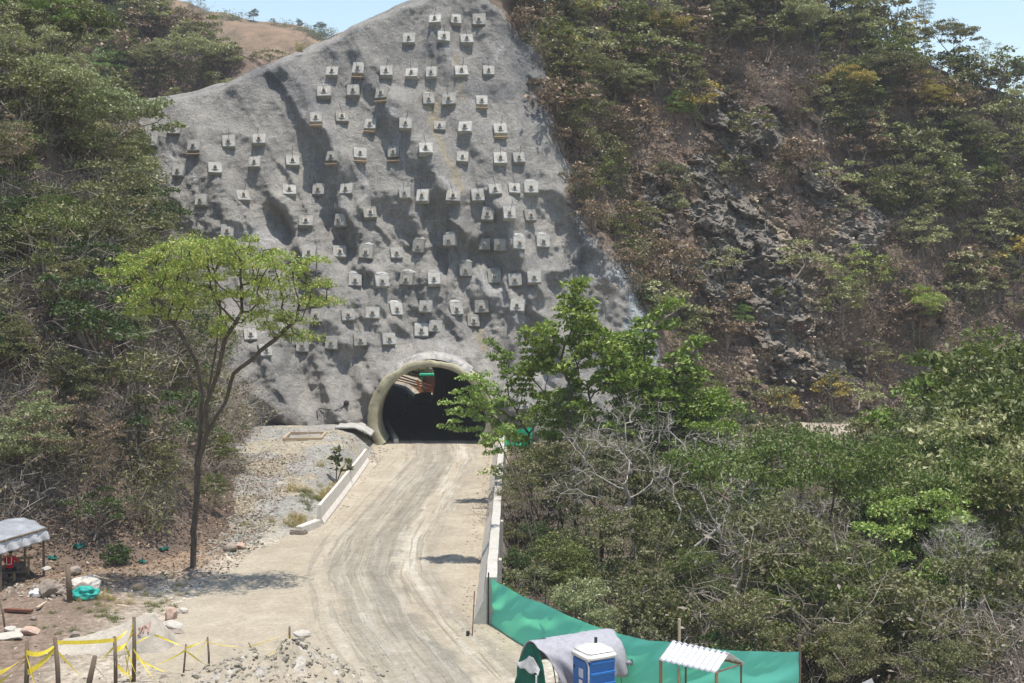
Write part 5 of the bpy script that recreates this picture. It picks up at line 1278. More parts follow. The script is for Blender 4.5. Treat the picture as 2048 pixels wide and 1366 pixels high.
for k, u, vt, Y, lab, cat, lm, rz in [
 ('round_b', 1105, 872, 74, 'olive twiggy bush in front of the trunk of the nearer large-leaved tree', 'shrub', 'olive_leaf', 0.4),
 ('sparse', 1170, 842, 72, 'fine-twigged grey-green tree below the farther large-leaved tree', 'tree', 'olive_leaf', 1.9),
 ('round_b', 1235, 862, 74, 'olive bush left of the white-limbed tree', 'shrub', 'olive_leaf', 2.9),
 ('big_leaf_a', 1270, 655, 84, 'bright leafy tree behind the two large-leaved trees', 'tree', 'bright_leaf', 1.2),
 ('round_a', 1330, 850, 78, 'dark green tree behind the white-limbed tree', 'tree', 'mid_leaf', 1.4),
 ('sparse', 1050, 930, 70, 'grey-brown twiggy sapling just beyond the road wall', 'tree', 'olive_leaf', 2.4),
 ('round_b', 1520, 848, 96, 'yellow-green low tree left of the bare strip of road', 'tree', 'pale_leaf', 0.9),
 ('round_b', 1740, 835, 98, 'grey-green tree right of the bare strip of road', 'tree', 'olive_leaf', 2.0)]: G(k, u, vt, Y, lab, cat, lm, None, rz)
hero('big_leaf_b', 1285, 77, 668, 'bright green tree filling the gap right of the two large-leaved trees', rz=0.5, squash=1.1)
G('round_a', 1120, 770, 78, 'bright green bush at the trunk foot of the nearer large-leaved tree', 'shrub', 'bright_leaf', None, 0.5)
G('round_b', 1405, 760, 80, 'bright green tree at the right end of the large-leaved group', 'tree', 'bright_leaf', None, 1.5)
G('spread', 1560, 985, 54, 'olive flat-topped tree in front of the feathery umbrella tree', 'tree', 'olive_leaf', None, 1.5)
G('round_b', 1830, 960, 56, 'fresh green tree lit by the sun right of the umbrella tree', 'tree', 'fresh_leaf', None, 0.5)
G('spread', 1960, 800, 63, 'spreading pale tree below the tall tree at the right edge', 'tree', 'pale_leaf', None, 0.9)
# trees beyond the tunnel's far mouth
for i in range(9):
    tree('bush', (-23 + 1.4 * i, 177 + (i * 37 % 5), 0), 'low dark bush in daylight seen through the tunnel', 'shrub', H=3.6 + (i * 7 % 4) * 0.5, rz=i * 1.9, leafm=('mid_leaf', 'dark_leaf', 'olive_leaf')[i % 3], group='bushes seen through the tunnel')
for i, (x, y, H, lm) in enumerate(((-24, 186, 14, 'mid_leaf'), (-18.5, 188, 15, 'dark_leaf'), (-14, 190, 13, 'mid_leaf'), (-28, 192, 15, 'olive_leaf'))):
    tree('round_a', (x, y, 0), 'green tree in daylight seen through the tunnel', 'tree', H=H, rz=i * 1.3, leafm=lm, group='trees seen through the tunnel')
# ================================================================ ANCHOR BLOCKS ON THE SLOPE
ROWS = [
 [(871, 41), (910, 41), (958, 41)],
 [(819, 79), (887, 75), (933, 80)],
 [(665, 145), (718, 138), (773, 145), (824, 148), (863, 146), (922, 144), (977, 143)],
 [(649, 186), (707, 182), (765, 188), (857, 200), (899, 200), (963, 203)],
 [(633, 237), (684, 236), (742, 250), (811, 248), (880, 254), (931, 256), (1000, 260)],
 [(304, 281), (350, 259), (389, 292), (458, 284), (519, 280), (667, 314), (720, 309), (788, 305), (852, 299), (925, 316), (1000, 318), (1037, 317)],
 [(358, 342), (430, 338), (510, 326), (585, 324)],
 [(404, 401), (486, 394), (579, 382), (639, 380), (694, 380), (810, 387), (846, 393), (907, 394), (955, 391), (990, 381), (1028, 379), (1062, 377)],
 [(455, 462), (613, 444), (684, 441), (740, 427), (978, 428), (1018, 427), (1059, 432)],
 [(620, 506), (680, 505), (733, 505), (793, 507), (838, 493), (900, 481), (969, 489), (1002, 490), (1037, 487), (1085, 484)],
 [(710, 561), (764, 563), (814, 559), (868, 559), (931, 540), (989, 555), (1030, 560), (1068, 555)],
 [(637, 632), (697, 630), (745, 626), (792, 620), (852, 613), (912, 619), (964, 613), (1035, 612)],
 [(503, 669), (569, 658), (843, 661), (871, 653), (946, 642)],
 [(531, 701), (607, 690), (665, 685), (721, 680), (777, 678)],
 [(1050, 808)],
]
LEDGE = {(718, 138), (765, 188), (633, 237), (742, 250), (667, 314), (720, 309), (788, 305), (1000, 260), (963, 203), (389, 292)}
CAPPED = {(857, 200), (1037, 487), (1085, 484), (838, 493), (900, 481), (931, 540), (989, 555), (912, 619), (868, 559), (814, 559), (792, 620), (710, 561), (764, 563), (1062, 377), (733, 505)}
ORD = ['first', 'second', 'third', 'fourth', 'fifth', 'sixth', 'seventh', 'eighth', 'ninth', 'tenth', 'eleventh', 'twelfth', 'thirteenth', 'fourteenth']
def anchors():
    rnd = random.Random(8)
    def pad_mesh(s):
        b = MB(); r = random.Random(s); bm = bmesh.new(); bmesh.ops.create_cube(bm, size=1.0)
        for v in bm.verts:
            k = 1.0 if v.co.y > 0 else 0.94
            v.co = Vector((v.co.x * 1.16 * k + r.uniform(-.03, .03), v.co.y * 0.52, v.co.z * 1.14 * k + r.uniform(-.03, .03)))
        bmesh.ops.bevel(bm, geom=bm.edges[:], offset=0.03, segments=2, affect='EDGES')
        me = bpy.data.meshes.new('pad'); bm.to_mesh(me); bm.free(); me.materials.append(M['pad_concrete']); return me
    pads = [pad_mesh(s) for s in range(5)]
    pl = MB().box((0, -0.29, -0.02), (0.50, 0.07, 0.52), None, 0.012).mesh('bearing_plate', M['concrete'])
    hd = MB().box((0, -0.39, -0.03), (0.27, 0.16, 0.27), None, 0.02).tube([(0, -0.46, -0.02), (0, -0.56, 0.0)], [0.10, 0.075], 10).mesh('anchor_head', M['steel'])
    ledge = MB().box((0, -0.10, -0.86), (1.15, 0.34, 0.06), None, 0.01).mesh('timber_ledge', M['pale_wood'])
    caps = []
    for s in range(3):
        r = random.Random(50 + s); bm = bmesh.new(); bmesh.ops.create_icosphere(bm, subdivisions=3, radius=0.5)
        for v in bm.verts:
            q = v.co.copy(); n_ = 0.25 * float(vnoise(q.x * 4 + s, q.y * 4, q.z * 4, 3))
            v.co = Vector((q.x * 1.15, q.y * 0.55 + 0.12, q.z * 0.5)) * (1 + n_) + Vector((0, 0, 0.66))
        me = bpy.data.meshes.new('mortar_cap'); bm.to_mesh(me); bm.free(); me.materials.append(M['pad_concrete']); caps.append(me)
    wires = []
    for s in range(4):
        r = random.Random(70 + s)
        p = [Vector((0, -0.6, 0.02))]; d = Vector((r.uniform(-.5, .5), -0.7, 0.9)).normalized()
        for k in range(4): p.append(p[-1] + d * 0.22); d = (d + Vector((r.uniform(-.2, .2), 0.0, r.uniform(-.1, .25)))).normalized()
        wires.append(MB().tube(p, 0.02, 4).mesh('strand', M['cable']))
    for ri, row in enumerate(ROWS):
        for ci, (u, v) in enumerate(row):
            p = on_face(u, v, 25)
            e = 1.1
            nx = (float(Yf(p.x + e, p.z)) - float(Yf(p.x - e, p.z))) / (2 * e); nz = (float(Yf(p.x, p.z + e)) - float(Yf(p.x, p.z - e))) / (2 * e)
            upper = 1.0 if v < 480 else 0.55
            n = Vector((nx * 0.55 + rnd.uniform(-.08, .08), -1, max(0.12, min(0.8, nz * 0.8)) * upper + rnd.uniform(0.05, 0.3) * upper)).normalized()
            ys_ = [float(Yf(p.x + a, p.z + b)) for a in (-.45, 0, .45) for b in (-.45, 0, .45)]
            loc = Vector((p.x, sorted(ys_)[3] - 0.08, p.z))
            feat = 'square concrete anchor block'
            if (u, v) in LEDGE: feat += ' with timber ledge below'
            elif (u, v) in CAPPED: feat += ' capped with mortar'
            k = ORD[ci] + ' from left in ' + (ORD[ri] + ' row from top' if ri < 14 else 'lowest row')
            if len(row) == 1: k = 'standing alone low beside the big-leaved trees'
            r = empty('anchor_block', loc, feat + ', ' + k, 'anchor block', 0, 'anchor blocks on the sprayed concrete slope')
            M3 = n.to_track_quat('-Y', 'Z').to_matrix()
            r.rotation_euler = (M3 @ Matrix.Rotation(rnd.uniform(-.07, .07), 3, 'Y')).to_euler()
            s = rnd.uniform(1.02, 1.16); r.scale = (s * rnd.uniform(0.93, 1.08), s, s * rnd.uniform(0.92, 1.08))
            link('pad', pads[rnd.randrange(5)], r); link('bearing_plate', pl, r); link('anchor_head', hd, r)
            if rnd.random() < 0.7 and v < 480: link('strand', wires[rnd.randrange(4)], r)
            if (u, v) in LEDGE: link('timber_ledge', ledge, r)
            if (u, v) in CAPPED: link('mortar_cap', caps[rnd.randrange(3)], r)
anchors()
def slope_bits():
    p = on_face(600, 104)
    P = tuft_piece(5, 1.3, 160)[1]
    o = link('dry_grass_tuft', build_mesh('dry_grass_tuft', P[0], [P[1]], [M['dry_leaf'], M['straw']], np.ones(len(P[1])), False)); o.location = p
    tag(o, 'tuft of orange dry grass growing on the concrete crest', 'grass tuft')
    a = on_face(693, 806)
    r = empty('drain_pipe', a, 'short dark drain pipe sticking out of the slope left of the tunnel', 'pipe')
    MB().tube([(0, 0.4, 0), (0.05, -0.55, 0.05)], 0.2, 14, False).build('pipe', M['rust'], r, True); MB().tube([(0.05, -0.5, 0.05), (0.055, -0.6, 0.055)], 0.24, 14).build('flange', M['cable'], r, True)
    pts = [on_face(u, v) + Vector((0, -0.15, 0)) for u, v in ((636, 836), (634, 822), (640, 816), (655, 819), (672, 820), (684, 815), (691, 808))]
    tag(MB().tube(pts, 0.045, 6).build('cable', M['cable'], None, True), 'loose black cable looping from the drain pipe along the slope foot', 'cable')
slope_bits()

# ================================================================ ROAD EDGES
def barrier():
    r = empty('road_barrier', (-11.15, 72.3, 0), 'white concrete barrier along the left side of the road', 'barrier')
    prof = [(-0.30, -0.15), (-0.30, 0.08), (-0.14, 0.36), (-0.09, 1.12), (0.09, 1.12), (0.14, 0.36), (0.30, 0.08), (0.30, -0.15)]
    rows = []
    for y in np.linspace(0, 26.5, 60):
        x0 = -0.15 * math.sin(y / 26.5 * 1.2) - 0.25 * (y / 26.5) ** 2
        rows.append([(x0 + a, y, z * (1 - 0.10 * y / 26.5) + 0.05 + 0.015 * float(vnoise(y * 1.5, a * 3, 0, 6))) for a, z in prof])
    b = MB(); b.grid(rows); n = len(prof); b.Q.append(tuple(range(n))); b.Q.append(tuple(range(59 * n, 60 * n))[::-1])
    b.build('wall', M['white_concrete'], r)
    q = empty('kerb_block', (-11.5, 70.6, 0), 'low concrete block at the near end of the white barrier', 'kerb block', -0.32)
    MB().box((0, 0, 0.2), (0.42, 2.3, 0.5), None, 0.03).build('block', M['white_concrete'], q)
    bx = MB().box((0, -1.15, 0.1), (0.9, 0.6, 0.35), None, 0.08); bx.build('footing', M['stone'], q)
barrier()
def road_wall():
    r = empty('road_wall', (-1.0, 50.7, 0), 'grey concrete retaining wall along the right side of the road', 'wall')
    prof = [(-0.55, -0.3), (-0.53, 0.25), (-0.16, 1.0), (-0.05, 1.95), (0.38, 1.95), (0.38, -5.5), (-0.3, -5.5)]
    L = 55.0; seg_n = 9
    for k in range(seg_n):
        y0, y1 = L * k / seg_n + (0.02 if k else 0), L * (k + 1) / seg_n - 0.02
        rows = []
        for y in np.linspace(y0, y1, 12):
            f = 1 - 0.22 * min(1, y / 30)
            rows.append([(a + 0.012 * float(vnoise(y, z, 0, 3)), y, z * (f if z > 0 else 1)) for a, z in prof])
        b = MB(); b.grid([row + [row[0]] for row in rows])
        n = len(prof) + 1; b.Q.append(tuple(range(n - 1))); b.Q.append(tuple(range(11 * n, 12 * n - 1))[::-1])
        b.build('panel', M['concrete'], r)
    for k in range(5):
        y = 6.5 + k * 9.5
        MB().box((0.45, y, -2.2), (0.16, 0.5, 7.0), None, 0.02).build('pilaster', M['concrete'], r)
    MB().box((0.48, 0.35, -1.2), (0.20, 0.5, 2.6), None, 0.02).build('end_pier', M['concrete'], r)
road_wall()
def net_fence():
    top = [(978, 1155), (1010, 1172), (1050, 1194), (1090, 1210), (1140, 1232), (1190, 1250), (1240, 1265), (1300, 1280), (1360, 1290), (1420, 1298), (1480, 1302), (1540, 1304), (1602, 1305)]
    P = [px(u, v, F * (CH - 1.9) / (v - CV)) for u, v in top]
    us = np.linspace(0, len(P) - 1, 150)
    xs = np.interp(us, range(len(P)), [p.x for p in P]); ys = np.interp(us, range(len(P)), [p.y for p in P])
    k = np.ones(7) / 7
    xs = np.convolve(np.pad(xs, 3, mode='edge'), k, 'valid'); ys = np.convolve(np.pad(ys, 3, mode='edge'), k, 'valid')
    r = empty('net_fence', (P[0].x, P[0].y, 0), 'long sagging teal green net fence along the gully behind the toilet', 'fence')
    T_ = np.linspace(0, 1, 26); rows = []
    s = np.concatenate([[0], np.cumsum(np.hypot(np.diff(xs), np.diff(ys)))])
    posts_s = [s[0], s[np.argmin(abs(us - 3))], s[np.argmin(abs(us - 8))], s[-1]]
    for t in T_:
        dpost = np.min([np.abs(s - q) for q in posts_s], 0)
        sag = 0.10 * np.clip(dpost / 3, 0, 1) ** 0.7
        z = 0.04 + t * (1.9 - sag)
        diag = 0.035 * np.sin((s * 2.2 - t * 9.0) + 2.5 * vnoise(s / 2.5, t * 1.5, 0, 3)) * (0.2 + np.sin(np.pi * t)) + 0.10 * vnoise(s / 2.6, t * 0.9, 0, 4) * (0.3 + np.sin(np.pi * t)) + 0.022 * vnoise(s / 0.7 - t * 5, t * 2.0, 0, 5) + 0.012 * vnoise(s / 0.22 - t * 8, t * 2.5, 0, 6)
        gx, gy = np.gradient(xs), np.gradient(ys); L = np.hypot(gx, gy); nx, ny = gy / L, -gx / L
        rows.append(np.stack([xs - P[0].x + nx * diag, ys - P[0].y + ny * diag, z + 0.03 * vnoise(s / 0.8, t, 0, 6) * (t > 0.9)], -1))
    MB().grid(np.array(rows)).build('net', M['teal_mesh'], r, True)
    for (u, v, zt, mt, w) in ((976, 1158, 2.15, 'cable', 0.03), (1090, 1210, 2.7, 'cable', 0.025), (1358, 1290, 2.75, 'pale_wood', 0.05), (1599, 1305, 2.45, 'old_wood', 0.06)):
        p = px(u, v, F * (CH - 1.9) / (v - CV)) - Vector((P[0].x, P[0].y, 0))
        MB().tube([(p.x, p.y + 0.06, -0.3), (p.x + 0.02, p.y + 0.06, zt)], w, 8).build('post', M[mt], r)
    p0 = px(1003, 882, 106)
    q = empty('net_screen', (p0.x, 106, 0), 'short green net screen beside the right foot of the tunnel', 'fence')
    X = np.linspace(-0.1, 2.6, 60); rows = []
    for t in np.linspace(0, 1, 16):
        rows.append(np.stack([X, 0.12 * vnoise(X * 2, t * 2, 0, 8) + 0.03 * np.sin(X * 14), 0.3 + t * (1.75 - 0.25 * np.sin(X / 2.6 * np.pi) + 0.1 * vnoise(X * 1.3, 1, 0, 2))], -1))
    MB().grid(np.array(rows)).build('net', M['mint_mesh'], q, True)
    for x in (-0.1, 1.2, 2.6): MB().tube([(x, 0.05, -0.1), (x, 0.05, 2.15)], 0.03, 6).build('post', M['old_wood'], q)
    p = gpx(944, 1275); q = empty('marker_stake', p, 'thin rusty stake with pale tip standing by the near end of the road wall', 'stake')
    MB().tube([(0, 0, -0.2), (0.09, 0.25, 1.75)], 0.022, 6).build('rod', M['rust'], q); MB().box((0.088, 0.24, 1.2), (0.05, 0.05, 0.14), None, 0.008).build('tip', M['white_strip'], q)
    p = gpx(935, 1275); tag(MB().tube([p + Vector((0, 0, -0.1)), p + Vector((0.02, 0, 0.25))], 0.07, 8).build('pipe_stub', M['cable']), 'short dark pipe stub on the road edge beside the thin stake', 'pipe')
net_fence()

# ================================================================ LEFT TERRACE
def terrace():
    p = gpx(610, 874, 1.75)
    r = empty('plot_frame', (p.x, p.y, float(zg(p.x, p.y))), 'low pale wooden frame around a bed of rubble below the slope', 'frame', 0.05)
    w, d = 2.9, 4.2
    for c, s in (((0, -d / 2, .1), (w, .16, .22)), ((0, d / 2, .1), (w, .16, .22)), ((-w / 2, 0, .1), (.16, d - .17, .22)), ((w / 2, 0, .1), (.16, d - .17, .22))):
        MB().box(c, s, None, 0.015).build('board', M['pale_wood'], r)
    # broken apron beside the collar
    r = empty('concrete_apron', (-13.6, 107.6, 0), 'broken concrete apron with rubble under it left of the tunnel collar', 'apron')
    rows = []
    for yy in np.linspace(-0.9, 2.6, 12):
        rows.append([(x, yy + 0.25 * float(vnoise(x * 1.7, 3, 0, 4)) * (yy < 0), 1.9 - 0.55 * max(0, (x - 0.3)) ** 1.25 * 0.9 + 0.05 * float(vnoise(x * 2, yy * 2, 0, 5))) for x in np.linspace(-1.5, 1.6, 24)])
    o = MB().grid(rows).build('slab', M['pad_concrete'], r, True); solidify(o, 0.16, -1)
    rnd = random.Random(3)
    for k in range(16):
        s = rnd.uniform(0.18, 0.42)
        o = link('rubble_stone', rock_mesh(k % 5), r); o.location = (rnd.uniform(-0.7, 1.4), rnd.uniform(-0.6, 0.2), 0); o.location.z = max(0.12, 1.2 - 0.55 * o.location.x - rnd.uniform(0.1, 0.9)); o.scale = (s, s, s); o.rotation_euler = (rnd.random() * 3, rnd.random() * 3, 0)
    # big-leaved seedling behind the barrier
    p = gpx(672, 946, 0.9); z = float(zg(p.x, p.y))
    r = empty('seedling', (p.x, p.y, z), 'young plant with large drooping leaves behind the far end of the white barrier', 'plant')
    rng = np.random.default_rng(6); b = MB()
    for st in ([(0, 0, -.1), (0.05, 0, 1.1), (-0.1, 0, 2.3)], [(0, 0, -.1), (0.35, 0.1, 0.9), (0.75, 0, 1.5)]): b.tube(st, [0.05, 0.04, 0.02], 6)
    b.build('stem', M['bark'], r)
    C = []; 
    for k in range(46):
        a, h = rng.uniform(0, 6.28), rng.uniform(0.9, 2.5); rr = 0.32
        C.append((-0.1 + math.cos(a) * rr, math.sin(a) * rr, h))
    for k in range(26):
        a, h = rng.uniform(0, 6.28), rng.uniform(0.8, 1.7); C.append((0.7 + math.cos(a) * 0.35, math.sin(a) * 0.3, h))
    v, q = leaves(np.array(C), 0.5, 0.26, rng, 0.5, 1.5)
    link('leaves', build_mesh('leaves', v, [q], [M['olive_leaf']], smooth=False), r)
ROCKM = {}
def rock_mesh(s, mat='stone'):
    key = (s, mat)
    if key in ROCKM: return ROCKM[key]
    bm = bmesh.new(); bmesh.ops.create_icosphere(bm, subdivisions=3, radius=0.5)
    r = random.Random(900 + s)
    planes = [(Vector((r.gauss(0, 1), r.gauss(0, 1), r.gauss(0, 1))).normalized(), r.uniform(0.28, 0.44)) for _ in range(11)]
    for v in bm.verts:
        for n_, d in planes:
            k = v.co.dot(n_) - d
            if k > 0: v.co -= n_ * k * 0.95
        v.co += v.co.normalized() * 0.025 * float(vnoise(v.co.x * 9, v.co.y * 9, v.co.z * 9, s))
    me = bpy.data.meshes.new('rock'); bm.to_mesh(me); bm.free(); me.materials.append(M[mat]); ROCKM[key] = me; return me
def rock(u, v, size, label, s=0, mat='stone', sq=(1, 1, 0.7), z=None, rz=0.0, name='stone'):
    p = gpx(u, v, 0.0); zz = float(zg(p.x, p.y)) if z is None else z
    o = link(name, rock_mesh(s, mat)); o.location = (p.x, p.y, zz + size * sq[2] * 0.32); o.scale = (size * sq[0], size * sq[1], size * sq[2]); o.rotation_euler = (0.1, 0.05, rz)
    return tag(o, label, 'stone')
terrace()
def gravel():
    rng = np.random.default_rng(77)
    base = [rock_mesh(k) for k in range(5)]
    pieces = []
    for k in range(6):     # coarse angular stones as low-poly hulls
        r = np.random.default_rng(300 + k); pts = r.normal(size=(14, 3)); pts /= np.linalg.norm(pts, axis=1, keepdims=True); pts *= np.array([0.5, 0.42, 0.3]) * r.uniform(0.8, 1.1, (14, 1))
        bm = bmesh.new(); [bm.verts.new(p) for p in pts]; bmesh.ops.convex_hull(bm, input=bm.verts[:])
        bmesh.ops.triangulate(bm, faces=bm.faces[:]); bm.verts.index_update(); bm.verts.ensure_lookup_table()
        used = [v for v in bm.verts if v.link_faces]; ix = {v: i for i, v in enumerate(used)}
        V = np.array([v.co[:] for v in used]); Q = np.array([[ix[v] for v in f.verts] for f in bm.faces]); bm.free(); pieces.append((V, Q))
    def field(name, spots, label, mat='rubble_stone'):
        VV, QQ, n = [], [], 0
        for x, y, z, s in spots:
            v, q = pieces[rng.integers(0, 6)]; a = rng.uniform(0, 6.28); c, sn = math.cos(a), math.sin(a); t = rng.uniform(-.5, .5)
            w = v * s; w = np.stack([w[:, 0] * c - w[:, 1] * sn, w[:, 0] * sn + w[:, 1] * c, w[:, 2] + t * w[:, 0]], 1) + np.array([x, y, z + 0.1 * s])
            VV.append(w); QQ.append(q + n); n += len(v)
        tag(link(name, build_mesh(name, np.concatenate(VV), [np.concatenate(QQ)], [M[mat]], smooth=False)), label, name, 'stuff')
    sp = []
    for _ in range(2600):
        x, y = rng.normal(-8.3, 1.9), rng.normal(42.6, 1.5); sp.append((x, y, float(zg(x, y)), 0.04 + 0.20 * rng.random() ** 4))
    for _ in range(260):
        x, y = rng.normal(-8.3, 2.3), rng.normal(42.8, 1.6); sp.append((x, y, float(zg(x, y)), rng.uniform(0.12, 0.34)))
    field('rubble', sp, 'heap of broken stones at the bottom edge of the road')
    sp = []
    for _ in range(3600):
        y = rng.uniform(66, 108); x = rng.uniform(-20, -11.6)
        if x > -12.2 and y < 98: continue
        sp.append((x, y, float(zg(x, y)), 0.04 + 0.20 * rng.random() ** 6))
    for _ in range(500):
        y = rng.uniform(64, 74); x = -15.0 + rng.normal() * 0.9 - 0.05 * (y - 66); sp.append((x, y, float(zg(x, y)), rng.uniform(0.08, 0.3)))
    field('gravel', sp, 'grey gravel and loose stones on the terrace left of the barrier', 'gravel_stone')
    sp = []
    for _ in range(1500):
        y = rng.uniform(50, 104); x = -1.75 - abs(rng.normal()) * 0.30; sp.append((x, y, 0.02, 0.04 + 0.16 * rng.random() ** 4))
    for _ in range(700):
        x, y = rng.uniform(-2.2, 2.2), 48.8 + rng.normal() * 0.7; sp.append((x, y, float(zg(x, y)), 0.04 + 0.2 * rng.random() ** 4))
    for _ in range(700):
        y = rng.uniform(68, 106); x = -10.6 + abs(rng.normal()) * 0.35; sp.append((x, y, 0.03, 0.03 + 0.13 * rng.random() ** 3))
    for _ in range(400):
        y = rng.uniform(98, 108); x = rng.normal(-11.5, 0.8); sp.append((x, y, float(zg(x, y)), 0.05 + 0.25 * rng.random() ** 3))
    field('gravel', sp, 'scattered small stones along the edges of the road')
    sp = []
    for _ in range(2600):
        x, y = rng.uniform(-24, -13.5), rng.uniform(43, 62); sp.append((x, y, float(zg(x, y)), 0.03 + 0.16 * rng.random() ** 6))
    for _ in range(260):
        x, y = rng.normal(-20.5, 1.4), rng.normal(56.6, 0.9); sp.append((x, y, float(zg(x, y)), rng.uniform(0.08, 0.34)))
    field('gravel', sp, 'pebbles and broken stone strewn over the brown yard')
    sp = []
    for _ in range(900):   # blocks fallen below the cliff
        x = rng.uniform(14, 55); z = rng.uniform(-0.3, 7); Y = float(Yf(x, z)); sp.append((x, Y - 0.1, z, 0.15 + 0.7 * rng.random() ** 4))
    for _ in range(1600):
        pts, w = SCREE[rng.integers(0, len(SCREE))]; k = rng.integers(0, len(pts) - 1); f = rng.random()
        x = pts[k][0] * (1 - f) + pts[k + 1][0] * f + rng.normal() * w; z = pts[k][1] * (1 - f) + pts[k + 1][1] * f + rng.normal() * w
        sp.append((x, float(Yf(x, z)) - 0.05, z, 0.12 + 0.6 * rng.random() ** 4))
    field('scree', sp, 'loose stones in the chutes and at the foot of the right-hand cliff')
gravel()
# ================================================================ FRONT RIGHT: toilet, tent, shelter
def toilet():
    r = empty('portable_toilet', (2.62, 40.0, 0), 'blue portable toilet with white roof beside the grey tent', 'portable toilet', math.radians(29)); r.scale = (1, 1, 0.96)
    # local: door faces -x, ribbed side faces -y
    w = 1.05; H = 2.02
    b = MB()
    zs = [0.1]; ys = [0.0]
    rows = []
    for z in np.linspace(0.12, H, 120):
        f = (z - 0.12) / 0.36 % 1.0
        o = -0.035 if f < 0.80 else 0.02
        rows.append([(-w / 2 + 0.06, -w / 2 + 0.04, z), (-w / 2 + 0.09, -w / 2 + 0.04 + (0 if 1 else o), z), (-w / 2 + 0.13, -w / 2 - o * 0.0 + (0.04 if f < 0.8 else -0.01), z), (w / 2 - 0.06, -w / 2 + (0.04 if f < 0.8 else -0.01), z), (w / 2 - 0.04, -w / 2 + 0.05, z)])
    MB().grid(rows).build('ribbed_side', M['blue_plastic'], r)
    MB().box((0.015, 0.03, (H + 0.1) / 2), (w - 0.08, w - 0.08, H - 0.1), None, 0.03).build('body', M['blue_plastic'], r)
    d = MB().box((-w / 2 + 0.03, 0.02, 1.02), (0.05, w - 0.2, 1.80), None, 0.02).build('door', M['blue_plastic'], r)
    MB().box((-w / 2 - 0.005, 0.36, 1.62), (0.03, 0.06, 0.12), None, 0.01).build('handle', M['cable'], d)
    MB().box((-w / 2 + 0.001, -0.06, 1.50), (0.012, 0.26, 0.30), None, 0.003).build('notice', M['sticker'], d)
    MB().box((-w / 2 + 0.001, -0.04, 1.10), (0.012, 0.20, 0.34), None, 0.003).build('notice', M['white_strip'], d)
    b = MB()
    b.tube([(-w / 2 + 0.02, -w / 2 + 0.05, 0.1), (-w / 2 + 0.02, -w / 2 + 0.05, 1.80), (-w / 2 + 0.02, -w / 2 + 0.12, 1.93), (-w / 2 + 0.02, -w / 2 + 0.25, 1.98), (-w / 2 + 0.02, w / 2 - 0.05, 1.98)], 0.028, 8)
    b.build('door_frame', M['silver_tarp'], r, True)
    MB().box((0, 0.01, 2.06), (w + 0.04, w + 0.04, 0.20), None, 0.05).box((0, 0.01, 2.20), (w - 0.06, w - 0.06, 0.16), None, 0.07).build('roof', M['white_plastic'], r, True)
    MB().tube([(0.3, 0.35, 2.2), (0.3, 0.35, 2.46)], 0.05, 10).build('vent_pipe', M['cable'], r)
    MB().box((0, 0, 0.05), (w + 0.02, w + 0.02, 0.1), None, 0.02).build('base', M['cable'], r)
toilet()
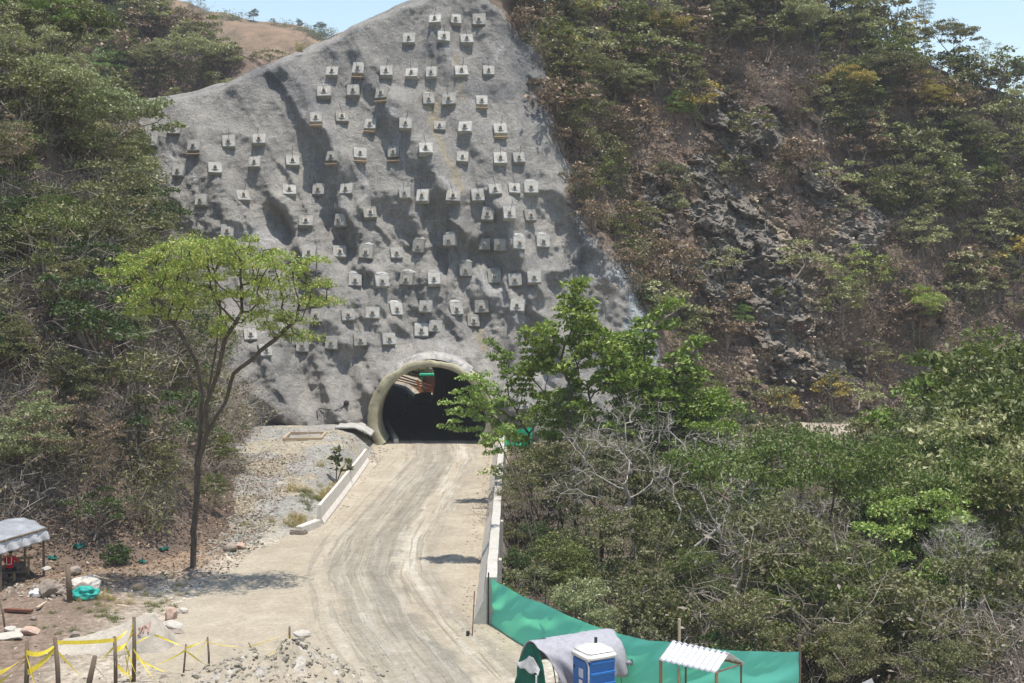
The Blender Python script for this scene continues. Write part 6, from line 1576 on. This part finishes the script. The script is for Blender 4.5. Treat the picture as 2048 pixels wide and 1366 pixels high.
def tent():
    r = empty('tarp_tent', (2.1, 42.4, 0), 'hooped tent under a grey tarpaulin with green net end', 'tent', math.radians(30))
    Lx, Wd, Ht = 3.1, 2.0, 1.86
    def arc(t):   # t 0..1 from near side ground over to far side
        a = math.pi * t; return (-math.cos(a) * Wd / 2 * (0.9 + 0.1 * abs(math.cos(a))), max(0.0, math.sin(a)) ** 0.72 * Ht)
    rows = []
    for x in np.linspace(-Lx / 2, Lx / 2, 46):
        row = []
        for t in np.linspace(0.02, 0.88, 60):
            y, z = arc(t)
            hang = max(0, 0.36 - t) / 0.36
            k = 1 + 0.03 * float(vnoise(x * 1.5, t * 4, 0, 3)) + 0.012 * float(vnoise(x * 7 + t * 9, t * 6, 0, 4))
            xx = x - 0.14 * math.sin(t * 3.14) * (x < -1.3) * 1.0 + hang * 0.42 * (x < 0) * (-x / 1.55)
            fold = hang * 0.10 * math.sin(x * 9 + t * 22 + 2 * float(vnoise(x * 2, t * 3, 0, 7)))
            row.append((xx, y * k - fold - 0.02, 0.30 * hang + z * k + 0.02))
        rows.append(row)
    o = MB().grid(rows).build('tarpaulin', M['grey_tarp'], r, True); solidify(o, 0.02)
    MB().box((0.75, -0.62, 1.53), (0.1, 0.02, 0.1), Matrix.Rotation(-0.6, 3, 'X'), 0.004).build('patch', M['cable'], r)
    rows = []
    for t in np.linspace(0.0, 1.0, 40):
        y, z = arc(t); rows.append([(-Lx / 2 - 0.10 - 0.12 * math.sin(q * 3.14) + 0.05 * float(vnoise(t * 8, q * 3, 0, 5)), y * 0.97, z * 0.97 * q) for q in np.linspace(0, 1, 14)])
    MB().grid(rows).build('end_net', M['green_mesh'], r, True)
    # pale cloth draped over the entrance
    rows = []
    for a in np.linspace(0, 1, 30):
        row = []
        for c in np.linspace(0, 1, 14):
            yy = -0.80 + 1.62 * a
            peak = 1.50 - 0.55 * abs(a - 0.45) * 1.5
            drop = 0.52 + 0.06 * abs(math.sin(a * 7.5))
            hem = 1.0 + 0.05 * math.sin(a * 15); row.append((-Lx / 2 - 0.16 - 0.20 * c + 0.03 * math.sin(a * 9) * c, yy * (0.75 + 0.25 * c), min(peak, 1.42) * (1 - c) + hem * c + 0.02 * float(vnoise(a * 9, c * 4, 0, 3))))
        rows.append(row)
    o = MB().grid(rows).build('awning', M['tent_cloth'], r, True); solidify(o, 0.012)
    rows = []
    for x in np.linspace(-Lx / 2 - 0.05, -Lx / 2 + 0.5, 8):
        rows.append([(x, arc(t)[0] * 1.03, arc(t)[1] * 1.03) for t in np.linspace(0.52, 0.99, 26)])
    o = MB().grid(rows).build('dark_opening', M['black_sheet'], r, True); solidify(o, 0.012)  # black sheet put in for the shade of the tent's opening
    for x in (-1.3, 0, 1.3):
        MB().tube([(x, arc(t)[0] * 0.95, arc(t)[1] * 0.95) for t in np.linspace(0, 1, 24)], 0.02, 6).build('hoop', M['steel'], r)
    b = MB().tube([(Lx / 2 - 0.05, -0.9, 0.95), (Lx / 2 + 0.12, -1.0, 1.0), (Lx / 2 + 0.2, -1.02, 0.9)], [0.05, 0.12, 0.04], 8); b.build('bundle', M['grey_tarp'], r, True)
    # bags in front
    for i, (u, v, s, mt, lab) in enumerate(((1131, 1362, 0.42, 'red_plastic', 'crumpled pinkish red plastic bag between the tent and the toilet'), (1150, 1365, 0.36, 'red_plastic', 'small red plastic bag touching the corner of the toilet'), (1116, 1366, 0.28, 'white_strip', 'white plastic scrap at the bottom edge in front of the tent'))):
        p = px(u, v, 39.6); bm = bmesh.new(); bmesh.ops.create_icosphere(bm, subdivisions=4, radius=0.5)
        for q in bm.verts:
            c = q.co.copy(); q.co = c * (1 + 0.5 * (1 - 2 * abs(float(vnoise(c.x * 4 + i * 7, c.y * 4, c.z * 4, 2)))) * 0.5); q.co.z *= 0.8
        me = bpy.data.meshes.new('bag'); bm.to_mesh(me); bm.free(); me.materials.append(M[mt]); me.polygons.foreach_set('use_smooth', np.ones(len(me.polygons), bool))
        o = link('plastic_bag', me); o.location = (p.x, 39.6, max(0.2, p.z - 0.42)); o.scale = (s * 1.5, s, s * 1.7 if mt == 'red_plastic' else s); tag(o, lab, 'bag')
    p = px(1072, 1354, 40.2); tag(MB().tube([(p.x, 40.2, -0.1), (p.x + 0.01, 40.2, p.z + 0.05)], 0.03, 8).build('white_stake', M['white_strip']), 'thin white stake in front of the green tent end', 'stake')
    r = empty('floor_sheet', (4.0, 39.9, 0), 'loose teal plastic sheet on the ground behind the toilet', 'plastic sheet')
    rows = []
    for a in np.linspace(0, 1, 24): rows.append([(-0.8 + 2.2 * a, -0.3 + 0.8 * c, 0.10 + 0.35 * (c > 0.75) * (c - .75) * 4 * (1 - a) + 0.07 * float(vnoise(a * 6, c * 5, 0, 9))) for c in np.linspace(0, 1, 16)])
    MB().grid(rows).build('sheet', M['teal_tarp'], r, True)
tent()
def shelter():
    A = px(1345, 1284, 40.1); B = px(1456, 1308, 38.8)
    r = empty('open_shelter', (A.x, A.y, 0), 'small open shelter with gabled corrugated zinc roof on wooden posts', 'shelter')
    o0 = Vector((A.x, A.y, 0)); ax = (B - A); L = ax.length
    f = Vector((-0.47, -0.50, -0.42)); g = Vector((0.52, 0.42, -0.42))
    def panel(nm, down, mat):
        rows = []
        n_ = down.cross(ax).normalized(); n_ = n_ if n_.z > 0 else -n_
        for a in np.linspace(-0.02, 1.02, 100):
            rows.append([A - o0 + ax * a + down * c * 1.08 + n_ * 0.026 * math.sin(a * L * 2 * math.pi / 0.205) + Vector((0, 0, 0.03)) for c in np.linspace(-0.03, 1, 8)])
        o = MB().grid(rows).build(nm, mat, r, True); solidify(o, 0.008)
    panel('roof_sheet', f, M['zinc']); panel('roof_sheet', g, M['zinc'])
    for P0, d in ((A, f), (B, f), (A, g), (B, g)):
        p = P0 - o0 + d * 0.92
        MB().tube([(p.x, p.y, -0.3), (p.x, p.y, p.z - 0.03)], 0.055 if d is f else 0.035, 8).build('post', M['wood' if d is f else 'old_wood'], r)
    for d in (f, g):
        p, q = A - o0 + d * 0.92, B - o0 + d * 0.92; MB().tube([p - Vector((0, 0, .04)) - ax * .03, q - Vector((0, 0, .04)) + ax * .03], 0.035, 6).build('eave_beam', M['wood'], r)
    MB().tube([A - o0 - Vector((0, 0, .03)), B - o0 - Vector((0, 0, .03))], 0.035, 6).build('ridge_beam', M['wood'], r)
    for P0 in (A, B):
        p = P0 - o0; MB().tube([p + f * 0.9 - Vector((0, 0, .05)), p + g * 0.9 - Vector((0, 0, .05))], 0.03, 6).build('tie_beam', M['old_wood'], r)
    q = px(1745, 1366, 41)
    s = empty('zinc_sheet', (q.x, 41, 0), 'corner of a bluish metal sheet leaning up at the bottom edge', 'metal sheet')
    MB().box((-0.2, 0.0, 0.25), (0.85, 0.03, 0.95), Matrix.Rotation(-0.45, 3, 'Y'), 0.004).build('sheet', M['zinc'], s)
shelter()

# ================================================================ FRONT LEFT: yard
def shack():
    r = empty('tarp_shelter', (-23.5, 58.8, 0), 'shelter with grey and silver tarpaulin roof at the left edge', 'shelter')
    o0 = Vector((-23.5, 58.8, 0))
    C1 = px(92, 1057, 59.3); C2 = px(-60, 1101, 54.4); C4 = px(47, 1037, 60.9); C3 = px(-160, 1060, 57.0)
    rows = []
    for a in np.linspace(0, 1, 26):
        e1 = C1.lerp(C2, a); e2 = C4.lerp(C3, a)
        rows.append([e1.lerp(e2, c) - o0 + Vector((0, 0, 0.06 * float(vnoise(a * 7, c * 4, 0, 3)) + 0.10 * math.sin(c * 3.14))) for c in np.linspace(0, 1, 20)])
    o = MB().grid(rows).build('roof_tarp', M['shack_tarp'], r, True); solidify(o, 0.02)
    rows = []
    for a in np.linspace(0, 1, 60):
        e1 = C1.lerp(C2, a) - o0
        rows.append([e1 + Vector((0.05 + 0.06 * math.sin(a * 40 + 2 * c) * c + 0.10 * c, -0.02 + 0.04 * float(vnoise(a * 16, c * 2, 0, 5)), -0.02 - 0.50 * c)) for c in np.linspace(0, 1, 10)])
    o = MB().grid(rows).build('valance', M['silver_tarp'], r, True); solidify(o, 0.01)
    b = MB().tube([C1 - o0 + Vector((0.06, 0, 0.0)), C1.lerp(C2, 0.5) - o0 + Vector((0.07, 0, 0.03)), C2 - o0 + Vector((0.06, 0, 0))], 0.045, 6); b.build('eave_pole', M['old_wood'], r)
    for k in range(3):
        e = C1.lerp(C2, 0.13 + 0.22 * k) - o0; MB().box(e + Vector((0.11, 0, 0.02)), (0.02, 0.35, 0.09), None, 0.004).build('strap', M['wood'], r)
    for p in (C1.lerp(C4, 0.1), C1.lerp(C2, 0.62), C4.lerp(C1, 0.08), C4.lerp(C3, 0.5)):
        q = p - o0; MB().tube([(q.x, q.y, -0.2), (q.x, q.y, q.z - 0.03)], 0.06, 8).build('post', M['old_wood'], r)
    # table and bench under it
    p = gpx(53, 1152); t = empty('plank_table', (p.x - 1.2, p.y - 0.1, 0), 'rough plank table under the tarp shelter', 'table', 0.35)
    MB().box((0, 0, 0.80), (2.9, 0.42, 0.06), None, 0.01).build('tabletop', M['wood'], t)
    for x in (-1.25, 1.25):
        for y in (-0.14, 0.14): MB().box((x, y, 0.385), (0.10, 0.09, 0.77), None, 0.008).build('leg', M['wood'], t)
    q = gpx(21, 1166); t = empty('plank_bench', (q.x - 0.35, q.y + 0.2, 0), 'low wooden bench the seated person uses under the tarp shelter', 'bench', 0.30)
    MB().box((0, 0, 0.45), (1.9, 0.32, 0.06), None, 0.01).build('seat', M['old_wood'], t)
    for x in (-0.75, 0.42): MB().box((x, 0, 0.21), (0.10, 0.24, 0.42), None, 0.008).build('leg', M['wood'], t)
    # seated person in red, back to the camera
    bx, by = q.x - 0.16, q.y + 0.32
    r = empty('person', (bx, by, 0), 'person in a red top with pale straps sitting on the bench under the tarp shelter', 'person', 0.15)
    V = [(0, 0, 0.56), (0, 0.03, 0.78), (0, 0.06, 1.00), (0, 0.08, 1.12), (0, 0.11, 1.20), (0, 0.15, 1.30), (0, 0.16, 1.40),
         (-0.19, 0.07, 1.10), (-0.27, 0.16, 0.88), (-0.20, 0.36, 0.84), (-0.16, 0.46, 0.85),
         (0.19, 0.07, 1.10), (0.32, 0.12, 0.88), (0.30, 0.36, 0.86), (0.27, 0.45, 0.88),
         (-0.10, 0.04, 0.55), (-0.13, 0.42, 0.55), (-0.13, 0.44, 0.10), (-0.13, 0.56, 0.05),
         (0.10, 0.04, 0.55), (0.15, 0.40, 0.55), (0.17, 0.36, 0.10), (0.18, 0.48, 0.05)]
    E = [(0, 1), (1, 2), (2, 3), (3, 4), (4, 5), (5, 6), (3, 7), (7, 8), (8, 9), (9, 10), (3, 11), (11, 12), (12, 13), (13, 14), (0, 15), (15, 16), (16, 17), (17, 18), (0, 19), (19, 20), (20, 21), (21, 22)]
    R = [(.17, .12), (.15, .11), (.17, .12), (.13, .10), (.055, .055), (.085, .10), (.075, .09), (.07, .07), (.05, .05), (.038, .038), (.03, .045), (.07, .07), (.05, .05), (.038, .038), (.03, .045), (.09, .09), (.07, .07), (.05, .05), (.04, .04), (.09, .09), (.07, .07), (.05, .05), (.04, .04)]
    def skin(nm, vs, es, rs, mat, root=0):
        me = bpy.data.meshes.new(nm); me.from_pydata(vs, es, []); me.materials.append(mat)
        o = link(nm, me, r); o.modifiers.new('skin', 'SKIN'); sv = me.skin_vertices[0].data
        for i, q_ in enumerate(rs): sv[i].radius = q_
        sv[root].use_root = True
        m_ = o.modifiers.new('sub', 'SUBSURF'); m_.levels = 2; m_.render_levels = 2; return o
    skin('body', V, E, R, M['skin'])
    g = 1.12
    skin('red_top', [V[i] for i in (0, 1, 2, 3, 7, 8, 11, 12)], [(0, 1), (1, 2), (2, 3), (3, 4), (4, 5), (3, 6), (6, 7)], [(a * g + .012, b_ * g + .012) for a, b_ in (R[i] for i in (0, 1, 2, 3, 7, 8, 11, 12))], M['red_cloth'])
    skin('trousers', [(0, 0.02, 0.57)] + [V[i] for i in (15, 16, 17, 19, 20, 21)], [(0, 1), (1, 2), (2, 3), (0, 4), (4, 5), (5, 6)], [(.165, .12)] + [(a * g + .012, b_ * g + .012) for a, b_ in (R[i] for i in (15, 16, 17, 19, 20, 21))], M['dark_cloth'])
    bm = bmesh.new(); bmesh.ops.create_uvsphere(bm, u_segments=16, v_segments=10, radius=0.118)
    for v in bm.verts: v.co = Vector((v.co.x * 0.9, v.co.y * 1.0 + 0.14, v.co.z * 1.0 + 1.375))
    me = bpy.data.meshes.new('hair'); bm.to_mesh(me); bm.free(); me.materials.append(M['hair']); link('hair', me, r)
    for pts in ([(-0.115, -0.128, 1.16), (-0.105, -0.155, 0.98), (-0.095, -0.148, 0.83)], [(0.115, -0.128, 1.16), (0.105, -0.155, 0.98), (0.095, -0.148, 0.83)], [(-0.10, -0.150, 0.84), (0, -0.165, 0.83), (0.10, -0.150, 0.84)]):
        MB().tube([(a, b_ + 0.0, c) for a, b_, c in pts], 0.016, 6).build('strap', M['white_strip'], r)
shack()
def yard():
    def post(u, vt, vb, w, label, mat='old_wood', lean=(0, 0), cat='post', name='wooden_post'):
        Y = F * CH / (vb - CV); b = px(u, vb, Y); t = px(u + lean[0], vt, Y + lean[1])
        o = MB().tube([(0, 0, -0.25), (t - Vector((b.x, b.y, 0))) * 0.5 + Vector((0.02, 0, 0)), t - Vector((b.x, b.y, 0))], [w, w * 0.95, w * 0.8], 9).build(name, M[mat], None, True)
        o.location = (b.x, b.y, 0); tag(o, label, cat); return t
    post(140, 1129, 1206, 0.13, 'thick brown post standing alone in the yard beside the teal bundle', lean=(-6, 0))
    post(12, 1195, 1262, 0.04, 'thin crooked stick in the yard at the left edge', lean=(-14, 0), cat='stick', name='stick')
    tp = {}
    tp['a'] = post(51, 1282, 1400, 0.085, 'dark post wrapped in yellow tape, leftmost at the bottom edge', lean=(3, 0))
    tp['b'] = post(118, 1276, 1400, 0.085, 'dark post carrying yellow tape, second from the left edge', lean=(-8, 0))
    post(168, 1312, 1400, 0.10, 'weathered grey post leaning right at the bottom edge', lean=(22, 0))
    tp['c'] = post(231, 1273, 1375, 0.07, 'dark post carrying yellow tape, third from the left edge', lean=(-2, 0))
    tp['d'] = post(267, 1234, 1364, 0.075, 'tallest tape post, dark with tangled yellow tape around it', lean=(1, 0))
    tp['e'] = post(364, 1288, 1361, 0.035, 'thin twisted stick holding yellow tape right of the tallest post', lean=(8, 0), cat='stick', name='stick')
    tp['f'] = post(418, 1274, 1345, 0.04, 'thin straight stick holding yellow tape left of the rubble heap', lean=(-3, 0), cat='stick', name='stick')
    tp['g'] = post(521, 1285, 1335, 0.025, 'very thin stick leaning left at the rubble heap', lean=(-24, 0), cat='stick', name='stick')
    tp['h'] = post(577, 1253, 1290, 0.045, 'short dark stick standing on top of the rubble heap', lean=(2, 0), cat='stick', name='stick')
    b = MB(); rnd = random.Random(2)
    def strip(p, q, sag, w=0.11, tw=2.0):
        rows = []; d = (q - p); 
        for t in np.linspace(0, 1, 26):
            c = p + d * t - Vector((0, 0, sag * 4 * t * (1 - t))); a = tw * t + rnd.uniform(-.15, .15)
            s = Vector((0, math.sin(a) * 0.6, math.cos(a))) * w / 2; rows.append([c - s, c, c + s])
        b.grid(rows)
    Z = lambda k, dz: tp[k] + Vector((0, -0.07, dz))
    g0 = lambda u, v: gpx(u, v) + Vector((0, 0, 0.1))
    strip(px(-30, 1352, 43), Z('a', -0.45), 0.15, 0.2); strip(px(-30, 1380, 43), Z('a', -0.6), 0.1, 0.16); strip(Z('a', -0.35), Z('b', -0.25), 0.15, 0.16, 1); strip(Z('a', -0.4) + Vector((.05, 0, -.6)), Z('b', -0.35), 0.1, 0.2, 0.6)
    strip(Z('a', -0.2), Z('a', -1.6), 0, 0.16, 0.4); strip(Z('a', -0.4), Z('a', -1.7) + Vector((.35, 0, 0)), 0, 0.13)
    strip(Z('b', -0.12), Z('c', -0.10), 0.04, 0.13, 0.2); strip(Z('b', -0.3), g0(165, 1362), 0.02, 0.10); strip(Z('c', -0.35), g0(190, 1335), 0.02, 0.10); strip(Z('b', -0.1), Z('b', -0.5), 0, 0.2, 0.3)
    strip(Z('c', -0.15), Z('d', -0.25), 0.03, 0.13); strip(Z('c', -0.4), Z('d', -0.5), 0.2, 0.2); strip(Z('d', -0.15), Z('d', -1.9) + Vector((-.25, 0, 0)), 0, 0.16); strip(Z('d', -0.3), Z('d', -1.4) + Vector((-.5, 0, 0)), 0.1, 0.12); strip(Z('d', -0.9) + Vector((-.3, 0, 0)), Z('d', -2.0) + Vector((.1, 0, 0)), 0, 0.16)
    strip(Z('d', -1.2) + Vector((-.3, 0, 0)), Z('d', -2.2) + Vector((-.1, 0, 0)), 0, 0.16, 0.5); strip(Z('c', -0.9) + Vector((.05, 0, 0)), Z('d', -2.1), 0.05, 0.14)
    strip(Z('d', -0.95), px(310, 1270, 44), -0.05, 0.06); strip(px(310, 1270, 44), Z('e', -0.1), 0.0, 0.07); strip(Z('d', -1.1), g0(310, 1368), 0.02, 0.09); strip(Z('d', -1.3), g0(345, 1352), 0.1, 0.07)
    strip(Z('e', -0.12), Z('f', -0.05), 0.03, 0.07); strip(Z('e', -0.2), g0(300, 1340), 0.05, 0.06); strip(Z('e', -0.2), g0(418, 1340), 0.02, 0.07); strip(Z('f', -0.1), g0(366, 1350), 0.02, 0.05); strip(g0(418, 1340), g0(480, 1338), 0.02, 0.07)
    strip(Z('f', -0.15), Z('g', -0.15), 0.05, 0.03); strip(Z('g', -0.15), Z('h', -0.2), 0.02, 0.035); strip(Z('h', -0.35), g0(520, 1334), 0.05, 0.08)
    o = b.build('caution_tape', M['tape']); tag(o, 'yellow caution tape strung and knotted between the posts at lower left', 'tape')
    # big pale rock with faded red letters
    Y0 = 47.6; c = px(270, 1290, Y0)
    r = empty('painted_rock', (c.x, Y0, 0), 'large flat-sided pale rock with faded red paint marks at the edge of the yard', 'rock')
    us = np.linspace(0, 1, 70); rows = []
    topz = lambda a: np.interp(a, [0, 0.15, 0.35, 0.6, 0.78, 0.84, 0.93, 1.0], [0.04, 0.30, 0.55, 1.0, 1.38, 1.36, 0.75, 0.0])
    for c_ in np.linspace(0, 1, 26):
        row = []
        for a in us:
            x = -3.1 + 4.6 * a; z = topz(a)
            if c_ < 0.6: k = c_ / 0.6; y = -1.0 + 0.9 * k; zz = z * k ** 0.8
            else: k = (c_ - 0.6) / 0.4; y = -0.1 + 1.3 * k; zz = z * (1 - 0.75 * k)
            n_ = 0.06 * float(fbm(x * 1.3, y * 1.3, zz, 5, 4)) - 0.05 * max(0, math.cos((x - zz * 0.7) * 4.2)) ** 8 * (c_ < 0.6)
            row.append((x, y - n_, zz * (1 + 0.05 * float(vnoise(x * 2, y * 2, 0, 6)))))
        rows.append(row)
    R_ = np.array(rows); MB().grid(R_).build('rock_body', M['slab_rock'], r, True)
    def surf(x, k):  # point on the front face at height fraction k
        a = (x + 3.1) / 4.6; i = min(25, int(k * 0.6 * 25)); j = min(69, int(a * 69)); return Vector(R_[i, j]) + Vector((0, -0.05, 0.01))
    b = MB()
    for st in (((0.34, .70), (0.42, .52)), ((0.50, .72), (0.42, .52)), ((0.56, .72), (0.52, .50)), ((0.70, .74), (0.72, .50)), ((0.56, .72), (0.72, .50)), ((0.34, .5), (0.46, .42))):
        b.tube([surf(*st[0]), surf((st[0][0] + st[1][0]) / 2, (st[0][1] + st[1][1]) / 2), surf(*st[1])], 0.022, 5)
    b.build('paint_mark', M['graffiti'], r)
    # timbers, bricks, stones, bundles
    def plank(u0, v0, u1, v1, w, h, label, mat='rust', zz=0.0):
        a, c = gpx(u0, v0, zz), gpx(u1, v1, zz); d = c - a; o = MB().box((0, 0, 0), (d.length, w, h), None, 0.01).build('plank', M[mat])
        o.location = (a + c) / 2 + Vector((0, 0, h / 2 + 0.02 + zz)); o.rotation_euler = (0, 0, math.atan2(d.y, d.x)); tag(o, label, 'plank')
    plank(10, 1223, 64, 1226, 0.22, 0.12, 'reddish brown plank lying on the yard below the tarp shelter', 'rust')
    plank(74, 1219, 92, 1207, 0.14, 0.08, 'short pale plank lying aslant near the reddish plank', 'pale_wood')
    plank(233, 1213, 260, 1217, 0.14, 0.07, 'thin pale lath on the yard right of the teal bundle', 'pale_wood')
    plank(186, 1164, 218, 1168, 0.15, 0.09, 'weathered stick of timber lying behind the teal bundle', 'pale_wood', 0.15)
    plank(423, 1232, 442, 1232, 0.05, 0.04, 'thin dark stick lying on the pale road dust', 'old_wood')
    plank(612, 1392 - 40, 640, 1372 - 8, 0.06, 0.05, 'short grey stick on the rubble heap', 'old_wood')
    plank(1018, 1352, 1034, 1366, 0.12, 0.06, 'brown board end lying on the dust at the bottom edge', 'old_wood')
    rock(97, 1194, 1.05, 'round brown boulder like a stump in front of the stone pile', 1, 'stone', (0.9, 0.9, 0.95), name='boulder')
    rock(92, 1172, 0.42, 'small pinkish stone lying on the round boulder', 2, 'pale_stone', (1.2, 1, 0.6), z=0.72)
    rock(176, 1180, 1.5, 'long sloping pale slab of rock behind the teal bundle', 3, 'pale_stone', (1.3, 0.7, 0.55), rz=-0.4, name='boulder')
    rock(160, 1186, 0.9, 'dark reddish boulder between the thick post and the teal bundle', 4, 'stone', (1, 0.9, 0.7), name='boulder')
    rock(175, 1166, 0.95, 'whitish slab leaning at the top of the stone pile', 5, 'pale_stone', (1.3, 0.4, 0.6), rz=0.4)
    rock(122, 1194, 0.55, 'brown stone left of the thick post', 6, 'stone')
    rock(112, 1180, 0.5, 'small brown stone behind the round boulder', 7, 'stone')
    rock(150, 1150, 0.8, 'grey stone at the back of the stone pile', 8, 'stone')
    rock(60, 1269, 0.72, 'brick-shaped pale block at the bottom of the yard', 9, 'brick', (1.3, 0.6, 0.6), rz=0.1)
    rock(15, 1281, 0.95, 'flat whitish stone at the left edge of the yard', 10, 'pale_stone', (1.3, 0.9, 0.35))
    rock(22, 1263, 0.55, 'whitish stone at the foot of the thin crooked stick', 11, 'pale_stone', (1.3, 0.8, 0.6))
    rock(38, 1270, 0.45, 'pinkish stone left of the brick-shaped block', 12, 'pale_stone')
    rock(150, 1272, 0.42, 'grey stone behind the second tape post', 13, 'stone')
    rock(127, 1298, 0.40, 'dark stone lying right of the second tape post', 14, 'stone')
    rock(106, 1308, 0.36, 'dark stone lying left of the second tape post', 15, 'stone')
    rock(67, 1238, 0.3, 'dark pebble under the reddish plank', 16, 'stone')
    rock(281, 1302, 0.32, 'dark stone at the foot of the pale painted rock', 17, 'stone')
    rock(341, 1240, 0.75, 'pale pink block right behind the painted rock', 18, 'brick', (0.8, 0.7, 0.9), rz=0.5)
    rock(348, 1258, 0.85, 'pale flat stone at the right foot of the painted rock', 19, 'pale_stone', (1.3, 0.8, 0.5), rz=-0.3)
    rock(352, 1268, 0.75, 'dark flat stone under the pale one right of the painted rock', 20, 'stone', (1.4, 0.8, 0.3), rz=-0.3)
    rock(368, 1227, 0.5, 'pale stone on the yard edge above the painted rock', 21, 'pale_stone')
    rock(462, 1103, 0.9, 'brown boulder at the left road edge below the terrace', 22, 'stone', name='boulder')
    rock(482, 1098, 0.65, 'tan square stone beside the brown boulder at the road edge', 23, 'brick')
    rock(565, 996, 0.95, 'tan stone lying on the gravel terrace', 24, 'pale_stone', z=0.6)
    rock(604, 1328, 0.5, 'largest pale stone near the top of the rubble heap', 25, 'pale_stone', (1.4, 0.8, 0.6), z=1.0)
    rock(667, 1341, 0.45, 'pale stone on the right flank of the rubble heap', 26, 'pale_stone')
    rock(487, 1345, 0.5, 'brown stone at the left foot of the rubble heap', 27, 'stone')
    # teal bundle, white bag, net scraps
    def cloth(u, v, s, sz, mat, name, label, cat, seed, z=None):
        p = gpx(u, v); bm = bmesh.new(); bmesh.ops.create_icosphere(bm, subdivisions=4, radius=0.5)
        for q in bm.verts:
            c = q.co.copy(); f_ = 1 - 2 * abs(float(vnoise(c.x * 3.4 + seed, c.y * 3.4, c.z * 5.5, seed))); q.co = c * (1 + 0.42 * f_); q.co.z = max(q.co.z, -0.3)
        me = bpy.data.meshes.new(name); bm.to_mesh(me); bm.free(); me.materials.append(M[mat]); me.polygons.foreach_set('use_smooth', np.ones(len(me.polygons), bool))
        zz = max(float(zg(p.x, p.y)), float(hz(p.x, p.y))) if z is None else z
        o = link(name, me); o.location = (p.x, p.y, zz + 0.28 * sz[2] * s); o.scale = (sz[0] * s, sz[1] * s, sz[2] * s); tag(o, label, cat)
    cloth(172, 1200, 0.85, (1.15, 0.7, 0.75), 'teal_tarp', 'plastic_bundle', 'crumpled teal plastic bundle at the foot of the stone pile', 'bundle', 3)
    cloth(75, 1193, 0.55, (1.1, 0.7, 0.6), 'white_strip', 'plastic_bag', 'small white plastic bag left of the round boulder', 'bag', 5)
    for i, (u, v, s, lab) in enumerate(((105, 1120, 0.55, 'scrap of teal net beside the tarp shelter'), (160, 1100, 0.75, 'scrap of teal net at the foot of the slim dark-trunked tree'), (245, 1112, 0.9, 'long scrap of teal net on the leaf litter in the middle of the bank'), (282, 1128, 0.5, 'small scrap of teal net in the shade left of the flat-topped trunk'), (383, 1152, 0.5, 'scrap of teal net at the foot of the flat-topped tree'), (325, 1105, 0.6, 'green net scrap on the litter near the flat-topped trunk'))):
        p = root_at(u, v, 'L') or gpx(u, v, 0.0); rows = []
        for a in np.linspace(0, 1, 16): rows.append([(s * 0.8 * (a - .5), s * 0.3 * (c - .5) + 0.15 * float(vnoise(a * 4, i, 0, 2)), 0.10 + 0.30 * s * float(vnoise(a * 7 + i, c * 5, 0, 4))) for c in np.linspace(0, 1, 10)])
        o = MB().grid(rows).build('net_scrap', M['dull_teal'], None, True); o.location = p; o.rotation_euler = (0.3, 0, i * 0.8); tag(o, lab, 'net')
yard()

# ================================================================ BEYOND AND INSIDE THE TUNNEL
def beyond():
    Y = 166.0
    r = empty('site_hut', px(864, 790, Y), 'brown hut with bright green roof seen through the tunnel', 'hut'); r.location.z = 0
    MB().box((0, 0, 1.1), (2.1, 1.8, 2.2), None, 0.02).build('cabin', M['rust'], r); MB().box((-0.2, 0, 2.36), (2.9, 2.3, 0.26), None, 0.03).build('roof', M['green_paint'], r)
    MB().box((-1.20, -0.4, 1.1), (0.16, 1.2, 2.2), None, 0.02).build('side_panel', M['green_paint'], r); MB().box((0, -0.95, 0.12), (1.5, 0.1, 0.24), None, 0.02).build('step', M['orange_paint'], r)
    p = px(812, 786, 164); r = empty('steel_stack', (p.x, 164, 0), 'stack of long rusty steel beams beyond the tunnel', 'steel beams')
    for k in range(7):
        o = MB().box((0, 0, 0), (6.5, 0.22, 0.2), None, 0.01).build('beam', M['rust'], r); o.location = (-1.0 + 0.2 * k, 0.5 * (k % 4) - 0.4, 0.5 + 0.25 * k); o.rotation_euler = (0, 0.14 + 0.03 * k, 0.1 * (k % 3))
    p = px(838, 778, 163); q = empty('marker_board', (p.x, 163, 0), 'leaning orange marker board before the hut beyond the tunnel', 'marker board')
    MB().box((0, 0, 0.95), (0.35, 0.08, 1.9), Matrix.Rotation(-0.25, 3, 'Y'), 0.01).build('board', M['orange_paint'], q)
    p = px(808, 804, 152); q = empty('wooden_crate', (p.x, 152, 0), 'dark crate standing in the shade inside the tunnel', 'crate')
    b = MB().box((0, 0, 0.55), (1.2, 1.0, 1.1), None, 0.02); b.build('box', M['black_sheet'], q)
    for z in (0.2, 0.9): MB().box((0, -0.53, z), (1.24, 0.05, 0.14), None, 0.01).build('batten', M['old_wood'], q)
    p = gpx(793, 888); q = empty('kerb_rail', (p.x, p.y, 0), 'low concrete kerb running into the tunnel at its left side', 'kerb')
    MB().box((-1.4, 8.8, 0.22), (0.42, 18, 0.5), Matrix.Rotation(0.155, 3, 'Z'), 0.03).build('kerb', M['concrete'], q)
    p = px(905, 800, 150); o = link('dark_mound', rock_mesh(30, 'stone')); o.location = (-10.6, 150, 0.5); o.scale = (2.4, 2.4, 2.6); tag(o, 'dark heap of spoil against the right wall inside the tunnel', 'spoil heap'); o.name = 'spoil_heap'
beyond()

# ================================================================ AIR
def haze():
    m, nt, out = nmat('haze')
    v = N(nt, 'ShaderNodeVolumePrincipled'); v.inputs['Color'].default_value = (0.86, 0.91, 1.0, 1); v.inputs['Density'].default_value = HAZE; v.inputs['Anisotropy'].default_value = 0.2
    nt.links.new(v.outputs[0], out.inputs['Volume'])
    o = MB().box((0, 335, 58), (1440, 750, 146)).build('haze', m); tag(o, 'thin pale haze in the air', 'haze', 'stuff')
HAZE = 0.00024
haze()
